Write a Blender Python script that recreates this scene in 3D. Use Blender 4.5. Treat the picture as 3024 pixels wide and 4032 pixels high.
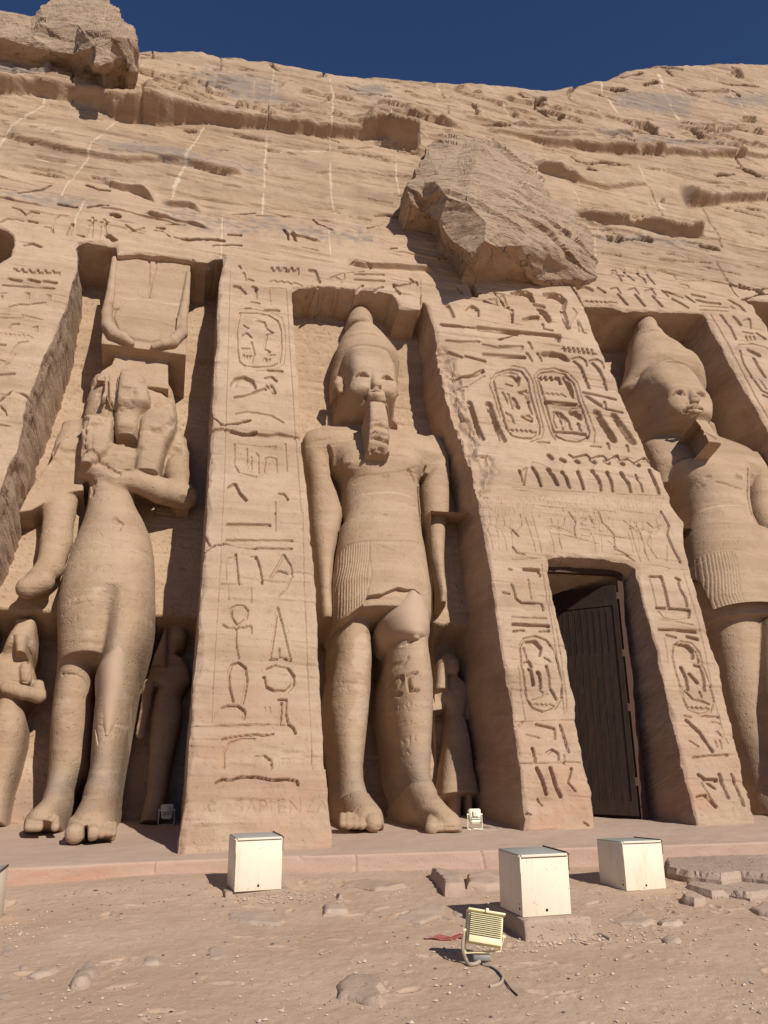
import bpy, bmesh, math, random, time
import numpy as np
from mathutils import Matrix, Vector
T0=time.time()
for _o in list(bpy.data.objects): bpy.data.objects.remove(_o)
SC=bpy.context.scene; COL=SC.collection
# ---------------------------------------------------------------- camera
FPX=3120.0; CAMH=1.3; BETA=math.radians(20.2); Y0=11.7
YAW,PITCH,ROLL=[math.radians(a) for a in (14.4,16.0,-0.2)]
def _rot(yaw,pitch,roll):
    f=np.array([math.sin(yaw)*math.cos(pitch),math.cos(yaw)*math.cos(pitch),math.sin(pitch)])
    r=np.array([math.cos(yaw),-math.sin(yaw),0.]); u=np.cross(r,f); c,s=math.cos(roll),math.sin(roll)
    return np.array([c*r+s*u,-s*r+c*u,f])
CM=_rot(YAW,PITCH,ROLL)
cam=bpy.data.objects.new('camera',bpy.data.cameras.new('camera')); COL.objects.link(cam)
cam.data.sensor_fit='VERTICAL'; cam.data.sensor_height=24; cam.data.lens=24*FPX/4032
cam.data.clip_start=.05; cam.data.clip_end=2000
cam.matrix_world=Matrix([[CM[0][i],CM[1][i],-CM[2][i],(0,0,CAMH)[i]] for i in range(3)]+[[0,0,0,1]])
SC.camera=cam
# ---------------------------------------------------------------- light
SUN_EL=math.radians(37); SUN_AZ=math.radians(20)      # az: to the right of the facade normal
sd=bpy.data.lights.new('sun','SUN'); sd.energy=4.8; sd.angle=math.radians(.5); sd.color=(1,.95,.87)
sun=bpy.data.objects.new('sun',sd); COL.objects.link(sun)
tosun=Vector((math.sin(SUN_AZ)*math.cos(SUN_EL),-math.cos(SUN_AZ)*math.cos(SUN_EL),math.sin(SUN_EL)))
sun.rotation_euler=tosun.to_track_quat('Z','Y').to_euler()
W_=bpy.data.worlds.new('World'); SC.world=W_; W_.use_nodes=True; nt=W_.node_tree
bgn=nt.nodes['Background']; sky=nt.nodes.new('ShaderNodeTexSky'); sky.sky_type='NISHITA'; sky.sun_disc=False
sky.sun_elevation=SUN_EL; sky.sun_rotation=math.atan2(tosun.x,tosun.y); sky.altitude=2500; sky.dust_density=.0; sky.air_density=1.0; sky.ozone_density=2.0
sk=nt.nodes.new('ShaderNodeMix'); sk.data_type='RGBA'; sk.blend_type='MULTIPLY'; sk.inputs[0].default_value=1; sk.inputs[7].default_value=(.58,.72,.95,1)
nt.links.new(sky.outputs[0],sk.inputs[6]); nt.links.new(sk.outputs[2],bgn.inputs[0]); bgn.inputs[1].default_value=.078
SC.view_settings.view_transform='Standard'; SC.view_settings.look='None'; SC.view_settings.exposure=0; SC.view_settings.gamma=1
# ---------------------------------------------------------------- facade frame: (u,v,w) -> world
NRM=np.array([0,-math.cos(BETA),math.sin(BETA)]); E2=np.array([0,math.sin(BETA),math.cos(BETA)])
def world(u,v,w):
    cb,sb=math.cos(BETA),math.sin(BETA)
    return np.stack([u,Y0+v*sb-w*cb,v*cb+w*sb],-1)
K=3024/1659.
def rays(xy):
    xy=np.asarray(xy,float)*K
    d=np.stack([(xy[...,0]-1512)/FPX,-(xy[...,1]-2016)/FPX,np.ones(xy.shape[:-1])],-1)
    return d@CM
ORG=np.array([0,0,CAMH])
def sstep(a,b,x):
    t=np.clip((x-a)/(b-a),0,1); return t*t*(3-2*t)
def wfront(u,v):
    u=np.asarray(u,float); v=np.asarray(v,float); vv=np.clip(v,0,None)
    b0=.4*(1-sstep(9,12.5,v)); b1=1.2*np.clip(1-vv/11.5,0,1); b2=.25*np.clip(1-vv/8,0,1)
    k=np.clip((u+3)/2.6,0,1); r=b0*(1-k)+b1*k
    k=sstep(2.4,4.4,u); r=r*(1-k)+b2*k
    return r
def unproj(xy,w=0.):
    d=rays(xy); P=np.array([0,Y0,0])
    w=np.broadcast_to(np.asarray(w,float),d.shape[:-1])
    t=((P-ORG)@NRM+w)/(d@NRM); q=ORG+d*t[...,None]-P-NRM*w[...,None]
    return q[...,0],q@E2
def uvf(xy,off=0.,wf=wfront):
    w=0.
    for _ in range(7):
        u,v=unproj(xy,w); w=wf(u,v)+off
    return np.stack([u,v],-1)
def onz(xy,z=0.):
    d=rays(xy); t=(z-CAMH)/d[...,2]; return ORG+d*t[...,None]
def ony(xy,y):
    d=rays(xy); t=y/d[...,1]; return ORG+d*t[...,None]
def Q(c,r,s):                                  # "x y x y" read off photo tile (c,r) -> photo coordinates
    a=np.array(s.split(),float).reshape(-1,2)
    return np.stack([553*c+a[:,0]/3,553*r+a[:,1]/3],-1)
def QM(s):                                     # "c r: x y x y | c r: ..." several tiles, one line
    out=[]
    for seg in s.split('|'):
        h,b=seg.split(':'); c,r=h.split(); out.append(Q(int(c),int(r),b))
    return np.concatenate(out)
# ---------------------------------------------------------------- noise
def _h(ix,iy,iz,seed):
    n=(ix*374761393+iy*668265263+iz*2147483647+seed*974634777)&0xFFFFFFFF
    n=((n^(n>>13))*1274126177)&0xFFFFFFFF
    return ((n^(n>>16))&0xFFFFFF)/float(0xFFFFFF)
def vnoise(x,y,z,seed=0):
    sh=np.broadcast(x,y,z).shape
    x,y,z=[np.broadcast_to(a,sh).astype(np.float64) for a in (x,y,z)]
    ix,iy,iz=[np.floor(a).astype(np.int64) for a in (x,y,z)]
    fx,fy,fz=x-ix,y-iy,z-iz
    fx,fy,fz=[a*a*(3-2*a) for a in (fx,fy,fz)]
    r=0
    for a in (0,1):
        for b in (0,1):
            for c in (0,1):
                wgt=(fx if a else 1-fx)*(fy if b else 1-fy)*(fz if c else 1-fz)
                r=r+wgt*_h(ix+a,iy+b,iz+c,seed)
    return r*2-1
def fbm(x,y,z,oct=3,seed=0,g=.5):
    r=0;a=1.;s=0
    for o in range(oct):
        r=r+a*vnoise(x*2**o,y*2**o,z*2**o,seed+o*17); s+=a; a*=g
    return r/s
def strata(u,v,thick,seed):                    # thin overhanging beds: W falls with height, then steps out again
    t=(v+.07*u+.35*fbm(u*.22,v*.3,0,2,seed))/thick+.35*fbm(u*.9,v*2.,0,2,seed+3)
    f=t-np.floor(t); m=vnoise(u*.35,np.floor(t)*3.7,0,seed+7)
    return (1-sstep(0,1,f))*np.where(f<.04,f/.04,1)*np.clip(m+.15,0,1)
def rocknoise(u,v,w=0.,amp=1.):                # bedding: long in u, thin in v
    tilt=v+.06*u
    a=.030*fbm(u*.35,tilt*1.1,w*.5,3,3)
    b=.007*fbm(u*.7,tilt*6.,w*2,3,11)
    c=.005*fbm(u*6,v*9,w*6,2,23)
    r=np.clip(fbm(u*1.1,tilt*9,w*2,2,41),.28,1)-.28
    return amp*(a+b+c-.055*r)
# ---------------------------------------------------------------- strokes
def polydist(px,py,pts,closed=False):
    d=np.full(px.shape,1e9)
    n=len(pts); m=n if closed else n-1
    for i in range(m):
        a=pts[i]; b=pts[(i+1)%n]; e=b-a; L=e@e+1e-12
        t=np.clip(((px-a[0])*e[0]+(py-a[1])*e[1])/L,0,1)
        d=np.minimum(d,(px-a[0]-t*e[0])**2+(py-a[1]-t*e[1])**2)
    return np.sqrt(d)
def inpoly(px,py,pts):
    r=np.zeros(px.shape,bool); n=len(pts); j=n-1
    for i in range(n):
        xi,yi=pts[i]; xj,yj=pts[j]
        if yi!=yj:
            r^=((yi>py)!=(yj>py))&(px<(xj-xi)*(py-yi)/(yj-yi)+xi)
        j=i
    return r
class Field:
    """a set of points in facade coordinates carrying relief W and tints"""
    def __init__(s,U,V,W,grid=True):
        s.U,s.V,s.W=U,V,W; s.T=np.zeros(U.shape+(3,)); s.grid=grid
    def win(s,p,pad):
        lo=p.min(0)-pad; hi=p.max(0)+pad
        if s.grid:
            u=s.U[0,:]; v=s.V[:,0]
            i0,i1=np.searchsorted(v,[lo[1],hi[1]]); j0,j1=np.searchsorted(u,[lo[0],hi[0]])
            if i1<=i0 or j1<=j0: return None
            return (slice(i0,i1),slice(j0,j1))
        m=np.where((s.U>lo[0])&(s.U<hi[0])&(s.V>lo[1])&(s.V<hi[1]))[0]
        return m if len(m) else None
    def stroke(s,p,wid,dep,closed=False,soft=.35,tint=None,rough=.25):
        k=s.win(p,wid*1.5+.01)
        if k is None: return
        U,V=s.U[k],s.V[k]
        d=polydist(U,V,p,closed)
        if rough: d=d+wid*rough*(.5*vnoise(U*13,V*13,0.,5)+(.9*vnoise(U*2.6,V*2.6,0.,6) if rough>.4 else 0))
        f=1-sstep(wid*.5*(1-soft),wid*.5*(1+soft),d)
        if dep: s.W[k]-=dep*f
        if tint is not None: s.T[k]=np.maximum(s.T[k],f[...,None]*np.array(tint))
    def poly(s,p,dep,edge=.03,bulge=0.,tint=None,rough=0.):
        k=s.win(p,edge*2+.02)
        if k is None: return
        U,V=s.U[k],s.V[k]
        ins=inpoly(U,V,p); d=polydist(U,V,p,True)
        if rough: d=d+rough*vnoise(U*9,V*9,0.,7)
        sd_=np.where(ins,d,-d); f=sstep(-edge*.5,edge*.5,sd_)
        if dep: s.W[k]-=dep*f*(1-bulge*sstep(0,.15,np.where(ins,d,0)))
        if tint is not None: s.T[k]=np.maximum(s.T[k],f[...,None]*np.array(tint))
PXM=1/105.                                     # rough metres per photo unit at the facade
def pm(p,w,wf=wfront,off=0.):                  # traced width (tile px) -> metres at that place
    c=p.mean(0); a=uvf(np.array([c,c+[w/3,0]]),off,wf); return float(abs(a[1,0]-a[0,0]))
# ---------------------------------------------------------------- mesh building
def mesh_np(name,verts,quads,mat,parent=None,smooth=True,tint=None,tris=None):
    me=bpy.data.meshes.new(name)
    verts=np.ascontiguousarray(verts,np.float32).reshape(-1,3); quads=np.asarray(quads,np.int32).reshape(-1,4)
    nt_=0 if tris is None else len(tris)
    me.vertices.add(len(verts)); me.vertices.foreach_set('co',verts.ravel())
    nl=4*len(quads)+3*nt_; me.loops.add(nl)
    lv=quads.ravel() if not nt_ else np.concatenate([quads.ravel(),np.asarray(tris,np.int32).ravel()])
    me.loops.foreach_set('vertex_index',np.ascontiguousarray(lv,np.int32))
    me.polygons.add(len(quads)+nt_)
    ls=np.concatenate([np.arange(len(quads))*4,4*len(quads)+np.arange(nt_)*3]).astype(np.int32)
    me.polygons.foreach_set('loop_start',ls)
    me.polygons.foreach_set('use_smooth',np.full(len(quads)+nt_,smooth))
    me.update(calc_edges=True); me.validate()
    if tint is not None:
        a=me.color_attributes.new('tint','FLOAT_COLOR','POINT')
        c=np.ones((len(verts),4),np.float32); c[:,:3]=np.asarray(tint).reshape(-1,3); a.data.foreach_set('color',c.ravel())
    if mat: me.materials.append(mat)
    o=bpy.data.objects.new(name,me); COL.objects.link(o)
    if parent: o.parent=parent
    return o
def compact(verts,quads,tint=None):
    u,inv=np.unique(quads.ravel(),return_inverse=True)
    return verts[u],inv.reshape(-1,4),(None if tint is None else tint[u])
def put(o,label=None,cat=None,group=None,kind=None):
    if label: o['label']=label
    if cat: o['category']=cat
    if group: o['group']=group
    if kind: o['kind']=kind
    return o
def empty(name,loc,label=None,cat=None,group=None):
    o=bpy.data.objects.new(name,None); COL.objects.link(o); o.location=loc; o.empty_display_size=.2
    return put(o,label,cat,group)
def reparent(o,p):
    o.parent=p; o.matrix_parent_inverse=Matrix.Translation(-Vector(p.location)); return o
# ---------------------------------------------------------------- materials
def nodes(name):
    m=bpy.data.materials.new(name); m.use_nodes=True; n=m.node_tree; b=n.nodes['Principled BSDF']; return m,n,b
def N(n,t,**kw):
    x=n.nodes.new(t)
    for k,v in kw.items():
        if k.startswith('i_'):
            key=k[2:]; x.inputs[int(key) if key.isdigit() else key.replace('_',' ')].default_value=v
        else: setattr(x,k,v)
    return x
def mixc(n,fac,a,b,mode='MIX'):
    x=n.nodes.new('ShaderNodeMix'); x.data_type='RGBA'; x.blend_type=mode
    for i,v in ((0,fac),(6,a),(7,b)):
        if hasattr(v,'links') or hasattr(v,'is_output'): n.links.new(v,x.inputs[i])
        else: x.inputs[i].default_value=v if i==0 else (tuple(v)+(1,) if len(v)==3 else v)
    return x.outputs[2]
def noise_(n,vec,scale,detail=4,rough=.55,dist=0.):
    x=N(n,'ShaderNodeTexNoise',i_Scale=scale,i_Detail=detail,i_Roughness=rough,i_Distortion=dist); n.links.new(vec,x.inputs['Vector']); return x.outputs['Fac']
def ramp_(n,fac,a,b,ca=0.,cb=1.):
    x=N(n,'ShaderNodeMapRange',i_1=a,i_2=b,i_3=ca,i_4=cb); n.links.new(fac,x.inputs[0]); return x.outputs[0]
def mapping_(n,vec,scale,rot=(0,0,0)):
    x=N(n,'ShaderNodeMapping'); x.inputs['Scale'].default_value=scale; x.inputs['Rotation'].default_value=rot; n.links.new(vec,x.inputs['Vector']); return x.outputs[0]
def math_(n,op,a,b=0.):
    x=N(n,'ShaderNodeMath',operation=op)
    for i,v in ((0,a),(1,b)):
        if hasattr(v,'is_output'): n.links.new(v,x.inputs[i])
        else: x.inputs[i].default_value=v
    return x.outputs[0]
def stone(name,base=(.44,.308,.207),dark=(.31,.205,.133),pale=(.55,.41,.295),bump=1.,strata=1.,pits=.5,coarse=0.):
    m,n,b=nodes(name); L=n.links.new
    geo=N(n,'ShaderNodeNewGeometry'); P=geo.outputs['Position']
    st=noise_(n,mapping_(n,P,(.12,.3,2.2),(0,math.radians(3),0)),1.,5,.6,.4)
    st2=noise_(n,mapping_(n,P,(.35,.6,9.),(0,math.radians(-4),0)),1.,4,.65,.3)
    bl=noise_(n,P,.7,4,.6)
    gr=noise_(n,P,38,3,.7)
    f1=ramp_(n,st,.42,.70); f2=ramp_(n,st2,.5,.75)
    c=mixc(n,math_(n,'MULTIPLY',f1,min(1,.92*strata)),base,dark)
    c=mixc(n,math_(n,'MULTIPLY',f2,.45*strata),c,pale)
    c=mixc(n,ramp_(n,bl,.40,.68,0,.38),c,pale)
    c=mixc(n,ramp_(n,noise_(n,P,2.3,4,.6),.50,.72,0,.5),c,dark)
    c=mixc(n,ramp_(n,gr,.3,.75,0,.22),c,dark)
    vo=N(n,'ShaderNodeTexVoronoi',i_Scale=9.); n.links.new(P,vo.inputs['Vector'])
    at=N(n,'ShaderNodeAttribute',attribute_name='tint'); sp=N(n,'ShaderNodeSeparateColor'); L(at.outputs['Color'],sp.inputs[0])
    c=mixc(n,math_(n,'MULTIPLY',sp.outputs[0],.8),c,(.70,.56,.42))
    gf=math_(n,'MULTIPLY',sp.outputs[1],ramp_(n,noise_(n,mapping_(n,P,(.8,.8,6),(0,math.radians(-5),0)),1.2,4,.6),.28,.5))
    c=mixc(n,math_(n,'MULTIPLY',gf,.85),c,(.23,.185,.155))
    c=mixc(n,sp.outputs[2],c,(.44,.215,.135))
    L(c,b.inputs['Base Color']); b.inputs['Roughness'].default_value=.93; b.inputs['Specular IOR Level'].default_value=.15
    # bump
    h1=noise_(n,P,7,5,.65); h2=noise_(n,P,45,3,.7); h3=st2
    pit=ramp_(n,noise_(n,P,16,2,.5),.28,.40)
    h=math_(n,'ADD',math_(n,'MULTIPLY',h1,.9),math_(n,'MULTIPLY',h2,.28))
    h=math_(n,'ADD',h,math_(n,'MULTIPLY',h3,.55*strata)); h=math_(n,'ADD',h,math_(n,'MULTIPLY',pit,pits))
    bp=N(n,'ShaderNodeBump'); bp.inputs['Strength'].default_value=.55*bump; bp.inputs['Distance'].default_value=.035; L(h,bp.inputs['Height'])
    if coarse:
        hc=math_(n,'ADD',noise_(n,mapping_(n,P,(1.2,1.2,4.5),(0,math.radians(-4),0)),1.6,6,.68),math_(n,'MULTIPLY',ramp_(n,noise_(n,mapping_(n,P,(.9,.9,7),(0,math.radians(-4),0)),2.2,4,.6,.6),.60,.66),.55))
        b2_=N(n,'ShaderNodeBump'); b2_.inputs['Strength'].default_value=.8*coarse; b2_.inputs['Distance'].default_value=.12; L(hc,b2_.inputs['Height']); L(b2_.outputs[0],bp.inputs['Normal'])
    L(bp.outputs[0],b.inputs['Normal'])
    return m
M_FAC=stone('sandstone',coarse=.12)
M_CLIFF=stone('cliff_sandstone',base=(.405,.28,.182),dark=(.26,.172,.112),pale=(.52,.385,.27),bump=1.1,strata=1.25,pits=.3,coarse=.5)
M_BLD=stone('boulder_sandstone',base=(.46,.32,.215),dark=(.32,.225,.155),pale=(.56,.42,.30),bump=1.3,strata=1.3,pits=.6,coarse=1.5)
M_STAT=stone('statue_sandstone',base=(.40,.275,.178),dark=(.30,.198,.125),pale=(.49,.36,.245),bump=.9,strata=.9,pits=.6)
M_NICHE=stone('niche_sandstone',base=(.42,.292,.186),dark=(.32,.208,.13),pale=(.52,.385,.265),bump=1.2,strata=.9,pits=.9)
M_FILL=stone('repair_plaster',base=(.43,.30,.205),dark=(.40,.275,.185),pale=(.47,.34,.24),bump=.15,strata=.5,pits=.1)
def plain(name,col,rough=.5,metal=0.,spec=.4,bump=0.,dirt=None,scale=20):
    m,n,b=nodes(name); P=N(n,'ShaderNodeNewGeometry').outputs['Position']
    c=mixc(n,ramp_(n,noise_(n,P,scale,4,.6),.35,.75,0,.35 if dirt else .15),col,dirt or tuple(x*.8 for x in col))
    n.links.new(c,b.inputs['Base Color']); b.inputs['Roughness'].default_value=rough; b.inputs['Metallic'].default_value=metal; b.inputs['Specular IOR Level'].default_value=spec
    if bump:
        bp=N(n,'ShaderNodeBump'); bp.inputs['Strength'].default_value=bump; bp.inputs['Distance'].default_value=.01; n.links.new(noise_(n,P,scale*3,4,.6),bp.inputs['Height']); n.links.new(bp.outputs[0],b.inputs['Normal'])
    return m
# ================================================================ FACADE OUTLINES (traced)
B0R=QM("0 1: 500 60 497 80 470 170 435 290 420 340 385 420 330 560 285 650 245 760 205 860 165 950 150 1020 140 1130 105 1260 60 1330 30 1440 0 1500 -60 1659 | 0 2: -110 100 -180 300 -300 700 -420 1100 -560 1659 | 0 3: -640 400 -700 700")
B1L=QM("0 1: 1450 30 1435 100 1420 180 1410 330 1405 450 1410 560 1395 650 1385 780 1385 880 1375 960 1380 1050 1365 1180 1365 1280 1355 1400 1345 1520 1340 1659 | 0 2: 1335 120 1325 270 1310 420 1295 560 1285 720 1285 820 1270 950 1255 1100 1245 1250 1240 1400 1225 1500 1220 1659 | 0 3: 1205 120 1200 220 1185 320 1170 420 1160 500 1150 560 1140 640")
B1R=QM("1 1: 235 230 240 380 255 560 270 740 285 900 285 1080 290 1200 300 1290 320 1430 335 1560 345 1659 | 1 2: 350 50 355 200 375 350 385 480 395 690 400 900 415 1100 425 1300 435 1500 445 1659 | 1 3: 455 0 470 150 475 270 490 380 500 505 505 600")
N2T=QM("1 1: 232 226 270 206 360 196 400 212 450 196 540 206 640 228 690 214 760 216 880 240 915 288 930 330 1000 338 1070 345 1078 300 1092 300")
B2L=QM("1 1: 1115 330 1130 400 1160 480 1172 560 1175 620 1190 700 1215 800 1235 880 1260 960 1290 1080 1330 1150 1350 1230 1390 1300 1410 1400 1430 1520 1445 1600 1450 1659 | 1 2: 1480 130 1490 230 1510 320 1530 440 1545 560 1560 700 1580 820 1600 940 1620 1030 1635 1130 1650 1200 | 2 2: 0 1260 30 1480 45 1600 | 2 3: 60 0 70 150 80 250 95 330 82 420 84 520")
B2R=QM("2 1: 470 330 500 410 530 500 575 590 610 690 640 760 670 800 690 860 740 980 800 1100 850 1220 870 1290 925 1380 965 1400 1000 1500 1030 1600 1060 1659 | 2 2: 1110 70 1110 150 1130 260 1155 380 1190 500 1225 620 1255 720 1280 820 1310 920 1340 1000 1370 1120 1390 1230 1420 1350 1450 1480 1480 1580 1495 1659 | 2 3: 1520 90 1545 170 1565 280 1580 370 1590 470")
N3T=QM("2 1: 470 326 560 320 640 320 662 328 720 356 860 352 1010 360 1180 370 1245 374")
B3L=QM("2 1: 1262 392 1300 480 1350 560 1400 660 1450 760 1500 840 1550 930 1590 1000 1640 1090 1700 1200 1790 1400 1870 1659 | 2 2: 1950 300 2050 700 2150 1100 2280 1659 | 2 3: 2320 200 2380 500")
N1T=QM("0 1: 500 60 | 0 0: 500 1640 490 1600 510 1572 570 1566 640 1572 700 1590 752 1592 | 0 1: 760 -10 900 -20 1100 0 1230 20 1270 30 1340 40 1390 10 1440 0")
DOOR=QM("2 2: 232 299 240 400 250 470 275 570 290 660 320 780 350 900 370 1040 385 1130 410 1230 415 1340 440 1480 460 1560 480 1659 | 2 3: 510 110 535 250 540 345 545 480 1215 480 1200 360 1170 230 1145 120 1115 0 | 2 2: 1110 1659 1090 1540 1060 1430 1040 1330 1010 1210 980 1090 960 1010 940 900 910 800 880 690 850 600 830 500 810 420 805 362 745 328 700 318 600 308 500 300 400 290 300 294")
N0P=QM("0 0: -200 1465 0 1475 45 1490 85 1520 92 1580 66 1659 | 0 1: 45 10 0 35 -60 110 -220 500")
N4P=QM("2 1: 1500 276 1560 282 1659 292 1900 310 1900 800 1740 620 1659 462 1620 402 1560 312")
def jag(p,amp=.012,step=.09,seed=1):
    out=[]
    for i in range(len(p)):
        a=p[i]; b=p[(i+1)%len(p)]; L=np.linalg.norm(b-a); n=max(1,int(L/step))
        for k in range(n):
            q=a+(b-a)*k/n; out.append(q+amp*np.array([float(vnoise(q[0]*7,q[1]*7,.5,seed)),float(vnoise(q[0]*7,q[1]*7,9.5,seed))]))
    return np.array(out)
def hole(*segs): return np.concatenate([uvf(s) for s in segs])
H_N1=jag(hole(B0R[::-1],N1T,B1L),.016)
H_N2=jag(hole(B1R[::-1],N2T,B2L),.016)
H_N3=jag(hole(B2R[::-1],N3T,B3L),.010)
H_D=jag(uvf(DOOR),.016,.09,4)
H_N0=jag(uvf(N0P),.02); H_N4=jag(uvf(N4P),.02)
HOLES=[H_N1,H_N2,H_N3,H_D,H_N0,H_N4]
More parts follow.
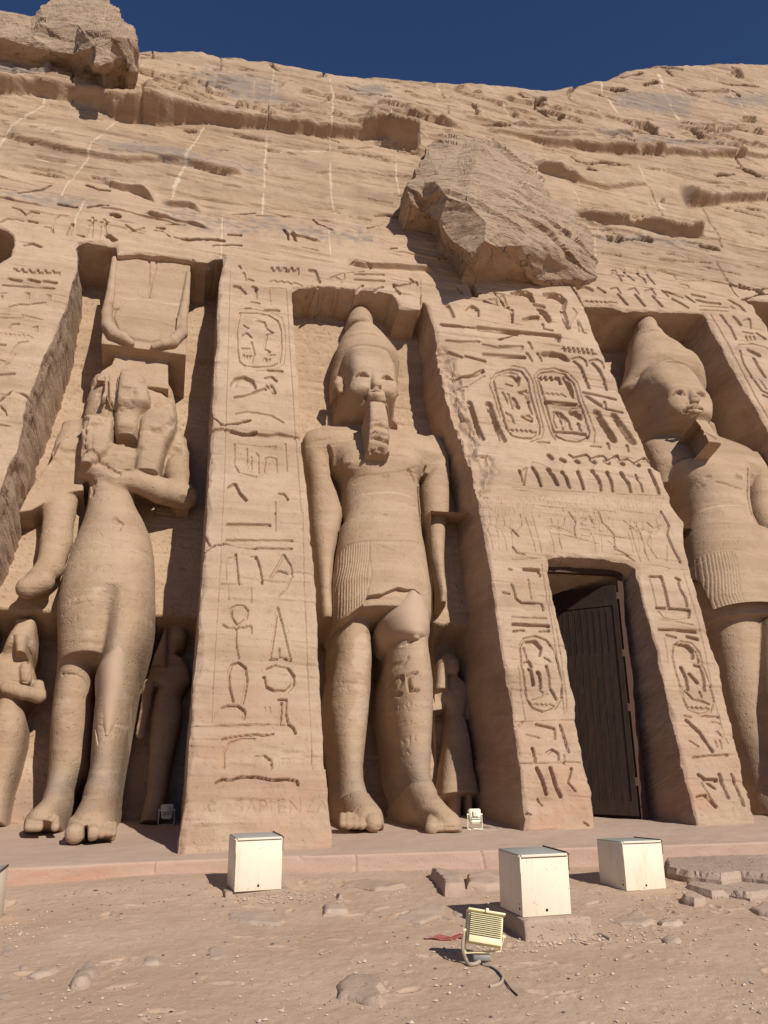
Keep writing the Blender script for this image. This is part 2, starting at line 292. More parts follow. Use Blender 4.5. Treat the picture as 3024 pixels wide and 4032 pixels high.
# ================================================================ CARVING DATA  "tile | width(tile px) depth(cm) | points ; points ..."
GL="""
01|6 2.5|1490 100 1480 400 1475 600 1465 900 1455 1300 1440 1659
02|6 2.5|1438 0 1430 250 1410 600 1390 900 1375 1200 1368 1370
11|6 2.5|195 210 205 400 215 600 230 800 245 1050 265 1300 290 1659;85 205 195 210;85 210 95 320
12|6 2.5|300 0 310 500 330 1000 350 1400 360 1659
11|11 5|-105 372 0 372 80 385 140 420 160 480 165 600 150 690 100 715 0 722 -70 712 -110 680 -122 600 -125 480 -115 420 -105 372
11|6 3|-110 345 0 345 90 360 165 400 185 480 190 600 178 700 120 740 0 745
11|24 6|10 420 45 430 55 455
11|12 5|-80 450 -50 470;-90 520 -60 500 -30 530;70 470 110 500 80 510;70 510 50 600 90 620 75 640 120 640;-30 560 -10 640;-90 600 -40 600;-80 640 -70 690 -60 645 -50 690 -40 645 -30 690 -20 645;50 680 60 660 75 690 90 665
11|20 6|60 350 145 355;80 742 165 748
11|30 8|-150 838 -125 798 -75 790 -30 810 -15 850
11|22 6|-135 915 -60 905 -10 880 60 862
11|18 6|60 795 100 785 130 812;70 840 115 885;100 840 122 885
11|12 4|-130 1020 -60 1005 0 1012 100 1030 180 1075
11|34 7|-280 1128 -200 1120 -100 1150 0 1150 80 1160 150 1150 280 1175
11|10 4|-140 1215 -140 1350 -110 1400 0 1430;190 1215 200 1390;0 1270 15 1290 15 1400;50 1400 60 1310 90 1300 130 1310 135 1400;60 1230 130 1230 120 1250;-60 1240 -60 1380 -30 1300 -30 1380
01|24 7|1485 1500 1520 1480 1545 1530 1590 1580
11|16 5|150 1540 180 1540 205 1575
11|10 4|125 1590 125 1659
12|10 4|125 0 125 120
02|24 6|1480 80 1744 84
02|18 5|1470 182 1890 186
12|14 5|0 235 60 232 150 240 230 240
02|8 3|1465 440 1462 330 1480 295 1525 290;1430 465 1570 465;1478 505 1480 560;1627 490 1628 580;1620 290 1659 288
02|15 6|1527 272 1530 330 1545 465
12|16 6|0 290 20 350 40 460
12|12 5|95 425 140 350 180 275 225 345 235 420;130 395 150 380 205 400
12|9 4|225 430 195 500 145 550
02|13 5|1535 740 1500 680 1498 625 1535 597 1580 600 1605 640 1595 690 1535 740;1445 735 1480 755 1530 755 1590 750 1625 742 1628 785;1530 750 1525 850 1545 945
12|11 5|90 955 115 800 140 615 180 780 225 965;90 955 135 955;185 955 225 965;150 890 150 945 195 950
02|14 6|1510 1230 1485 1130 1480 1050 1500 990 1545 975 1590 1010 1600 1090 1585 1180 1570 1240
12|20 6|75 1020 130 998 200 1010 240 1060 240 1115 200 1158 120 1160 60 1130 50 1070
12|14 6|145 1215 195 1215 190 1300 205 1375 240 1400 255 1435;165 1240 155 1370
12|8 3|55 1265 60 1290;85 1260 92 1295
02|16 6|1440 1270 1480 1255 1540 1255 1580 1285 1585 1310 1575 1340
02|8 4|1240 1390 1400 1385 1560 1380 1659 1375 1859 1385
02|12 6|1440 1470 1560 1450 1659 1440 1700 1450 1770 1440
02|10 4|1450 1659 1450 1560 1480 1500 1560 1470 1650 1470
12|14 5|0 1585 50 1580 90 1610 100 1659
03|14 8|1400 95 1440 70 1500 75 1560 55 1659 60 1759 80 1859 75 1924 85 1930 110
13|6 1.8|20 290 20 212 55 212 65 232 50 250 22 252;95 212 97 290;185 212 140 212 142 290 190 290;142 250 180 250;215 290 215 212 280 290 285 212;320 212 370 212 320 288 375 288;390 288 425 212 462 288;402 262 450 262;-65 288 -35 212 -5 288;-55 262 -15 262;-95 215 -135 215 -140 240 -100 255 -95 280 -140 288;-270 225 -300 215 -320 250 -300 285 -265 280
12|4 1.2|100 1600 100 1640 125 1640;140 1600 140 1640;160 1600 185 1600;170 1600 170 1640;200 1640 200 1600 220 1605 220 1620 200 1620 222 1640;240 1600 240 1640 265 1640;285 1600 315 1600;300 1600 300 1640
11|10 4|90 165 120 155 140 170 165 160 185 175 205 165 230 182 250 170 300 190
11|26 7|352 92 378 95 405 165
11|9 4|480 140 570 105 575 140 545 185;510 130 545 150
11|14 5|640 115 825 120;640 150 830 160
11|16 6|893 182 925 192 1040 168 1045 185 1000 150;895 182 900 215 930 240;645 230 690 190;770 222 820 200
01|14 5|1550 60 1560 80;1580 110 1590 155;1610 150 1640 160;1590 340 1620 340
01|24 6|1520 200 1550 205 1585 245;1640 200 1659 215
11|14 5|0 205 0 270;-30 300 20 310
11|28 8|1245 328 1272 388
11|22 8|1370 355 1400 328 1430 345 1435 385
11|18 7|1200 445 1420 465
11|27 8|1440 465 1580 480 1712 495
11|20 6|1235 550 1330 560 1440 555
11|16 5|1470 575 1560 595 1659 595 1720 605
11|20 7|1250 622 1330 655;1360 650 1480 682
11|25 7|1480 640 1659 655 1735 660
11|18 6|1290 790 1400 775 1470 742
11|11 4|1390 840 1480 780;1290 860 1370 850
11|30 9|1385 950 1400 1000 1430 1100 1465 1180
11|36 10|1510 960 1540 1050 1570 1120 1600 1190
11|13 6|1535 800 1560 760 1620 740 1659 735 1719 748 1759 800 1779 900 1809 1000 1839 1090 1834 1150 1799 1180 1719 1178 1659 1162 1620 1100 1590 1000 1560 900 1535 800
11|9 4|1659 712 1739 728 1790 800 1809 900 1839 1020 1864 1120 1849 1180 1779 1205;1520 790 1510 830 1545 920 1580 1040
21|25 8|0 772 40 790 30 830
21|20 7|10 920 40 980;60 882 100 872 105 950
21|12 6|110 970 130 1020;-60 880 -20 960;-40 830 0 840;-80 772 0 770
21|24 7|70 1040 122 1062
21|12 5|-15 1130 0 1120 15 1140 30 1122 45 1142 60 1124 75 1144 90 1128 105 1146 120 1130 135 1148 155 1140
21|13 6|165 790 190 760 260 750 340 770 400 830 430 930 470 1040 500 1130 490 1180 430 1205 350 1195 290 1170 260 1110 230 1000 200 890 165 790
21|9 4|145 780 180 740 270 730 360 755 420 820 455 930 500 1040 535 1140 530 1210;145 780 175 900 215 1040 250 1140 280 1190
21|28 9|342 798 375 855 402 912
21|10 4|215 895 232 885 245 900 260 887 275 903 290 890 305 906 320 893 350 912
21|24 7|222 945 430 965
21|12 5|390 990 440 985;272 1010 265 1060 285 1110
21|18 7|290 1012 320 1060 325 1120;312 1018 360 1060 380 1120;430 1085 442 1130
21|32 9|385 1018 430 1028 440 1045
21|15 6|290 1140 380 1145
21|20 7|390 1145 490 1160
21|14 6|390 668 440 655 475 680 480 715;505 682 550 670 585 690 590 728;460 885 560 905 670 930
21|20 8|395 680 440 720 470 790 495 855;510 690 560 740 590 800 610 865
21|22 7|475 905 540 945 600 980
21|16 6|600 945 610 990 715 1012;620 1215 625 1250;745 1230 750 1265
21|38 11|550 1015 600 1100 655 1190;665 1035 720 1110 780 1205
21|11 5|510 1235 575 1240;165 1205 240 1210
21|26 9|5 245 60 232 115 248 132 290;175 350 215 370 240 412
21|14 6|0 350 0 420;70 412 120 395 172 392;200 440 200 470 260 482
21|34 10|220 255 280 252 335 285 325 335
21|28 8|325 345 340 400 362 460;150 318 200 328
21|10 4|400 340 420 370 370 450;430 430 440 490 480 500
21|25 8|70 495 190 508 305 520 295 548
21|26 8|-60 490 40 492
21|18 6|-80 590 65 590;-80 655 75 660;95 635 125 680;165 635 185 680;110 560 125 600
21|34 10|208 642 260 628 320 642 350 672
21|12 5|325 600 545 635
21|12 6|335 590 345 615;365 592 375 622;395 595 405 625;425 598 435 628;455 600 465 632;485 602 495 635;515 606 525 640
21|13 7|370 1290 400 1310 440 1300 480 1290 510 1320 560 1300 590 1300 620 1330 680 1295 700 1325 750 1315 790 1345 860 1310 900 1345 945 1330
21|26 8|240 1295 255 1310;320 1322 335 1330;410 1328 425 1338;515 1328 530 1340;605 1338 620 1345;700 1342 715 1350;800 1348 815 1355;912 1360 930 1365
21|18 8|50 1390 65 1430 72 1480;132 1372 165 1420 185 1490;325 1400 350 1440 370 1500;425 1400 445 1450 460 1510;615 1405 640 1460 650 1522;890 1390 930 1470 950 1535
21|25 9|235 1385 265 1430 290 1480
21|21 8|520 1395 565 1460 570 1515;705 1410 750 1470 765 1525
21|13 6|800 1420 835 1480 845 1525
21|5 2|120 1360 130 1335 190 1350 235 1375;310 1385 330 1360;420 1395 430 1365;510 1390 525 1365;0 1500 300 1525 600 1540 960 1555
21|7 2.5|480 -0 480 0
22|9 4|370 0 410 60 400 110 410 160;560 0 580 60 660 150 660 240 740 280 790 320
22|12 6|965 0 1015 90 1000 140 1040 240 1090 330
22|6 2.5|250 140 350 155 450 180 560 210;790 70 830 140 850 240 880 320;760 90 800 240 830 320;85 40 130 180 150 260;130 30 165 160 190 270;300 170 320 240;340 40 330 90 300 110 270 90;500 20 520 60 550 80;620 190 680 240;720 60 790 110;900 130 870 200 930 300;930 60 950 110 920 150;870 70 920 110 960 90;1000 220 1000 320;50 20 60 90 30 130;300 100 370 130;440 40 480 40 440 80 480 90;440 110 500 120;450 150 500 160
22|10 5|0 120 40 160;0 230 30 270 80 280
22|5 2|0 312 230 300;860 345 960 352 1030 372 1140 378
22|18 7|80 372 172 378 178 412
22|10 4|105 435 112 500 125 560;0 680 110 688 220 690
22|14 6|0 470 25 560 60 590 190 595 200 635;12 775 75 768;180 778 240 772
22|20 8|10 728 120 735 235 740
12|12 5|1640 370 1655 374;1600 520 1640 530
22|11 5|50 870 80 820 150 805 220 830 270 890 300 990 325 1100 320 1200 280 1270 210 1295 140 1270 95 1210 80 1100 60 980 50 870
22|26 8|100 850 150 845 180 878 172 920
22|10 5|75 880 100 960;210 942 250 970
22|16 6|85 978 110 970 128 1000;250 1150 285 1210;225 1000 235 1060 240 1130
22|22 8|115 1020 125 1070 135 1115;170 1040 178 1090 180 1135
22|9 4|170 1150 200 1170 190 1190;130 1220 180 1205 230 1180;145 1250 160 1240 175 1255 190 1242 205 1257 220 1244 235 1258 250 1246 275 1258;30 1400 80 1350
22|6 3|0 1360 200 1350 410 1345;190 340 215 500 240 640 270 820 300 1000 340 1300;215 340 245 560 285 760 320 960 350 1200 355 1290;40 1000 60 1200 90 1350
22|14 6|160 1375 275 1402 280 1465;315 1380 345 1470 372 1550;230 1560 265 1537 302 1560 302 1600
22|17 7|135 1530 150 1610
22|8 4|340 1570 345 1630;0 1630 450 1620;95 1440 180 1460
23|19 8|165 0 200 80 225 165;250 0 290 130 320 180
23|13 6|390 0 360 90 410 150
23|10 5|100 290 128 300;170 200 200 240;470 350 500 370
22|16 7|895 420 965 420 990 520 1010 610
22|7 3|890 430 915 540 940 650;945 640 980 690 1060 705 1140 690;960 700 1060 715 1170 735
22|14 6|1060 430 1085 440;1075 450 1085 500 1120 560 1130 612
22|18 7|940 625 1040 632 1145 640 1140 680;955 768 1070 768 1190 778;1135 810 1200 826
22|12 5|1000 800 1060 815;1125 1160 1180 1215 1240 1225 1280 1245
22|9 4|1035 930 1040 870 1090 840 1160 850 1210 910 1250 1030 1290 1130 1310 1220 1290 1290 1220 1310 1150 1285 1110 1210 1080 1100 1050 1000 1035 930
22|28 9|1078 866 1130 872 1160 902 1160 940
22|18 7|1195 912 1205 970;1185 995 1220 1000 1235 1060 1250 1150;1095 1010 1120 1060 1140 1145
22|19 7|1150 1052 1200 1105
22|12 6|1220 1165 1232 1195
22|9 4|1150 1272 1165 1262 1180 1276 1195 1264 1210 1278 1225 1266 1240 1279 1260 1268 1280 1278;1115 1320 1160 1330;1290 1360 1350 1370;1330 1420 1370 1460;1150 1480 1210 1520;1320 1480 1330 1520;1350 1480 1360 1530
22|12 5|1215 1322 1340 1330;1180 1592 1290 1580 1400 1575
22|18 7|1130 1352 1220 1430 1300 1550
22|5 2.5|1110 400 1160 570 1210 740 1260 970 1310 1200 1360 1400 1400 1500;985 820 1010 980;1100 1130 1130 1260
23|18 7|1215 42 1260 75 1330 75;1350 40 1380 130 1400 190;1205 192 1260 180 1320 250
23|15 6|1250 80 1320 130;1430 40 1460 120 1500 240
23|8 4|1230 90 1280 180 1330 250;1500 20 1530 140 1560 260
21|27 8|430 212 480 205 512 220
21|18 7|560 208 600 235;690 250 745 312;802 255 857 318;915 262 970 322
21|11 5|640 215 680 205 705 240;755 220 795 210 820 245;865 228 905 218 930 252
21|11 5|470 298 485 290 500 300 515 291 530 302 545 292 560 302 575 293 590 303 605 293 620 303 640 294 680 302;620 45 715 70;975 230 1105 270;1010 262 970 228
21|14 6|1040 280 1090 305 1140 335
21|16 6|1200 285 1270 300 1350 305;1170 248 1250 262;1130 262 1180 300;1410 282 1480 320 1512 352
21|8 4|1215 325 1400 330;1220 350 1400 356;1420 320 1452 340
21|12 6|620 45 715 70 740 120 785 165;770 70 800 72 820 130 855 150 860 180;830 70 900 80 920 112;855 90 885 140 920 185;690 130 705 165
21|9 4|640 95 670 85 685 110 650 120 640 95;640 122 720 130;1060 145 1140 160 1320 150;1090 180 1140 190 1145 205
21|14 6|950 92 1000 80 1050 110 1060 145
21|11 5|1090 100 1150 95 1200 115 1320 130;1335 105 1430 115 1490 130 1520 105;1520 110 1580 165;1600 115 1640 105 1665 130 1650 160 1610 150;1450 200 1560 205
21|16 6|1355 385 1410 450 1450 530;1510 420 1540 405 1545 460;1590 500 1640 532
21|20 7|1440 395 1480 440
21|12 5|1500 490 1560 500;1520 520 1525 540;1545 520 1550 540;1570 520 1580 540
21|8 4|1455 600 1480 570 1560 565 1650 590 1720 640
21|12 6|1480 610 1500 690 1560 790 1620 870 1659 890
21|24 8|1540 610 1600 640
21|17 7|1570 662 1600 720 1640 780
21|10 5|1610 800 1650 860;1630 900 1700 930
21|8 3.5|1290 380 1400 560 1500 760 1600 950 1700 1120
01|26 7|60 142 130 156
01|30 8|190 152 250 166;285 162 355 172
01|20 6|20 185 180 198 345 208
01|13 5|5 235 40 235;10 250 10 270;165 235 185 235 180 270;305 245 325 245 318 280;60 460 80 440 120 440;215 460 240 455 235 490
01|16 5|60 325 120 308 180 312 290 295
01|8 3|0 375 60 378;0 400 150 400;0 495 15 510 25 495 40 512 55 497 70 515 85 500 100 518 115 503 130 520 145 505 160 522 175 508 210 532;0 680 60 700 100 640
01|11 4|140 380 210 395 270 412;30 730 70 640 120 565 180 555;0 900 60 905
01|18 5|0 578 30 580;0 772 90 765
01|12 5|0 970 30 1000 40 1030;0 1090 60 1100
00|15 5|80 1345 130 1360 170 1395 200 1370 250 1380;0 1440 50 1415 90 1420;185 1430 240 1440;575 1432 620 1432;600 1410 600 1450;655 1442 700 1442;675 1420 690 1452;815 1458 870 1495 930 1475
00|10 4|330 1510 355 1420 390 1395 440 1400;345 1512 340 1480 290 1470;580 1460 555 1530;600 1450 595 1540;655 1470 640 1550;680 1460 690 1540;860 1500 930 1515;840 1510 870 1490;100 1415 150 1430
00|22 7|160 1585 210 1575 260 1595;440 1520 470 1455
"""
# rock cracks (same format); third group after points none
CR="""
00|10 9|205 1120 330 1135 400 1155 465 1172
00|16 10|560 1205 640 1235 708 1240
00|13 8|120 1255 200 1245 280 1230 330 1208
00|14 9|380 1328 480 1345 500 1345;570 1345 640 1335 700 1345
00|6 8|0 1225 110 1240;265 860 380 880 580 890;470 750 560 765 660 775;880 910 1030 922;540 1090 650 1105 755 1115;0 770 60 775;1415 1185 1500 1195 1560 1215;1080 1455 1200 1460;1650 1390 1500 1395;950 1145 1050 1150;1400 960 1480 965;0 695 110 705
00|20 12|1200 848 1250 850
00|26 12|735 1390 760 1400
00|22 14|1130 1540 1200 1550 1380 1552 1450 1560
00|12 10|1380 1590 1500 1585 1560 1590;1000 1490 1060 1500 1100 1530;1480 1520 1560 1525
00|22 14|1020 1475 1060 1480;500 1520 540 1530;700 1530 740 1555
00|7 10|925 575 925 700 920 800;478 490 475 670;1425 340 1432 400 1430 460;985 295 990 380
00|10 9|885 345 940 352 990 355;860 380 950 372 1040 382;1230 372 1290 375;1385 458 1430 460;1150 420 1165 425;1560 460 1640 462;1290 470 1360 485;1080 305 1110 312
00|24 16|1545 650 1585 650
00|10 8|1200 520 1280 530;1230 450 1260 455;1400 525 1500 530
10|9 9|850 530 950 520 1100 535 1200 555
10|13 12|1260 625 1380 655 1440 720 1420 750
10|6 7|420 680 480 650 560 645;150 570 200 535 230 530;560 1000 740 1022 900 1030;530 1105 800 1140 1000 1160;95 945 190 955 300 975;740 705 775 700 785 690;720 1490 800 1470 830 1448;0 1402 120 1408 240 1405;60 1085 100 1090;380 1120 450 1120;180 1230 280 1240;640 1115 780 1130;920 1520 1040 1525;300 1600 400 1620
10|10 10|585 565 620 585 660 600;530 980 600 972 640 978 680 968 745 955;650 625 740 625 800 620;0 715 150 720 300 710
10|16 12|780 1405 850 1400 975 1415;730 620 800 625;100 420 110 450 150 475
10|20 14|925 1435 990 1455 1060 1470;840 632 870 632;1085 1500 1160 1525
10|8 9|735 1290 800 1305 880 1320;510 1360 560 1362;870 1612 910 1610
10|12 10|180 1490 205 1520 210 1555;235 1520 260 1560;370 1430 400 1460 440 1470 490 1495;880 580 920 575;640 455 690 468 700 460 740 465
10|14 12|440 500 400 515;780 475 850 482;1470 815 1640 815;1500 905 1600 925
10|8 10|72 740 72 850;60 1050 64 1075;438 430 440 510;745 480 748 512;1135 495 1165 540;1200 600 1222 635;1245 690 1248 750;1530 920 1600 985
20|24 18|65 618 110 650 150 680 205 640
20|24 16|150 700 190 720 225 745
20|12 10|410 560 365 600 360 635 400 655;430 520 415 550;520 600 570 605
20|14 12|870 438 950 428 1030 440 1100 446;720 490 840 475;1150 600 1260 600 1350 598;1340 530 1420 545 1520 540
20|22 18|1010 465 1035 490;870 540 930 535;670 575 730 572;1425 595 1470 620;300 770 320 760
20|16 14|1100 800 1180 808 1280 798;960 870 1040 880;1390 1135 1440 1130;1320 1140 1390 1145;1350 1135 1400 1138
20|26 18|1510 1100 1560 1120 1600 1135;1180 870 1220 895
20|9 9|1440 960 1450 1020 1490 1070 1510 1095;1420 1180 1490 1222;1450 1090 1500 1080;430 1410 480 1420;690 1480 940 1500;970 1310 980 1290;490 1490 660 1510
20|6 8|885 1210 920 1290 950 1370 1000 1440;1245 1350 1290 1450 1340 1540 1365 1600;600 1070 760 1090;860 1100 960 1110 1090 1115;600 1085 760 1078
20|14 12|380 1020 430 1055;500 1100 540 1120;470 1065 560 1060 690 1075;490 1110 530 1120
20|26 16|640 1560 760 1562 880 1565;1230 1590 1320 1600
20|18 14|980 1470 1000 1440;620 1540 700 1545
20|10 10|560 1500 720 1540;1000 1560 1200 1575;580 1635 700 1650;1470 545 1600 550;690 970 760 975;1220 860 1300 835 1430 832
21|8 7|370 185 410 235 460 320;1330 40 1400 160 1440 230 1470 260;1490 280 1600 250 1659 245
21|30 16|1500 200 1560 215 1610 225
21|10 8|1480 205 1659 215;960 20 1300 40;70 125 150 130
11|12 10|1180 20 1280 22 1300 25;1240 128 1290 150 1330 175
11|22 14|1550 240 1590 280 1610 310;1390 170 1420 250
11|10 9|1480 290 1560 320 1640 330;1580 540 1659 520;600 60 640 50 740 80;590 105 700 100;1300 200 1335 240
11|5 7|1068 150 1068 300 1072 440
11|26 14|330 205 420 200 500 205;560 215 620 225
01|16 9|0 940 80 880 250 930
12|7 5|-210 200 -100 230 0 240
01|10 8|1620 1060 1540 1080 1440 1085 1380 1040;1659 1130 1600 1145 1500 1120;1250 20 1300 50 1400 60
02|8 5|1320 130 1360 215;1320 265 1400 210 1450 210
22|14 8|280 300 380 295 470 310
"""
# ledges: "bottom polyline / top polyline"
LG="""
A|0 0: -300 640 0 632 150 630 250 630 330 655 480 672 560 690 640 710 730 775 800 795 920 802 1050 812 1250 812 1400 820 1560 845 1659 845 | 1 0: 100 858 250 880 420 895 580 905 700 912 790 910 830 935 900 965 1060 990|0 0: -300 500 0 500 200 505 300 540 470 550 530 590 560 625 620 610 740 600 900 595 950 590 1050 605 1150 640 1250 690 1400 705 1500 720 1659 745 | 1 0: 150 770 300 770 460 800 600 812 780 820 900 805 1100 815
B|0 0: -300 340 0 348 80 362 200 382 290 388 350 380|0 0: -300 280 0 290 100 310 200 330 290 352 350 372
C|0 0: 30 892 120 918 250 950 420 1000 560 1027 680 1040 760 1060 900 1060 1010 1058 1040 1045 1200 1052 1330 1100 1450 1130 1580 1140|0 0: 30 868 120 888 250 915 400 940 500 972 600 988 690 1015 850 1030 950 1022 1040 1018 1100 1036 1220 1046 1330 1078 1450 1103 1580 1132
D|0 0: 670 1182 720 1225 850 1252 930 1277 1000 1322 1016 1312|0 0: 670 1168 740 1183 850 1208 930 1213 990 1262 1014 1288
E|0 0: 1050 1337 1110 1350 1220 1357 1310 1386|0 0: 1050 1328 1200 1336 1260 1344 1310 1362
F|2 0: -160 880 0 900 130 930 240 965 400 975 580 1000 760 1010 830 1020 980 1015 1040 995 1150 1005 1290 1010 1440 1022 1560 1026 1800 1040|2 0: -160 840 0 870 200 890 400 905 560 915 700 930 900 945 1040 940 1200 960 1440 970 1550 990 1800 1000
G|2 0: 30 824 150 838 300 852 450 864|2 0: 50 780 200 810 380 830 450 850
H|2 0: 140 868 350 900 550 908|2 0: 120 843 350 868 560 893
I|2 0: 150 1108 250 1142 400 1197 500 1212 620 1227 700 1222 800 1212 885 1214|2 0: 150 1030 250 1045 350 1100 430 1160 500 1180 620 1203 750 1193 885 1203
J|2 0: 1140 1362 1200 1345 1400 1312 1659 1300 1900 1290|2 0: 1195 1237 1400 1230 1659 1235 1900 1240
K|2 0: 400 1400 440 1430 600 1482 800 1502 1000 1540 1240 1542|2 0: 392 1376 600 1395 850 1420 1100 1445 1235 1450
L|2 0: 1190 882 1300 882 1380 872 1440 857|2 0: 1180 860 1300 835 1350 822 1440 830
M|2 0: 1560 975 1659 960 1900 950|2 0: 1560 968 1659 935 1900 920
O|1 1: 600 60 700 82 900 90 1150 100|1 1: 600 40 700 60 900 62 1150 82
P|0 0: 500 505 700 530 800 540 930 555|0 0: 510 480 700 490 800 505 930 545
R|1 0: 0 722 150 728 300 712|1 0: 0 700 150 700 300 700
S|0 0: 970 560 1100 585 1200 590|0 0: 970 540 1080 548 1180 570 1250 585
T|2 0: 1270 625 1350 615 1420 605|2 0: 1265 595 1350 592 1420 590
V|2 0: 650 875 760 888 800 880|2 0: 650 855 760 870 800 875
"""
# pale mortar joints, grey patina polygons, red stains
MT="""
00|13|290 650 280 700 200 740 130 765 80 800 40 880 0 960
00|13|740 800 680 850 620 900 590 970 570 1040 540 1080 490 1140 440 1190 400 1270
00|22|1250 930 1220 980 1200 1060 1160 1150 1130 1230 1110 1335
00|7|1330 820 1290 880 1250 930;355 850 330 880 290 920;400 250 350 350;935 400 890 500;365 840 340 890
00|11|1400 480 1385 560 1385 620 1340 680;545 1310 490 1420 480 1520
00|7|1440 1400 1435 1659;130 790 250 805 400 835;230 1045 360 1060 490 1085
10|9|125 390 105 540 90 680 75 850 60 1050 50 1250 40 1400
10|9|475 525 495 640 495 740 475 810 478 1000 485 1250 510 1440
10|7|820 540 850 640 875 780 880 810;905 985 905 1160 935 1300 975 1420;470 1500 485 1659;1240 700 1250 760
10|9|1490 540 1560 610 1610 680 1640 760;0 970 250 985 460 990
10|6|1165 540 1225 640;1250 920 1240 1000
20|8|585 525 590 600;1230 400 1240 440;1400 600 1470 690 1510 760;1330 500 1335 540
20|12|615 620 660 700 700 740
20|18|950 490 985 590 1030 680 1080 770
20|6|375 1220 430 1310 460 1380;800 1060 850 1160 900 1230;1080 770 1130 840;350 660 400 760
20|26|930 1315 990 1375
21|6|530 -200 545 0
"""
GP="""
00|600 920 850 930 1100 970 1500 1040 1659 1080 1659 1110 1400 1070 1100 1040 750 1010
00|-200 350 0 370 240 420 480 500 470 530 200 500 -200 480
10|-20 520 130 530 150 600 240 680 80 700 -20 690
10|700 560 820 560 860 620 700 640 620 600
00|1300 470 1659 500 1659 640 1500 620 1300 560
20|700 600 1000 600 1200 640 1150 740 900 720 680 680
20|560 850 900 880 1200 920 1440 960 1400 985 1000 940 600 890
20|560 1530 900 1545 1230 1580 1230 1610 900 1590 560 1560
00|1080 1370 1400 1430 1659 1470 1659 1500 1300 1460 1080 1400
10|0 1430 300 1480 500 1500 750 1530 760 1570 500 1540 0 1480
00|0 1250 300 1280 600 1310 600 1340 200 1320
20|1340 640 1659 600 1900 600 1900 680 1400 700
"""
def apply_lines(F,txt,kind,region):
    vlo,vhi=region
    for ln in txt.strip().splitlines():
        p=ln.split('|'); c,r=int(p[0][0]),int(p[0][1])
        if kind=='mortar': wid=float(p[1]); dep=0.; segs=p[2]
        else: wid,dep=[float(a) for a in p[1].split()]; segs=p[2]
        for s in segs.split(';'):
            q=Q(c,r,s); uv=uvf(q)
            if uv[:,1].max()<vlo or uv[:,1].min()>vhi: continue
            w=max(pm(q,wid),.012)
            if kind=='mortar': F.stroke(uv,w*.8,-.004,tint=(.62,0,0),rough=.6)
            elif kind=='crack': F.stroke(uv,w*1.15,dep*.019*max(1,w/.06),rough=.5)
            else: F.stroke(uv,w*1.12,dep*.0115,soft=.42,rough=.04)
def ledge_bump(F,bot,top,h,kA=.8):
    """rock below 'bot' stays, between bot and top the underside slopes out, above top it eases back over height h"""
    b=uvf(bot)
    nb=60; us=np.linspace(b[0,0],b[-1,0],nb)
    vb=np.interp(us,b[:,0],b[:,1])
    # protrusion so that the traced top line is seen above the bottom one
    t0=uvf(top); vt0=np.interp(us,t0[:,0],t0[:,1]); gap=np.clip(vt0-vb,.02,2)
    f0,f1=unproj(bot,0.)[1].mean(),unproj(bot,1.)[1].mean(); fac=max(f0-f1,.3); A=np.maximum(.92*gap/fac,.15)
    t1=uvf(top,.0); A=np.convolve(np.pad(A,3,'edge'),np.ones(7)/7,'valid')
    sh=A*fac                                   # moving out by A lowers the seen line by about this much in v
    vt=np.maximum(vt0-sh,vb+.05+.06*gap)
    lo=np.array([us.min(),vb.min()-.3]); hi=np.array([us.max(),vt.max()+h*1.2])
    k=F.win(np.array([lo,hi]),.4)
    if k is None: return
    U,V=F.U[k],F.V[k]
    n1=vnoise(U*1.6,V*.4,0,31)*.09+vnoise(U*5,V*1,0,33)*.05+vnoise(U*14,V*1,0,34)*.02
    g_=np.interp(U,us,vt-vb)
    VB=np.interp(U,us,vb)+n1*np.clip(g_*3,.2,1); VT=VB+np.maximum(g_,.03); AA=np.interp(U,us,A)
    end=sstep(us[0]-.05,us[0]+.25,U)*(1-sstep(us[-1]-.25,us[-1]+.05,U))
    up=np.clip((V-VB)/(VT-VB),0,1)
    dn=1-sstep(0,1,(V-VT)/(h*(.7+.3*vnoise(U*.8,V*0,0,35))))
    chunk=1+.16*fbm(U*1.3,V*2.,0,3,37)
    F.W[k]+=AA*up*dn*end*chunk+.16*np.minimum(AA,.5)*fbm(U*2.5,V*7,0,4,43)*up*dn*end+.10*np.minimum(AA,.4)*strata(U,V,.22,47)*up*dn*end
def mini_ledges(F,vlo,vhi):
    rng=random.Random(77); A_=uvf(seg_("0 0: 0 632 480 672 1050 812 1659 845")); F_=uvf(seg_("2 0: 0 900 580 1000 1440 1022"))
    spots=[]
    for i in range(150):
        if i%3<2:
            u=rng.uniform(-6,7) if i%2 else rng.uniform(7,25); ln=A_ if u<7 else F_; vb=float(np.interp(u,ln[:,0],ln[:,1])); spots.append((u,vb+rng.uniform(.3,2.6),rng.uniform(.5,2.6),rng.uniform(.03,.16)))
        else: u=rng.uniform(-7,25); spots.append((u,rng.uniform(13.6,15.2) if i%2 else rng.uniform(14,31),rng.uniform(.4,2.2),rng.uniform(.02,.09)))
    for u,vv,L_,A in spots:
        if vv<vlo-1 or vv>vhi: continue
        sl=rng.uniform(-.14,.0); p=np.array([[u,vv+min(0,sl*L_)-.15],[u+L_,vv+.9*A*5+.3]]); k=F.win(p,.05)
        if k is None: continue
        U,V=F.U[k],F.V[k]; t=np.clip((U-u)/L_,0,1); vb=vv+sl*(U-u)+.07*fbm(U*2.2,0*V,0,3,int(vv*31))
        up=np.clip((V-vb)/.02,0,1); dn=1-sstep(0,1,(V-vb)/(3.2*A+.1)); F.W[k]+=A*up*dn*sstep(0,.12,t)*(1-sstep(.8,1,t))*(1+.4*vnoise(U*4,V*6,0,5))
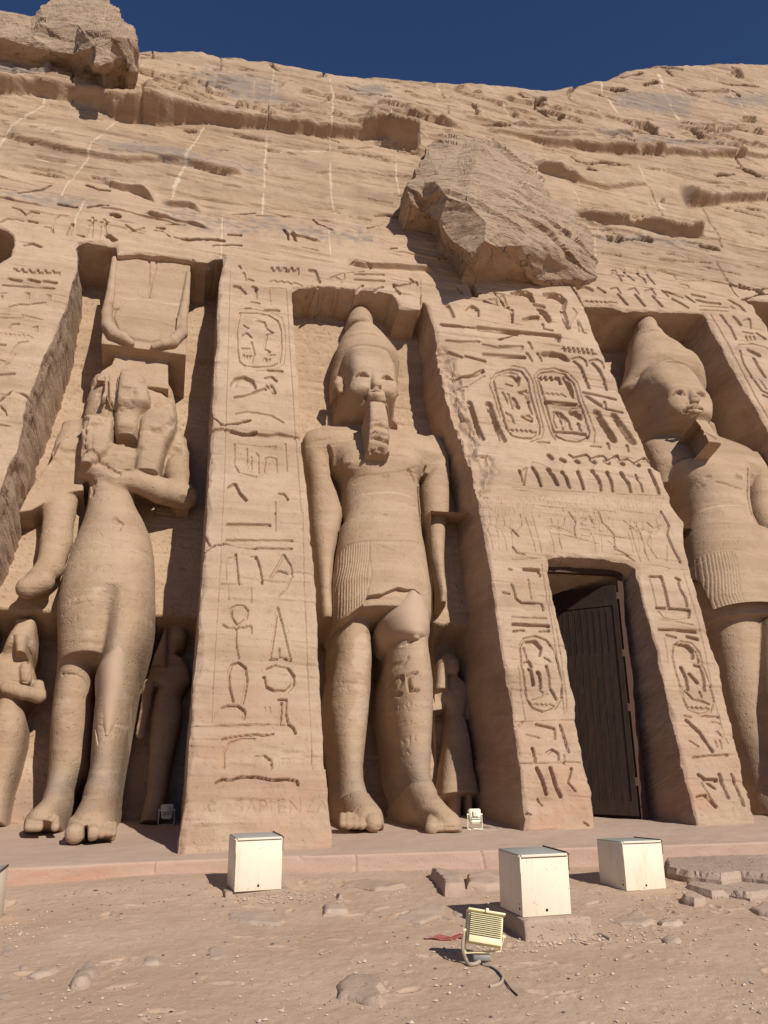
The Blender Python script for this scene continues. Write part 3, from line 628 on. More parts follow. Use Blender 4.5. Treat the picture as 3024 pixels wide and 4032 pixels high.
def carve(F,vlo,vhi,ledges=True):
    if ledges: mini_ledges(F,vlo if vlo>5 else 12.9,vhi)
    if ledges:
        for ln in LG.strip().splitlines():
            p=ln.split('|'); i=1
            # rebuild "bot|top": segments with tile headers; separator is a change where x restarts
            segs=p[1:]; half=LEDGE_SPLIT[p[0]]
            bot=np.concatenate([seg_(s) for s in segs[:half]]); top=np.concatenate([seg_(s) for s in segs[half:]])
            ledge_bump(F,bot,top,LEDGE_H[p[0]])
    apply_lines(F,CR,'crack',(vlo,vhi)); apply_lines(F,MT,'mortar',(vlo,vhi))
    for ln in GP.strip().splitlines():
        c,s=ln.split('|'); uv=uvf(Q(int(c[0]),int(c[1]),s))
        if uv[:,1].max()<vlo or uv[:,1].min()>vhi: continue
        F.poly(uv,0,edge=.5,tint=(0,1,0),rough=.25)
def seg_(s):
    h,b=s.split(':'); c,r=h.split(); return Q(int(c),int(r),b)
LEDGE_SPLIT=dict(A=2,B=1,C=1,D=1,E=1,F=1,G=1,H=1,I=1,J=1,K=1,L=1,M=1,O=1,P=1,R=1,S=1,T=1,V=1)
LEDGE_H=dict(A=1.6,B=.8,C=1.6,D=.7,E=.4,F=1.1,G=.6,H=.5,I=1.2,J=2.2,K=.9,L=.5,M=.8,O=.4,P=.6,R=.6,S=.6,T=.5,V=.4)
# ---------------------------------------------------------------- front sheet
def grid(u0,u1,v0,v1,d): 
    u=np.arange(u0,u1,d); v=np.arange(v0,v1,d); return np.meshgrid(u,v)
QUAL=1.2
def basew(U,V):
    up=sstep(13.2,16,V)
    return wfront(U,V)+(1+.9*up)*rocknoise(U,V)+.25*rocknoise(U*2.1+5,V*2.1)+.10*up*fbm(U*.25,V*.3,0,2,91)+(.010+.085*up)*strata(U,V,1.05,301)+(.008+.022*up)*strata(U,V,.26,311)
def build_front():
    d=.0165/1.5
    U,V=grid(-5.2,18.4,-.7,14.6,d)
    F=Field(U,V,basew(U,V))
    apply_lines(F,GL,'glyph',(-1,15))
    # filled comb signs
    for s,dp,ed in ((QM("0 1: 82 72 108 74 112 88 132 90 134 74 150 76 154 92 180 94 182 78 198 80 202 94 232 96 234 80 250 82 254 98 282 98 284 82 300 84 304 98 332 98 334 84 350 86 354 98 380 98 390 96 388 126 300 120 90 98"),.07,.02),
                (QM("1 1: 96 66 110 66 112 84 128 84 130 66 150 66 152 84 172 84 174 68 196 68 200 84 222 84 224 68 240 70 244 86 262 86 264 74 280 74 280 124 94 110"),.07,.02),
                (QM("2 1: 172 775 190 776 194 790 206 790 208 776 222 778 226 792 240 792 242 778 258 780 262 794 276 794 278 782 308 788 326 838 270 832 190 826"),.09,.02)):
        F.poly(uvf(s),dp,edge=ed)
    zp=lambda t:np.array(t.split(),float).reshape(-1,2)*.4541+np.array([950.2,604.6])
    for t in ("345 75 370 55 410 50 440 65 445 90 430 108 420 85 385 75","492 80 530 62 575 68 598 90 590 125 560 112 520 100","283 75 305 65 325 130 350 160 350 205 338 205 325 165 290 120","465 138 500 150 527 175 520 205 500 200 475 165","385 200 430 172 475 170 470 190 420 195","575 165 590 170 615 215 610 240 590 215","490 350 540 337 590 350 608 375 590 390 560 372 510 370","285 445 330 435 370 445 380 475 362 488 345 465 300 455","365 530 400 525 428 550 425 600 410 570 385 545","340 565 360 585 385 605 378 615 350 595","385 650 425 640 443 655 440 680 410 665","585 465 610 475 645 545 640 568 615 530","500 572 560 585 655 585 650 602 560 600 505 585","560 625 590 650 612 700 600 710 580 670","612 630 650 622 672 640 668 662 640 650","740 625 760 640 830 735 840 765 815 765 765 690","820 640 845 650 920 765 915 782 890 770 840 690","130 580 155 590 190 700 200 765 175 730 150 650","215 590 245 600 290 720 300 768 270 730 240 650","75 460 130 455 190 440 205 425 215 440 185 462 120 470","260 60 300 62 290 75 270 78","225 90 270 85 275 120 255 110","310 625 340 640 360 680 330 690 318 660","650 190 665 200 690 250 665 250","395 900 415 890 405 970 395 940","318 535 330 540 350 615 338 610","395 245 480 250 575 258 570 295 550 272 400 262","175 225 260 235 375 245 370 268 300 255 180 242","5 210 90 215 165 222 160 232 80 228 8 222"):
        F.poly(uvf(zp(t)),.055,edge=.028,rough=.008)
    # rows of small glyphs above the scene and the scattered figures below it
    rng=random.Random(4)
    for row,(y0,y1,n) in enumerate(((1560,1600,60),(1605,1659,60))):
        for i in range(n):
            x=-420+ (1400*i/n)+rng.uniform(-5,5); y=rng.uniform(y0,y1)+ (x*.0)
            a=Q(2,1,f"{x} {y-5} {x+rng.uniform(-16,16)} {y+rng.uniform(8,34)}"); F.stroke(uvf(a),.02,.014,rough=0)
    for i in range(70):
        x=rng.uniform(-330,960); y=rng.uniform(5,120); a=Q(2,2,f"{x} {y} {x+rng.uniform(-6,6)} {y+rng.uniform(10,26)} {x+rng.uniform(-16,16)} {y+rng.uniform(14,30)}"); F.stroke(uvf(a),.018,.012,rough=0)
    for k,x0 in enumerate((-250,-150,-60,250,520,760,840)):              # low relief figures of the lintel scene
        a=Q(2,2,f"{x0} {20+k*8} {x0+8} {70+k*6} {x0-14} {110+k*5} {x0+10} {170+k*5} {x0+20} {250+k*4}"); F.stroke(uvf(a),.025,.02,rough=.2)
        a=Q(2,2,f"{x0+45} {30+k*8} {x0+40} {90+k*6} {x0+55} {150+k*5} {x0+60} {245+k*4}"); F.stroke(uvf(a),.02,.018,rough=.2)
        a=Q(2,2,f"{x0-40} {90+k*6} {x0} {75+k*6} {x0+70} {110+k*6}"); F.stroke(uvf(a),.02,.015,rough=.2)
    # sunk background of the lintel scene, door buttress: worn corner left
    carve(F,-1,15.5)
    # worn, chipped edges round every opening
    for H in HOLES:
        k=F.win(H,.3)
        if k is None: continue
        Uk,Vk=F.U[k],F.V[k]; d_=np.full(Uk.shape,9.)
        near=np.zeros(Uk.shape,bool)
        # distance only where it matters
        step=40
        for a in range(0,len(H),step):
            seg=H[a:a+step+1] if a+step<len(H) else np.vstack([H[a:],H[:1]])
            kk=(Uk>seg[:,0].min()-.2)&(Uk<seg[:,0].max()+.2)&(Vk>seg[:,1].min()-.2)&(Vk<seg[:,1].max()+.2)
            if kk.any(): d_[kk]=np.minimum(d_[kk],polydist(Uk[kk],Vk[kk],seg))
        n=.5+.5*vnoise(Uk*3.5,Vk*3.5,0,51); n2=.5+.5*vnoise(Uk*11,Vk*11,0,52)
        F.W[k]-=(.05*n+.03*n2)*np.clip(1-d_/(.03+.12*n*n),0,1)**1.5
    # eroded patches: broken edge of the door buttress and weathered feet
    for s,dp in (("1 1: 1175 620 1215 600 1260 640 1290 760 1300 900 1330 1000 1400 1150 1420 1230 1410 1330 1380 1320 1340 1180 1290 1080 1250 960 1210 800",.16),("1 1: 1415 1290 1500 1280 1520 1400 1480 1500 1450 1560 1400 1420",.12)):
        F.poly(uvf(Q(1,1,s[5:])),dp,edge=.34,rough=.10)
    low=1-sstep(.1,2.3,V+.5*vnoise(U*.8,V*.8,0,61))
    F.W+=low*(.035*fbm(U*3.5,V*3.5,0,4,63)); F.T[...,2]=np.maximum(F.T[...,2],.45*low*sstep(-.4,.6,fbm(U*1.5,V*2.5,0,3,64)))
    # holes
    cu=(U[:-1,:-1]+U[1:,1:])/2; cv=(V[:-1,:-1]+V[1:,1:])/2
    cut=np.zeros(cu.shape,bool)
    for H in HOLES:
        m=(cu>H[:,0].min())&(cu<H[:,0].max())&(cv>H[:,1].min())&(cv<H[:,1].max())
        cut[m]|=inpoly(cu[m],cv[m],H)
    keep=~cut
    ny,nx=U.shape; idx=np.arange(ny*nx).reshape(ny,nx)
    P=np.stack([U,V,F.W],-1).reshape(-1,3); T=F.T.reshape(-1,3)
    # boundary edges kept|cut, ordered so that the extruded wall faces outwards
    E=[]
    a=keep[:,:-1]&~keep[:,1:]; i,j=np.where(a); E.append(np.stack([idx[i,j+1],idx[i+1,j+1],i*10000+j],-1))
    a=~keep[:,:-1]&keep[:,1:]; i,j=np.where(a); E.append(np.stack([idx[i+1,j+1],idx[i,j+1],i*10000+j+1],-1))
    a=keep[:-1]&~keep[1:]; i,j=np.where(a); E.append(np.stack([idx[i+1,j+1],idx[i+1,j],i*10000+j],-1))
    a=~keep[:-1]&keep[1:]; i,j=np.where(a); E.append(np.stack([idx[i+1,j],idx[i+1,j+1],(i+1)*10000+j],-1))
    E=np.concatenate(E); bv=np.unique(E[:,:2])
    segA=np.concatenate(HOLES); segB=np.concatenate([np.roll(H,-1,0) for H in HOLES])
    for s0 in range(0,len(bv),2000):
        b=bv[s0:s0+2000]; q=P[b,:2][:,None]; e=(segB-segA)[None]; t=np.clip(((q-segA[None])*e).sum(-1)/((e*e).sum(-1)+1e-12),0,1)
        c=segA[None]+t[...,None]*e; dd=((q-c)**2).sum(-1); m=dd.argmin(1); r=np.arange(len(b))
        ok=dd[r,m]<(1.6*d)**2; P[b[ok],:2]=c[r,m][ok]
    # rings going back into the rock
    depth=2.9; steps=[.02,.06,.12,.2,.3,.42,.56,.72,.9,1.15,1.5,2.0,2.9]
    loc=-np.ones(ny*nx,int); loc[bv]=np.arange(len(bv)); B=P[bv]; TB=T[bv]
    V3=[P]; T3=[T]; base=ny*nx; ring=[bv]; chis=np.where(B[:,0]<-2,.04,.02)
    for s in steps:
        n1=.8*vnoise(B[:,0]*3,B[:,1]*3,s*3,71)+.7*vnoise(B[:,0]*13,B[:,1]*9,s*14,72)+.4*vnoise(B[:,0]*13,B[:,1]*30,s*30,75)
        n2=vnoise(B[:,0]*3+7,B[:,1]*3,s*3,73)+.6*vnoise(B[:,0]*11+3,B[:,1]*11,s*9,74)
        g=min(1,s/.15)
        V3.append(np.stack([B[:,0]+chis*n1*g,B[:,1]+chis*n2*g,B[:,2]-s],-1)); T3.append(TB*np.array([.3,1,1])); ring.append(base+np.arange(len(bv))); base+=len(bv)
    V3=np.concatenate(V3); T3=np.concatenate(T3)
    quads=[];owner=[]
    i,j=np.where(keep); quads.append(np.stack([idx[i,j],idx[i,j+1],idx[i+1,j+1],idx[i+1,j]],-1)); owner.append(np.stack([cu[i,j],cv[i,j]],-1))
    ci,cj=E[:,2]//10000,E[:,2]%10000
    for k in range(len(steps)):
        r0,r1=ring[k],ring[k+1]
        quads.append(np.stack([r0[loc[E[:,0]]],r1[loc[E[:,0]]],r1[loc[E[:,1]]],r0[loc[E[:,1]]]],-1)); owner.append(np.stack([cu[ci,cj],cv[ci,cj]],-1))
    quads=np.concatenate(quads); owner=np.concatenate(owner)
    X=world(V3[:,0],V3[:,1],V3[:,2])
    ou,ov=owner.T
    fr=ov>12.25
    reg=np.where(fr,0,np.where(ou<-1.2,1,np.where(ou<3.2,2,np.where(ou<11.,3,4))))
    return X,quads,reg,T3
temple=empty('rock_temple',(0,Y0,0),'sandstone temple front cut into the cliff with niches, carved buttresses and a doorway','temple')
X,qd,reg,TT=build_front()
for r,nm,lb in ((0,'frieze','band of large sunk hieroglyphs above the niches'),(1,'buttress','carved buttress at the left edge with a rough chiselled side'),(2,'buttress','buttress with two cartouches, an ankh and worn foot between the two left statues'),(3,'buttress','wide door buttress with paired cartouches and a frieze of cobras'),(4,'buttress','carved buttress at the right edge')):
    k=reg==r
    a,b,c=compact(X,qd[k],TT); o=mesh_np(nm,a,b,M_FAC,None,True,c); reparent(o,temple); o['label']=lb
print('front',len(qd),time.time()-T0)
# ---------------------------------------------------------------- niche walls
def wb1(u,v): return np.where(True,-1.45+.25*sstep(9,12,v)-1.0*(1-sstep(VL1-.06,VL1+.03,v)),0)
def wb2(u,v): return -1.25+.33*sstep(10,12,v)-.85*(1-sstep(VL2-.06,VL2+.03,v))
def wb3(u,v): return -1.45-.7*(1-sstep(3.6,3.75,v))
VL1=0;VL2=0
VL1=float(uvf(Q(0,2,"1180 662"),0,lambda u,v:-1.45+0*u)[0,1]); VL2=float(uvf(Q(1,2,"1250 740"),0,lambda u,v:-1.2+0*u)[0,1])
def niche(u0,u1,v0,v1,wf,label,d=.026,seed=0):
    d/=QUAL; U,V=grid(u0,u1,v0,v1,d)
    wob=.07*vnoise(U*1.3,V*0,0,81+seed)+.03*vnoise(U*5,V*0,0,82+seed)
    W=wf(U,V+wob)+.8*rocknoise(U,V+seed)+.012*fbm(U*9,V*9,0,3,85+seed)
    F=Field(U,V,W)
    low=1-sstep(.2,2.6,V+.5*vnoise(U*.8,V*.8,0,61)); F.T[...,2]=.25*low
    # grey damp band and pale salts low on the wall
    F.T[...,1]=.8*np.exp(-((V-1.15+.1*vnoise(U*.7,0*V,0,87))/.28)**2)
    F.T[...,0]=.45*sstep(.25,.55,fbm(U*2.2,V*2.2,0,4,88+seed))*sstep(1.3,2.2,V)*(1-sstep(3.8,4.6,V))
    ny,nx=U.shape; idx=np.arange(ny*nx).reshape(ny,nx)
    q=np.stack([idx[:-1,:-1],idx[:-1,1:],idx[1:,1:],idx[1:,:-1]],-1).reshape(-1,4)
    o=mesh_np('niche_wall',world(F.U,F.V,F.W).reshape(-1,3),q,M_NICHE,None,True,F.T.reshape(-1,3)); reparent(o,temple); o['label']=label
niche(-4.2,1.2,-1.2,14.2,wb1,'back wall of the niche behind the queen statue',seed=0)
niche(1.2,5.9,-1.0,13.2,wb2,'back wall of the niche behind the striding king',seed=3)
niche(8.4,15.8,-1.0,14.0,wb3,'back wall of the niche behind the right king',.03,seed=6)
niche(-7.5,-3.9,9.5,14.5,lambda u,v:-1.2+0*v,'dark niche at the left edge',.05,seed=9)
niche(14.0,24,-1,15.5,lambda u,v:-1.2+0*v,'dark niche at the right edge',.05,seed=12)
print('niches',time.time()-T0)
# ================================================================ CLIFF
SKY=QM("0 0: -700 60 -300 62 0 62 100 75 170 80 300 200 700 300 880 292 980 290 1130 293 1250 300 1340 320 1420 340 1500 350 1659 370 | 1 0: 120 385 280 405 430 430 640 445 700 455 750 450 870 460 1130 480 1400 495 1659 520 | 2 0: 180 545 300 545 350 530 500 490 650 460 800 420 960 400 1200 395 1400 385 1659 378 1900 372 2200 372")
def build_cliff():
    d=.036/QUAL
    sk=uvf(SKY); U,V=grid(-9,27.5,14.4,34.5,d)
    W=basew(U,V)-.015*(1-sstep(14.6,14.9,V))
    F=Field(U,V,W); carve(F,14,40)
    for s,dp in (("20|780 788 880 782 950 820 945 860 860 862 790 842",.28),("20|1488 768 1570 768 1562 806 1492 800",.3),("20|1428 430 1480 438 1502 500 1430 492",.3),("20|895 820 945 815 940 862 900 860",.3)):
        c,q=s.split('|'); F.poly(uvf(Q(int(c[0]),int(c[1]),q)),dp,edge=.12,rough=.05)
    rng=random.Random(11)
    for i in range(230):                        # small bedding cracks and chips
        a=rng.uniform(-8,26); bb=rng.uniform(14.6,31); L_=rng.uniform(.25,1.5); sl=rng.uniform(-.12,.02)
        p=np.array([[a+L_*t,bb+sl*L_*t+rng.uniform(-.03,.03)] for t in (0,.3,.6,1)]); F.stroke(p,rng.uniform(.03,.075),rng.uniform(.05,.16),rough=.9)
    # top rounds back
    vs=np.interp(U,sk[:,0],sk[:,1])+.05*vnoise(U*1.5,0*U,0,93)+.03*vnoise(U*6,0*U,0,94)
    dd=vs-V; F.W-=.30*np.clip(1-dd/.6,0,1)**2.2*(dd>0)
    kk=(V>19)*(1+0*U); lay=np.round(fbm(U*.15,(V+.1*U)*.9,0,2,95)*6)/6; F.W+=.07*lay*sstep(15.5,18,V)
    keepv=np.minimum(V,vs)                     # rows above the skyline collapse on it and run back
    over=V-keepv
    Wn=np.where(over>0,np.interp(0,[0,1],[0,0])+F.W*0,F.W)
    # last valid w for each column
    iv=np.clip(((vs-14.4)/d).astype(int),0,V.shape[0]-1); wl=F.W[iv,np.arange(V.shape[1])[None]*np.ones_like(iv)] if False else np.take_along_axis(F.W,iv,0)
    far=over*4.5; Wf=np.where(over>0,wl-far*math.cos(BETA)*1.0,F.W); Vf=np.where(over>0,vs+far*math.sin(BETA)*.8,V)
    ny,nx=U.shape; idx=np.arange(ny*nx).reshape(ny,nx)
    q=np.stack([idx[:-1,:-1],idx[:-1,1:],idx[1:,1:],idx[1:,:-1]],-1)
    ov=(over[:-1,:-1]<6)
    q=q[ov].reshape(-1,4)
    a,b,c=compact(world(U,Vf,Wf).reshape(-1,3),q,F.T.reshape(-1,3))
    o=mesh_np('cliff',a,b,M_CLIFF,None,True,c); put(o,kind='structure',label='layered sandstone cliff rising above the temple front')
build_cliff(); print('cliff',time.time()-T0)
# ---------------------------------------------------------------- jutting boulders
from mathutils.geometry import delaunay_2d_cdt
def boulder(name,ring,inner,label,seed,amp=.12,levels=3,mat=None):
    """ring / inner: (tile c, r, x, y, w). Traced outline with its own distance, closed to the cliff behind."""
    P2=[];Wd=[]
    for c,r,x,y,w in ring+inner: P2.append(np.array([553*c+x/3,553*r+y/3])); Wd.append(w)
    P2=np.array(P2);Wd=np.array(Wd); n=len(ring)
    uv=np.stack(unproj(P2,Wd),-1); vs=[Vector((a,-b)) for a,b in P2]
    co,ed,fa,ov,oe,of=delaunay_2d_cdt(vs,[(i,(i+1)%n) for i in range(n)],[],2,1e-6)
    mp=[o[0] for o in ov]; pts=np.array([list(world(uv[i,0],uv[i,1],Wd[i])) for i in mp])
    bm=bmesh.new(); bv=[bm.verts.new(p) for p in pts]
    for f in fa:
        try: bm.faces.new([bv[i] for i in f])
        except ValueError: pass
    bm.normal_update()
    be=[e for e in bm.edges if e.is_boundary]
    ret=bmesh.ops.extrude_edge_only(bm,edges=be); nv=[g for g in ret['geom'] if isinstance(g,bmesh.types.BMVert)]
    for v in nv: v.co-=Vector(NRM)*1.6
    for f in bm.faces:
        pass
    bmesh.ops.recalc_face_normals(bm,faces=bm.faces)
    bmesh.ops.triangulate(bm,faces=bm.faces)
    for lv in range(levels):
        bmesh.ops.subdivide_edges(bm,edges=bm.edges,cuts=1,use_grid_fill=True)
    bm.normal_update(); co=np.array([v.co[:] for v in bm.verts]); no=np.array([v.normal[:] for v in bm.verts])
    a=fbm(co[:,0]*.9,co[:,1]*.9,co[:,2]*1.6,4,seed,.5)*amp*1.1
    a+=.55*amp*vnoise(co[:,0]*.5,co[:,1]*.5,co[:,2]*2.6+.5*co[:,0],seed+9)
    a+=.25*amp*fbm(co[:,0]*5,co[:,1]*5,co[:,2]*8,3,seed+3)+(1.3 if seed==7 else .35)*amp*strata(co[:,0]*1.,co[:,2]+.35*co[:,0]-.3*co[:,1],.55,seed+21)
    co2=co+no*a[:,None]
    for v,c in zip(bm.verts,co2): v.co=c
    me=bpy.data.meshes.new(name); bm.to_mesh(me); bm.free(); me.materials.append(mat or M_BLD)
    for p in me.polygons: p.use_smooth=True
    me.set_sharp_from_angle(angle=math.radians(24))
    o=bpy.data.objects.new(name,me); COL.objects.link(o); return put(o,label,'boulder')
boulder('boulder',[(1,0,1300,868,.3),(1,0,1200,900,.3),(1,0,1110,965,.3),(1,0,1070,1040,.5),(1,0,1040,1130,.8),(1,0,978,1225,1.0),(1,0,1000,1300,.9),(1,0,1080,1380,.6),(1,0,1165,1445,.4),(1,0,1195,1540,.3),(1,0,1250,1625,.2),(1,1,1310,100,.1),(1,1,1340,130,.15),(1,1,1420,145,.15),(1,1,1659,118,.2),(2,1,150,140,.2),(2,1,440,150,.15),(2,1,545,140,.1),(2,1,530,0,.1),(2,0,510,1560,.1),(2,0,480,1480,.15),(2,0,400,1385,.15),(2,0,270,1310,.2),(2,0,210,1200,.3),(2,0,150,1105,.2),(2,0,140,1000,.1),(2,0,0,925,.1),(1,0,1550,930,.1),(1,0,1430,900,.3)],
 [(1,0,1440,960,.9),(1,0,1420,1060,1.15),(1,0,1380,1150,1.4),(1,0,1310,1190,1.35),(1,0,1240,1275,1.5),(1,0,1170,1200,1.3),(1,0,1175,1130,1.15),(1,0,1300,1000,.75),(1,0,1090,1190,1.1),(1,0,1180,1440,1.0),(1,0,1260,1560,.9),(1,0,1370,1320,1.55),(1,0,1490,1440,1.55),(1,0,1480,1560,1.45),(1,0,1400,1640,1.2),(1,0,1500,1190,1.35),(1,0,1600,1150,1.0),(2,0,0,1230,1.2),(2,0,0,1380,1.3),(2,0,100,1400,1.15),(2,0,130,1480,1.1),(2,0,400,1560,.8),(2,0,200,1300,.8),(2,0,300,1450,.9),(2,0,90,1590,1.1),(2,0,-100,1600,1.25),(2,0,-60,1500,1.4),(1,1,1360,60,.5),(1,1,1560,10,.8),(2,1,0,30,.75),(2,1,340,20,.6),(2,1,500,50,.35),(2,0,350,1610,.8),(1,0,1600,1000,.5)],
 'huge broken sandstone boulder jutting from the cliff above the middle niche',7,.13,4)
boulder('boulder',[(0,0,205,98,.2),(0,0,260,45,.3),(0,0,390,-5,.3),(0,0,560,-40,.3),(0,0,700,-5,.5),(0,0,745,35,.6),(0,0,790,100,.7),(0,0,850,180,.8),(0,0,890,260,.8),(0,0,882,310,.8),(0,0,850,345,.9),(0,0,825,400,.8),(0,0,770,485,.3),(0,0,665,478,.6),(0,0,610,492,.3),(0,0,530,480,.2),(0,0,440,440,.1),(0,0,200,390,.1),(0,0,0,350,.1),(0,0,-250,330,.1),(0,0,-250,60,.1),(0,0,0,62,.1),(0,0,100,75,.1)],
 [(0,0,520,330,1.1),(0,0,680,200,1.5),(0,0,735,250,1.6),(0,0,830,250,1.3),(0,0,450,60,.8),(0,0,600,60,1.0),(0,0,300,150,.8),(0,0,200,230,.7),(0,0,500,150,1.1),(0,0,610,300,1.5),(0,0,720,400,1.3),(0,0,620,420,1.2),(0,0,0,150,.5),(0,0,560,400,.8),(0,0,350,330,.6),(0,0,200,300,.5),(0,0,0,240,.55),(0,0,480,350,.8)],
 'rugged boulder perched on the cliff top at the upper left',19,.16,4)
print('boulders',time.time()-T0)
# ================================================================ STATUES (signed field in facade space -> surface nets)
DW=0.
def up2(p,w): return unproj(p,np.asarray(w,float)+DW)
class Vol:
    def __init__(s,u0,u1,v0,v1,w0,w1,h):
        s.o=np.array([u0,v0,w0]); s.h=h; s.n=[int((b-a)/h)+2 for a,b in ((u0,u1),(v0,v1),(w0,w1))]
        s.ax=[o+h*np.arange(n) for o,n in zip(s.o,s.n)]
        s.F=np.full(s.n,.5,np.float32)
    def win(s,lo,hi):
        sl=[]
        for a,l,h_ in zip(s.ax,lo,hi):
            i0,i1=np.searchsorted(a,[l,h_]); 
            if i1<=i0: return None
            sl.append(slice(i0,i1))
        return tuple(sl)
    def grid(s,sl):
        return [a[i].reshape([-1 if k==j else 1 for j in range(3)]) for k,(a,i) in enumerate(zip(s.ax,sl))]
    def blend(s,sl,D,k,op='add'):
        A=s.F[sl]; D=np.clip(D,-.5,.5)
        if op=='add':
            h=np.clip(.5+.5*(A-D)/k,0,1); s.F[sl]=A*(1-h)+D*h-k*h*(1-h)
        else:
            D=-D; h=np.clip(.5-.5*(A-D)/k,0,1); s.F[sl]=A*(1-h)+D*h+k*h*(1-h)
    def loft(s,rows,k=.05,op='add',back=None,vf=.35,bb=None,tap=0.):
        """rows: (yL, xL, yR, xR, wc, bf, n) in photo coordinates; left/right silhouettes at depth wc, bulging bf forward, running back to 'back'"""
        R=np.array(rows,float)
        R[:,4]+=DW; wu=R[:,4]+(.3*vf if vf<.95 else .7)*R[:,5]; wv=R[:,4]+vf*R[:,5]
        uL,_=unproj(R[:,[1,0]],wu); uR,_=unproj(R[:,[3,2]],wu); _,vL=unproj(R[:,[1,0]],wv); _,vR=unproj(R[:,[3,2]],wv); vm=(vL+vR)/2
        if back is not None: back=back+0
        def so(v,x): i=np.argsort(v); return v[i],x[i]
        v0,v1=vm.min(),vm.max(); bk=(back if back is not None else -2.6)
        sl=s.win((min(uL.min(),uR.min())-.15,v0-.2,bk-.1),(max(uL.max(),uR.max())+.15,v1+.2,(R[:,4]+R[:,5]).max()+.15))
        if sl is None: return
        U,V,Wg=s.grid(sl); v=V.ravel()
        def ev(vs,x):
            a,b=so(vs,x); y=np.interp(v,a,b); 
            kn=np.hanning(9); kn/=kn.sum(); return np.convolve(np.pad(y,4,'edge'),kn,'valid').reshape(1,-1,1)
        l,r=ev(vL,uL),ev(vR,uR); wc=ev(vm,R[:,4]); b=np.maximum(ev(vm,R[:,5]),.02); nn=ev(vm,R[:,6])
        c=(l+r)/2; a=np.maximum((r-l)/2,.02)
        if tap: a=a+tap*np.clip(wc+b-.25-Wg,0,1.6)
        x=np.abs((U-c)/a); z=np.maximum((Wg-wc)/b,0) if bb is None else np.abs(Wg-wc)/np.where(Wg>wc,b,bb)
        g=(x**nn+z**nn)**(1/nn); D=(g-1)*np.minimum(a,np.where(Wg>wc,b,a))
        D=np.maximum(D,np.maximum(v0-V,V-v1)); D=np.maximum(D,bk-Wg)
        s.blend(sl,D,k,op)
    def chain(s,pts,k=.05,op='add',flat=1.):
        """pts: (x,y,w,r): tapered limb through traced points"""
        P=[]
        for x,y,w,r in pts:
            u,v=up2(np.array([x,y]),w); P.append((float(u),float(v),w+DW,r))
        for a,b in zip(P[:-1],P[1:]):
            a=np.array(a);b=np.array(b); rm=max(a[3],b[3])+.12
            lo=np.minimum(a[:3],b[:3])-rm; hi=np.maximum(a[:3],b[:3])+rm; sl=s.win(lo,hi)
            if sl is None: continue
            U,V,Wg=s.grid(sl); e=b[:3]-a[:3]; L=e@e+1e-9
            t=np.clip(((U-a[0])*e[0]+(V-a[1])*e[1]+(Wg-a[2])*e[2])/L,0,1)
            D=np.sqrt((U-a[0]-t*e[0])**2+(V-a[1]-t*e[1])**2+((Wg-a[2]-t*e[2])*flat)**2)-(a[3]+t*(b[3]-a[3]))
            s.blend(sl,D,k,op)
    def ell(s,x,y,w,ru,rv,rw,k=.05,op='add',rot=0):
        u,v=up2(np.array([x,y],float),w); w=w+DW; rm=max(ru,rv)+.1
        sl=s.win((u-rm,v-rm,w-rw-.1),(u+rm,v+rm,w+rw+.1))
        if sl is None: return
        U,V,Wg=s.grid(sl); dx,dy=U-u,V-v; ca,sa=math.cos(rot),math.sin(rot)
        X_,Y_=dx*ca+dy*sa,-dx*sa+dy*ca
        g=np.sqrt((X_/ru)**2+(Y_/rv)**2+((Wg-w)/rw)**2); s.blend(sl,(g-1)*min(ru,rv,rw),k,op)
    def slab(s,poly,w0,w1,k=.03,op='add',wref=None):
        """prism of a traced outline between depths w0 (back) and w1 (front)"""
        w0+=DW; w1+=DW; p=np.stack(unproj(np.array(poly,float),w1 if wref is None else wref),-1)
        sl=s.win((*(p.min(0)-.12),w0-.12),(*(p.max(0)+.12),w1+.12))
        if sl is None: return
        U,V,Wg=s.grid(sl); UU,VV=np.broadcast_arrays(U[:,:,0],V[:,:,0])
        d=polydist(UU,VV,p,True); d=np.where(inpoly(UU,VV,p),-d,d)[:,:,None]
        D=np.maximum(d,np.maximum(w0-Wg,Wg-w1)); s.blend(sl,D,k,op)
    def cutv(s,line,keep='above',k=.02,w=-.4):
        """keep the part above/below a traced line"""
        p=np.stack(up2(np.array(line,float),w),-1); i=np.argsort(p[:,0]); vv=np.interp(s.ax[0],p[i,0],p[i,1]).reshape(-1,1,1)
        V=s.ax[1].reshape(1,-1,1); D=(vv-V) if keep=='above' else (V-vv)
        D=np.broadcast_to(D,s.F.shape); s.F=np.maximum(s.F,np.clip(D,-.5,.5).astype(np.float32))
    def mesh(s,name,mat,parent,detail=None,amp=.012,label=None,origin=None,tint=None):
        F=s.F.copy()
        nx,ny,nz=F.shape; S=F<0
        c=[S[i:nx-1+i,j:ny-1+j,k:nz-1+k] for i in (0,1) for j in (0,1) for k in (0,1)]
        allin=np.logical_and.reduce(c); anyin=np.logical_or.reduce(c); act=anyin&~allin
        I,J,Kk=np.where(act); idx=-np.ones(act.shape,np.int64); idx[I,J,Kk]=np.arange(len(I))
        P=np.zeros((len(I),3)); C=np.zeros(len(I))
        for a in range(8):
            for ax in range(3):
                bit=(4,2,1)[ax]
                if a&bit: continue
                b=a|bit; oa=np.array([(a>>2)&1,(a>>1)&1,a&1]); ob=np.array([(b>>2)&1,(b>>1)&1,b&1])
                fa=F[I+oa[0],J+oa[1],Kk+oa[2]]; fb=F[I+ob[0],J+ob[1],Kk+ob[2]]
                m=(fa<0)!=(fb<0); t=np.where(m,fa/np.where(m,fa-fb,1),0)
                p=oa[None]+t[:,None]*(ob-oa)[None]; P+=np.where(m[:,None],p,0); C+=m
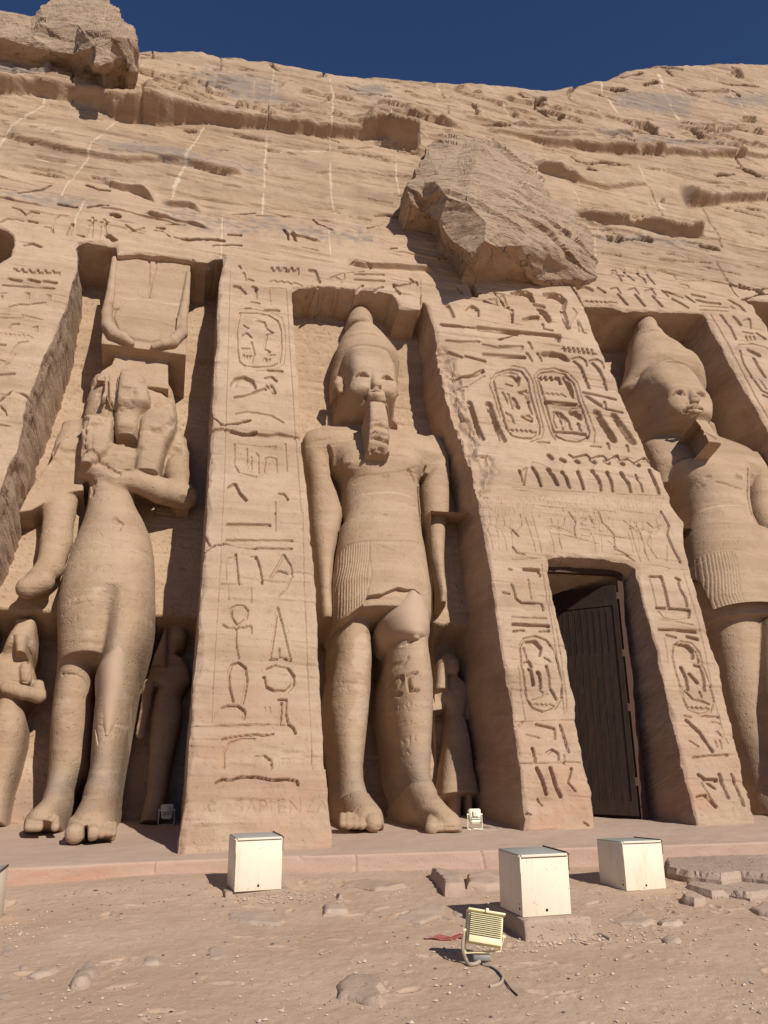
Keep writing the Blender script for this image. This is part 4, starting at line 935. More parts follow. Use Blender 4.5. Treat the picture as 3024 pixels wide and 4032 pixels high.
        P=P/C[:,None]+np.stack([I,J,Kk],-1)
        quads=[]
        for ax in range(3):
            sh=[slice(1,-1)]*3; sh[ax]=slice(0,-1)
            A=S[tuple(sh)]; sh2=list(sh); sh2[ax]=slice(1,None); B=S[tuple(sh2)]
            e=np.where(A!=B); fl=A[e]; e=[x+(0 if k==ax else 1) for k,x in enumerate(e)]
            o1,o2=[k for k in range(3) if k!=ax]
            def cell(d1,d2):
                q=[x.copy() for x in e]; q[o1]-=d1; q[o2]-=d2; return idx[q[0],q[1],q[2]]
            ok=(e[ax]<idx.shape[ax])&(e[o1]<idx.shape[o1])&(e[o2]<idx.shape[o2])
            e=[x[ok] for x in e]; fl=fl[ok]
            qd=np.stack([cell(1,1),cell(0,1),cell(0,0),cell(1,0)],-1)
            if ax==1: fl=~fl
            qd[~fl]=qd[~fl][:,::-1]; quads.append(qd[(qd>=0).all(1)])
        quads=np.concatenate(quads); V3=s.o+P*s.h
        # drop what lies deep inside the wall
        f=Field(V3[:,0],V3[:,1],np.zeros(len(V3)),False)
        if detail: detail(f,V3)
        n1=fbm(V3[:,0]*2.5,V3[:,1]*5,V3[:,2]*3,4,101)*amp*1.3-min(1,amp/.012)*.016*np.clip(fbm(V3[:,0]*7,V3[:,1]*9,V3[:,2]*7,2,107)-.28,0,1)-min(1,amp/.012)*.007*strata(V3[:,0],V3[:,1],.34,109)
        crk=np.clip(fbm(V3[:,0]*1.2,V3[:,1]*8,V3[:,2]*2,3,103),.30,1)-.30
        front=1.0
        V3[:,2]+=f.W*front+n1-.05*crk*min(1,amp/.012)
        X_=world(V3[:,0],V3[:,1],V3[:,2]); 
        o=mesh_np(name,X_,quads,mat,None,True,f.T)
        if parent is not None: reparent(o,parent)
        if label: o['label']=label
        return o
def Z2(pts,x0,y0,sx,sy=None):                  # a zoomed view's coordinates -> photo coordinates
    sy=sy or sx; return [(x0+x*sx,y0+y*sy) for x,y in pts]
def T(c,r): return lambda x,y:(553*c+x/3,553*r+y/3)
def rowsT(c,r,L):                              # (y, xl, xr, wc, bf, n) in one tile
    return [(553*r+y/3,553*c+a/3,553*r+y/3,553*c+b/3,w,f,n) for y,a,b,w,f,n in L]
def rowsZ(x0,y0,s_,L): return [(y0+y*s_,x0+a*s_,y0+y*s_,x0+b*s_,w,f,n) for y,a,b,w,f,n in L]
def zs(x0,y0,s_,txt):
    a=np.array(txt.split(),float).reshape(-1,2); return np.stack([x0+a[:,0]*s_,y0+a[:,1]*s_],-1)
def st(f,pts,wid,dep,w=-.1,**kw):              # stroke on a statue, depths seen at w
    f.stroke(np.stack(up2(pts,w),-1),wid,dep,**kw)
HV=.024/QUAL
# ---------------------------------------------------------------- middle king
king=empty('king_statue',tuple(world(3.5,0,-1.)),'colossal striding king with smooth repaired thigh, middle of the three giant statues','statue')
ZK=(658.3,647.3,.19843)
v=Vol(1.9,5.9,-.35,10.3,-1.75,.55,HV)
# torso, shoulders, arms
v.loft(rowsT(1,1,[(1112,420,700,-1.1,.14,2.3),(1140,320,1000,-1.1,.28,2.4),(1180,298,1150,-1.1,.42,2.6),(1240,300,1215,-1.05,.56,3),(1300,306,1225,-1.05,.56,3),(1360,312,1232,-1.08,.46,2.8),(1420,318,1236,-1.12,.36,2.6)]),.10,back=-1.7)
v.loft(rowsT(1,1,[(1280,470,1125,-1.,.66,2.8),(1330,500,1085,-.95,.68,2.4),(1400,540,1062,-.95,.70,2.3),(1460,562,1050,-.95,.64,2.3),(1540,570,1048,-.95,.62,2.3),(1659,577,1060,-.95,.6,2.3)])+rowsT(1,2,[(80,560,1062,-.9,.6,2.3),(150,535,1065,-.9,.62,2.4),(250,520,1080,-.9,.68,2.4),(400,495,1100,-.9,.75,2.5),(520,490,1115,-.85,.80,2.5),(700,500,1112,-.85,.82,2.5)]),.06,back=-1.7)
v.ell(553+690/3,553+1350/3,-.5,.42,.30,.24,.1); v.ell(553+930/3,553+1355/3,-.5,.40,.30,.24,.1)
v.loft(rowsT(1,1,[(1260,302,470,-1.1,0.40,2.3),(1340,318,470,-1.1,0.43,2.3),(1450,330,490,-1.1,0.43,2.3),(1540,340,520,-1.1,0.41,2.3),(1659,350,560,-1.1,0.40,2.3)])+rowsT(1,2,[(100,355,540,-1.1,0.40,2.3),(300,375,500,-1.1,0.40,2.3),(520,385,480,-1.1,0.47,2.3),(700,395,490,-1.1,0.47,2.6),(725,400,492,-1.1,0.43,2.6)]),.04,back=-1.7)
v.loft(rowsT(1,1,[(1200,1060,1190,-1.1,0.34,2.3),(1260,1100,1220,-1.1,0.40,2.3),(1340,1105,1238,-1.1,0.43,2.3),(1420,1085,1243,-1.1,0.44,2.3),(1500,1055,1243,-1.1,0.44,2.3),(1659,1065,1240,-1.1,0.41,2.3)])+rowsT(1,2,[(130,1085,1215,-1.1,0.40,2.3),(300,1105,1205,-1.1,0.40,2.3),(450,1135,1205,-1.1,0.40,2.3),(560,1150,1215,-1.1,0.44,2.5),(620,1155,1210,-1.1,0.38,2.5)]),.04,back=-1.7)
# neck + head
v.loft(rowsZ(*ZK,[(1330,330,960,-1.3,.25,3),(1200,300,950,-1.3,.28,3),(1000,290,985,-1.3,.3,3),(700,290,1000,-1.3,.3,3)]),.05,back=-1.7); v.loft(rowsZ(*ZK,[(1360,470,1000,-1.1,.4,2.4),(1250,560,950,-1.1,.5,2.3),(1150,600,930,-1.0,.55,2.3)]),.08,back=-1.7)
DW=.15; v.loft(rowsZ(*ZK,[(1165,600,890,-.9,.50,2.3),(1120,565,925,-.88,.68,2.8),(1050,520,960,-.85,.76,3.6),(980,494,982,-.85,.80,4.5),(900,476,988,-.85,.82,5),(820,482,988,-.85,.81,5),(740,488,988,-.85,.78,4.5),(640,462,990,-.87,.76,4),(560,440,970,-.88,.74,3.2),(500,430,950,-.92,.66,2.8)]),.06,back=-1.9,vf=1.,tap=.14)
v.chain([(*[ZK[0]+375*ZK[2],ZK[1]+870*ZK[2]],-.62,.085),(*[ZK[0]+365*ZK[2],ZK[1]+930*ZK[2]],-.6,.10),(*[ZK[0]+385*ZK[2],ZK[1]+995*ZK[2]],-.62,.06)],.02)
v.chain([(*[ZK[0]+995*ZK[2],ZK[1]+960*ZK[2]],-.62,.05),(*[ZK[0]+1000*ZK[2],ZK[1]+1030*ZK[2]],-.62,.05)],.02)
def zk(x,y): return (ZK[0]+x*ZK[2],ZK[1]+y*ZK[2])
v.chain([(*zk(752,800),-.12,.05),(*zk(765,865),-.05,.075),(*zk(782,922),.015,.115)],.04)       # nose
v.ell(*zk(620,985),-.24,.24,.20,.18,.14); v.ell(*zk(925,990),-.26,.16,.18,.16,.12)           # cheeks
v.chain([(*zk(700,990),-.01,.035),(*zk(775,978),.02,.045),(*zk(860,1003),-.01,.035)],.03); v.chain([(*zk(710,1030),-.02,.04),(*zk(780,1032),.02,.055),(*zk(850,1035),-.02,.04)],.03)
v.ell(*zk(785,1085),-.1,.2,.10,.12,.06); DW=0.
# legs: rear (viewer's left)
v.loft(rowsT(1,2,[(640,505,735,-1.0,.62,2.3),(720,498,728,-1.05,.60,2.3),(850,490,735,-1.1,.62,2.2),(950,495,742,-1.1,.60,2.2),(1080,475,735,-1.1,.6,2.2),(1150,465,733,-1.1,.62,2.2),(1280,455,722,-1.15,.6,2.2),(1400,470,710,-1.2,.56,2.2),(1500,490,700,-1.2,.52,2.2),(1659,510,685,-1.2,.48,2.2)])+rowsT(1,3,[(100,515,690,-1.2,.48,2.2),(180,512,710,-1.2,.55,2.3),(250,520,745,-1.2,.62,2.4)]),.05,back=-1.75)
v.loft(rowsT(1,3,[(200,525,715,-1.1,.62,2.2),(270,530,760,-1.05,.78,2.3),(330,535,790,-1.0,.9,2.5),(385,540,795,-1.0,.92,2.7),(430,545,795,-1.0,.9,2.7)]),.06,back=-1.75)
for k,(a,b,yb) in enumerate(((545,575,383),(578,618,386),(622,660,386),(664,705,386),(722,798,372))):
    v.chain([(*T(1,3)((a+b)/2,yb-75),-.28,(b-a)/3/210),(*T(1,3)((a+b)/2,yb-18),-.13,(b-a)/3/190)],.012)
# forward leg
v.loft(rowsT(1,2,[(560,790,1108,-.80,.72,2.2),(640,780,1112,-.80,.78,2.2),(740,800,1105,-.80,.80,2.2),(800,830,1092,-.8,.76,2.2),(900,848,1098,-.85,.70,2.2),(1000,840,1112,-.85,.72,2.2),(1130,838,1128,-.85,.74,2.2),(1250,850,1128,-.85,.72,2.2),(1400,870,1124,-.85,.66,2.2),(1500,888,1120,-.85,.6,2.2),(1659,905,1115,-.85,.55,2.2)])+rowsT(1,3,[(60,928,1112,-.85,.55,2.2),(130,950,1125,-.85,.58,2.2),(200,975,1150,-.8,.62,2.3)]),.05,back=-1.75)
v.loft(rowsT(1,3,[(130,945,1120,-.7,.5,2.2),(190,968,1145,-.6,.55,2.2),(250,985,1190,-.5,.62,2.3),(300,1010,1230,-.4,.62,2.4),(345,1065,1285,-.35,.60,2.6),(400,1098,1305,-.3,.58,2.8),(450,1105,1305,-.3,.56,2.8)]),.07,back=-1.75)
for k,(a,b,yb) in enumerate(((1110,1165,410),(1168,1205,408),(1208,1240,405),(1243,1270,400),(1273,1298,396))):
    v.chain([(*T(1,3)((a+b)/2,yb-70),.05,(b-a)/3/230),(*T(1,3)((a+b)/2,yb-22),.22,(b-a)/3/190)],.012)
def king_detail(f,V3):
    g=lambda t:zs(*ZK,t)
    for s in ("550 818 580 790 620 783 660 790 695 846","550 822 610 838 660 846 697 848"): st(f,g(s),.03,.04,.08,rough=0)
    for s in ("838 862 860 835 890 820 935 845 966 872","840 866 880 874 920 880 966 878"): st(f,g(s),.03,.04,.08,rough=0)
    f.poly(np.stack(up2(g("545 818 575 792 620 784 662 792 695 845 620 838"),.08),-1),.13,edge=.02,bulge=.4); f.poly(np.stack(up2(g("838 862 862 834 890 822 935 846 966 874 900 874"),.08),-1),.13,edge=.02,bulge=.4)
    st(f,g("672 1003 700 1012 740 1004 790 1000 840 1014 882 1020"),.035,.06,.10,rough=0)
    st(f,g("716 935 735 945"),.04,.05,.22); st(f,g("820 945 852 945"),.04,.05,.22)
    st(f,g("545 770 600 748 660 752 712 745"),.05,.02,.08,rough=0); st(f,g("830 790 890 785 960 835"),.05,.02,.08,rough=0)
    st(f,g("352 900 380 865 402 905 395 985"),.03,.05,-.55,rough=0)
    t=T(1,1)
    st(f,Q(1,1,"470 1290 540 1390 620 1412 720 1410 800 1420 880 1412 980 1395 1080 1350"),.12,.025,-.3,rough=0)
    st(f,Q(1,1,"820 1415 840 1435 860 1415"),.04,.03,-.3); st(f,Q(1,2,"835 30 845 62"),.10,.06,-.3,rough=0)
    st(f,Q(1,1,"445 1292 470 1340 480 1450 520 1540 560 1659")+np.array([2.5,0]),.06,.3,-.9,rough=.1)
    st(f,Q(1,1,"1108 1340 1085 1400 1055 1450 1050 1540 1062 1659"),.045,.12,-.6,rough=.3); st(f,Q(1,2,"1068 0 1075 130 1093 260 1115 400 1135 500 1148 600"),.04,.12,-.6,rough=.3)
    st(f,Q(1,1,"985 1400 1010 1420 1030 1440"),.06,.05,-.4,rough=.8); st(f,Q(1,1,"840 1300 950 1310 1010 1330"),.015,.02,-.3); st(f,Q(1,1,"590 1530 700 1515 800 1525 950 1530 1040 1540"),.03,-.006,-.3,tint=(.3,0,0),rough=.6)
    st(f,Q(1,1,"600 1325 615 1328"),.06,-.03,-.3,rough=0); st(f,Q(1,1,"300 1180 450 1190 600 1180"),.012,.015,-.6)
    # letters cut into the shin and faint scratches
    for s,w in (("905 1165 907 1100 905 1048",.075),("905 1048 950 1048 962 1075 945 1108 905 1112 950 1160",.05),("1032 1050 985 1060 990 1110 1000 1160 1042 1162",.05),("1045 1045 1030 1060",.03),
                ("865 1210 875 1160 890 1210",.018),("895 1160 905 1215 918 1165",.018),("840 1060 870 1050 870 1080 845 1085",.015),("925 1250 935 1225 945 1250",.014),("950 1250 950 1225 965 1228 955 1238 968 1250",.014),("985 1228 975 1240 985 1252",.014),("995 1225 1010 1250",.014),("1010 1225 995 1250",.014),
                ("925 1340 980 1330",.014),("920 1390 930 1370 945 1392 960 1370",.014),("965 1430 965 1475",.016),("990 1430 975 1440 990 1455 978 1470 992 1470 985 1450",.016),("1015 1430 1000 1440 1015 1450 1012 1475",.016),("1045 1432 1035 1445 1048 1470",.016),("935 1510 945 1540 960 1510",.014),("970 1510 985 1540 1000 1510 1015 1540",.014)):
        st(f,Q(1,2,s),w*1.1,.085 if w>.03 else .022,-.17,rough=.1)
    # broken edge round the repaired knee
    st(f,Q(1,2,"770 700 815 730 830 790 870 800 930 830 990 840 1050 800 1090 770"),.05,.05,-.1,rough=.7,tint=(.25,0,0))
    st(f,Q(1,2,"850 850 900 930 960 970 990 940"),.06,.04,-.15,rough=.8)
    m=(V3[:,1]<1.9); f.T[m,1]=.5*np.exp(-((V3[m,1]-1.0)/.35)**2)
    st(f,Q(1,2,"690 850 665 960 660 1100 700 1200 670 1280"),.16,0,-.5,tint=(.22,0,0),rough=1.)
body=v.mesh('body',M_STAT,king,king_detail)
print('king body',time.time()-T0)
# repaired knee: smooth plaster bulb set in the thigh
v=Vol(3.0,5.2,2.9,5.6,-1.25,.25,HV)
v.loft(rowsT(1,2,[(522,900,1000,-.75,.74,2.0),(545,850,1060,-.78,.80,2.05),(590,790,1098,-.80,.83,2.1),(650,768,1112,-.80,.85,2.1),(720,800,1112,-.80,.85,2.1),(760,818,1100,-.80,.83,2.1),(800,880,1075,-.8,.82,2.1),(828,930,1030,-.8,.80,2.1),(850,960,990,-.85,.70,2.)]),.03,back=-1.2,vf=.85)
knee=v.mesh('plaster_knee',M_FILL,king,None,.002,'smooth plaster repair on the forward thigh')
# kilt with belt
v=Vol(2.2,5.3,3.6,6.6,-1.1,.2,.018/QUAL)
KR=rowsT(1,2,[(96,540,1062,-.9,.62,2.4),(150,532,1067,-.9,.65,2.4),(250,515,1085,-.9,.72,2.5),(400,490,1103,-.88,.82,2.5),(520,486,1118,-.85,.90,2.5),(640,490,1116,-.85,.92,2.5),(740,495,1116,-.85,.92,2.5)])
v.loft(KR,.03,back=-1.05)
v.cutv(Q(1,2,"380 700 500 708 530 698 600 662 690 620 708 572 800 568 850 545 900 525 960 535 1010 528 1080 560 1112 620 1200 640"),'above',w=-.15)
def kilt_detail(f,V3):
    for i in range(15):                        # straight pleats of the left half, fanned pleats of the right
        x0=545+i*14; x1=505+i*14.5; p=Q(1,2,f"{x0} {168+i*.6} {x0-12} 300 {x1} 420 {x1-2} {640-i*2}"); st(f,p,.018,.016,-.1,rough=0)
    for i in range(16):
        a=Q(1,2,f"{752+i*2} {182+i*9} {820+i*16} {215+i*6} {900+i*13} {280+i*9} {960+i*10} {380+i*8}"); st(f,a,.015,.009,-.1,rough=0)
    for i in range(7):
        a=Q(1,2,f"{1075-i*14} {300} {1098-i*14} 400 {1106-i*14} 520"); st(f,a,.016,.009,-.1,rough=0)
    st(f,Q(1,2,"745 190 735 300 740 420 708 560"),.02,.015,-.1,rough=0)
    b=np.stack(up2(Q(1,2,"525 152 640 168 745 180 900 186 1070 168 1070 105 1000 108 780 120 620 102 530 96"),-.15),-1); f.poly(b,-.022,edge=.02)
    for s in ("785 138 785 170 878 170 878 138 785 138","800 145 815 150 800 163 825 163","835 160 838 145 845 160 850 145","858 148 870 150 860 162"): st(f,Q(1,2,s),.012,.014,-.15,rough=0)
kilt=v.mesh('kilt',M_STAT,king,kilt_detail,.006)
# crown
DW=.12
v=Vol(2.0,5.2,7.9,12.6,-1.9,.35,HV)
v.loft(rowsZ(*ZK,[(108,560,620,-.75,.10,2),(122,510,655,-.8,.22,2.1),(150,480,690,-.8,.30,2.2),(185,458,718,-.8,.36,2.2),(230,440,736,-.8,.40,2.2),(285,445,732,-.8,.38,2.2),(315,455,745,-.85,.36,2.2)]),.04,back=-1.4,bb=.35)
v.loft(rowsZ(*ZK,[(300,470,735,-.85,.34,2.2),(330,430,780,-.9,.42,2.2),(380,385,830,-.95,.5,2.3),(450,350,890,-1.,.58,2.4),(520,325,945,-1.05,.66,2.5),(580,308,985,-1.05,.76,2.7),(640,300,1000,-1.04,.76,2.7),(700,290,1004,-1.06,.66,2.6),(780,282,1004,-1.1,.55,2.5),(900,280,1000,-1.15,.50,2.5),(1010,284,985,-1.2,.45,2.5),(1100,292,960,-1.25,.35,2.5)]),.06,back=-1.9,vf=.45,bb=.65)


def crown_detail(f,V3):
    for s,w,d in (("415 345 470 325 560 328 650 322 730 328 800 350",.03,.03),("430 600 500 575 600 560 750 552",.025,.03),("750 552 850 590 940 610 1000 640",.015,.012),("690 590 695 620",.03,.02),("540 340 600 345",.02,.02)): st(f,zs(*ZK,s),w,d,-.3)
v.mesh('crown',M_STAT,king,crown_detail)
# beard
v=Vol(2.7,4.6,6.8,9.2,-1.,.5,HV)
v.loft(rowsZ(*ZK,[(1108,696,872,-.1,.20,5),(1200,694,890,-.15,.30,6),(1300,690,905,-.2,.36,6),(1400,686,915,-.25,.40,6),(1480,684,920,-.3,.42,6),(1560,672,920,-.35,.40,6),(1640,665,918,-.4,.34,6)]),.02,back=-.85,vf=1.)
def beard_detail(f,V3):
    for s,w,d in (("690 1330 760 1340 840 1325 920 1350",.03,.03),("690 1430 740 1400 800 1390 850 1420 915 1410",.07,.07),("690 1480 760 1460 830 1480 915 1500",.05,.05),("720 1540 800 1520 900 1560",.10,.10),("680 1590 760 1600 840 1580 915 1620",.08,.06)): st(f,zs(*ZK,s),w,d,.1,rough=.9)
v.mesh('beard',M_STAT,king,beard_detail,.014)
DW=0.
print('king',time.time()-T0)
# ---------------------------------------------------------------- right king
king2=empty('king_statue',tuple(world(12.2,0,-1.)),'colossal king with square cut beard, right of the doorway','statue')
ZR=(1289.2,658.3,.22317)
def zr(x,y): return (ZR[0]+x*ZR[2],ZR[1]+y*ZR[2])
DW=.38
v=Vol(9.6,14.6,-.35,11.6,-2.1,.9,.03/QUAL)
def RR(L): # (yL,xL,yR,xR,w,b,n)
    return [(ZR[1]+a*ZR[2],ZR[0]+b*ZR[2],ZR[1]+c*ZR[2],ZR[0]+d*ZR[2],w,bf,n) for a,b,c,d,w,bf,n in L]
# shoulders and torso; left edge row, right edge row lie on one tilted line
v.loft(RR([(1180,760,1330,1180,-1.2,.3,2.5),(1240,640,1390,1350,-1.2,.4,2.6),(1320,430,1440,1470,-1.2,.5,2.8),(1420,480,1530,1545,-1.15,.52,3),(1500,510,1640,1590,-1.12,.52,3),(1600,545,1740,1605,-1.15,.42,2.8),(1700,580,1840,1620,-1.2,.3,2.6)]),.10,back=-1.85)
v.loft(RR([(1540,650,1640,1425,-1.05,.7,2.8),(1640,730,1720,1425,-1.,.72,2.4),(1760,835,1790,1415,-1.,.72,2.3),(1900,862,1900,1420,-1.,.66,2.3),(2050,880,2060,1450,-1.,.64,2.3),(2212,868,2212,1530,-.95,.66,2.3)])+rowsT(2,2,[(150,1120,1636,-.95,.64,2.4),(300,1152,1682,-.96,.66,2.4),(450,1175,1728,-1.,.64,2.5),(600,1216,1778,-1.05,.62,2.5),(720,1250,1806,-1.1,.60,2.5)]),.06,back=-1.85)
v.loft(RR([(1480,1380,1480,1500,-1.15,.4,2.3),(1600,1420,1600,1575,-1.15,.46,2.3),(1800,1425,1800,1640,-1.15,.46,2.3),(2000,1445,2000,1700,-1.1,.45,2.3),(2212,1535,2212,1760,-1.1,.45,2.3)])+rowsT(2,2,[(200,1665,1860,-1.05,.45,2.3),(500,1760,1950,-1.05,.45,2.3),(750,1820,2010,-1.05,.5,2.3)]),.04,back=-1.85)
# neck, head side mass, face
v.loft(RR([(1330,560,1370,1080,-1.5,.25,3),(1100,520,1130,1040,-1.5,.28,3),(800,420,860,980,-1.5,.28,3),(300,360,300,800,-1.5,.25,3)]),.05,back=-1.9); v.loft(RR([(1400,700,1420,1200,-1.15,.4,2.4),(1300,780,1320,1120,-1.1,.5,2.3),(1200,820,1220,1080,-1.,.55,2.3)]),.08,back=-1.85)
v.loft(RR([(1150,840,1140,1040,-.9,.55,2.3),(1100,800,1118,1062,-.88,.70,2.9),(1030,735,1060,1078,-.85,.80,3.8),(960,695,1000,1080,-.85,.84,4.6),(900,668,900,1060,-.85,.86,5),(840,650,840,1050,-.85,.85,5),(760,600,780,1000,-.85,.83,4.6),(680,520,700,980,-.86,.81,4),(600,460,620,955,-.88,.78,3.2),(540,450,560,900,-.92,.68,2.8)]),.06,back=-2.2,vf=1.,tap=.14)
v.chain([(*zr(893,812),-.12,.055),(*zr(915,865),-.03,.085),(*zr(942,915),.05,.13)],.04)
v.ell(*zr(790,980),-.2,.26,.24,.16,.14); v.ell(*zr(1030,970),-.22,.16,.2,.14,.12)
v.chain([(*zr(885,985),.0,.04),(*zr(950,978),.05,.05),(*zr(1020,1000),.0,.035)],.03); v.chain([(*zr(895,1025),.0,.04),(*zr(950,1030),.04,.055),(*zr(1010,1035),.0,.04)],.03)
v.chain([(*zr(560,940),-.75,.10),(*zr(560,1010),-.75,.12),(*zr(585,1070),-.75,.06)],.02)
# legs, mostly in shade at the frame edge
v.loft(rowsT(2,2,[(640,1250,1600,-1.15,.55,2.3),(800,1300,1590,-1.25,.55,2.2),(1000,1340,1600,-1.35,.55,2.2),(1300,1400,1640,-1.4,.5,2.2),(1659,1500,1680,-1.45,.48,2.2)])+rowsT(2,3,[(150,1540,1740,-1.45,.5,2.3),(300,1570,1800,-1.4,.8,2.5)]),.05,back=-2.2)
v.loft(rowsT(2,2,[(700,1590,1900,-.85,.7,2.2),(900,1600,1920,-.85,.72,2.2),(1200,1610,1940,-.85,.72,2.2),(1659,1700,1950,-.85,.6,2.2)])+rowsT(2,3,[(150,1740,2000,-.8,.6,2.3),(300,1800,2060,-.5,.7,2.5)]),.05,back=-1.5)
def king2_detail(f,V3):
    g=lambda t:zs(*ZR,t)
    for s in ("735 852 770 825 805 818 835 835 852 872","735 856 790 873 850 875","968 858 995 838 1030 845 1048 860","970 862 1000 882 1045 888"): st(f,g(s),.04,.05,0,rough=0)
    f.poly(np.stack(up2(g("735 853 770 824 810 818 836 836 852 872 790 870"),0),-1),.12,edge=.02,bulge=.4); f.poly(np.stack(up2(g("968 862 1000 838 1046 856 1044 888 990 880"),0),-1),.12,edge=.02,bulge=.4)
    st(f,g("868 995 900 1002 950 990 1000 1000 1030 1012"),.045,.08,.03,rough=0); st(f,g("892 932 915 938"),.05,.05,.1); st(f,g("960 935 985 938"),.05,.05,.1)
    st(f,g("720 830 770 800 830 795 880 800"),.05,.02,0,rough=0); f.poly(np.stack(up2(g("905 895 990 900 985 940 925 936"),.1),-1),.05,edge=.03)
    st(f,g("860 1740 900 1760 960 1750 1050 1700 1080 1695"),.05,.05,-.3,rough=0); st(f,g("1170 1700 1300 1750 1415 1770"),.05,.04,-.3,rough=0)
    for x,y in ((925,1648),(1375,1658)):
        p=g(f"{x-12} {y} {x+12} {y}"); st(f,p,.11,-.06,-.3,rough=0,soft=.8)
    st(f,g("1422 1632 1416 1770 1422 1900 1450 2050 1530 2212"),.05,.2,-.6,rough=.2)
    st(f,g("1240 2140 1290 2160"),.09,.06,-.3); st(f,g("880 1920 1100 1910 1400 1930"),.03,-.006,-.3,tint=(.3,0,0),rough=.6); st(f,g("1090 1635 1115 1640"),.05,.05,-.3)
    m=(V3[:,1]<2.2); f.T[m,1]=.5*np.exp(-((V3[m,1]-1.2)/.35)**2)
v.mesh('body',M_STAT,king2,king2_detail)
v=Vol(10.0,14.6,4.0,7.2,-1.15,.65,.022/QUAL)
v.loft(rowsT(2,2,[(150,1125,1645,-.92,.70,2.4),(300,1140,1695,-.92,.78,2.4),(450,1162,1742,-.92,.80,2.5),(600,1200,1795,-.94,.78,2.5),(720,1240,1830,-.95,.76,2.5),(860,1265,1855,-.95,.76,2.5)]),.03,back=-1.1)
v.cutv(Q(2,2,"1100 760 1250 722 1290 700 1340 668 1385 638 1400 672 1430 730 1500 752 1560 780 1610 792 1640 770 1700 700 1900 720"),'above',w=-.15)
def kilt2_detail(f,V3):
    for i in range(22):
        x0=1140+i*15; x1=1262+i*13; p=Q(2,2,f"{x0} {178+i*3} {x0+18} 330 {x0+48} 500 {x1} {715-i*7}"); st(f,p,.018,.016,-.1,rough=0)
    for i in range(14):
        a=Q(2,2,f"{1620-i*4} {250+i*28} {1500-i*4} {300+i*26} {1420-i*2} {380+i*20}"); st(f,a,.013,.007,-.1,rough=0)
    for s in ("1385 160 1380 195 1460 205 1470 170 1385 160","1400 170 1420 190","1430 172 1440 195","1450 175 1455 192"): st(f,Q(2,2,s),.014,.014,-.15,rough=0)
    st(f,Q(2,2,"1130 170 1300 200 1450 225 1659 290"),.02,.015,-.1,rough=0); st(f,Q(2,2,"1140 95 1250 140 1400 160 1600 200"),.02,.012,-.2,rough=0)
    st(f,Q(2,2,"1190 250 1300 246 1320 250"),.02,-.004,-.1,tint=(.7,0,0))
v.mesh('kilt',M_STAT,king2,kilt2_detail,.006)
v=Vol(9.4,14.0,8.6,13.3,-1.9,.7,.028/QUAL)
v.loft(RR([(120,440,122,480,-.8,.12,2),(150,385,150,520,-.85,.28,2.2),(200,365,200,548,-.85,.36,2.2),(280,380,260,565,-.85,.38,2.2),(320,370,300,600,-.9,.4,2.2)]),.04,back=-1.4,bb=.35)
v.loft(RR([(290,340,280,590,-.95,.4,2.2),(380,310,360,680,-1.,.5,2.3),(450,300,430,790,-1.05,.62,2.4),(550,275,500,850,-1.05,.76,2.5),(640,245,540,922,-1.05,.80,2.6),(735,205,640,945,-1.08,.70,2.5),(800,300,720,975,-1.12,.58,2.5),(920,345,830,1000,-1.2,.45,2.5),(1050,400,950,1010,-1.25,.38,2.5)]),.06,back=-1.85,vf=.45,bb=.62)


def crown2_detail(f,V3):
    g=lambda t:zs(*ZR,t)
    st(f,g("240 690 330 602 400 580 500 572 640 545 780 545 860 560 940 605"),.035,.035,-.3); st(f,g("560 580 620 530 700 520 780 545"),.03,.02,-.3)
    f.poly(np.stack(up2(g("745 618 788 620 895 710 882 742 842 738 800 700 748 655"),-.05),-1),.16,edge=.03,rough=.02)
    st(f,g("310 560 330 530 335 490"),.02,.05,-.8); st(f,g("400 365 470 360 560 362"),.02,.02,-.4)
    rng=random.Random(3)
    for i in range(60):
        x=rng.uniform(450,760); y=rng.uniform(590,900); st(f,g(f"{x} {y} {x+5} {y+4}"),.035,.03,-.2,rough=0)
v.mesh('crown',M_STAT,king2,crown2_detail)
v=Vol(10.8,13.4,7.6,10.0,-.9,.8,HV)
v.loft(RR([(1110,915,1118,1062,-.1,.22,5),(1180,948,1180,1092,-.12,.30,6),(1250,975,1250,1132,-.14,.34,6),(1325,998,1322,1176,-.16,.38,6)]),.02,back=-.85,vf=1.)
def b2d(f,V3): st(f,zs(*ZR,"940 1160 1000 1190 1090 1200"),.03,.03,.2); st(f,zs(*ZR,"990 1270 1060 1240 1150 1300"),.05,.04,.2,rough=.9)
v.mesh('beard',M_STAT,king2,b2d,.012)
DW=0.
print('king2',time.time()-T0)
# ---------------------------------------------------------------- queen
queen=empty('queen_statue',tuple(world(-1.2,0,-1.2)),'colossal queen with plumed horned crown and worn away face, leftmost giant statue','statue')
v=Vol(-3.9,1.0,-.4,10.6,-2.5,.35,HV)
# wig and broken head
v.loft(rowsT(0,1,[(770,620,1085,-1.25,.3,2.5),(800,600,1095,-1.2,.5,2.6),(850,590,1120,-1.15,.6,2.6),(950,560,1145,-1.1,.65,2.6),(1050,545,1155,-1.1,.62,2.6),(1120,540,1140,-1.1,.58,2.6),(1180,545,1100,-1.1,.55,2.6)]),.06,back=-1.6)
v.loft(rowsT(0,1,[(735,780,905,-.7,.35,4),(760,770,945,-.65,.5,4),(860,765,985,-.65,.58,4),(940,755,990,-.65,.55,4),(1000,752,945,-.72,.46,3.4),(1050,750,915,-.72,.42,3.4),(1100,752,905,-.72,.40,3.4),(1160,760,900,-.75,.30,3)]),.04,back=-1.2,vf=.9)
v.loft(rowsT(0,1,[(760,665,780,-.7,.32,4),(850,690,775,-.7,.36,4),(950,700,770,-.7,.34,4),(1000,735,760,-.75,.3,4)]),.03,back=-1.2,vf=.9)
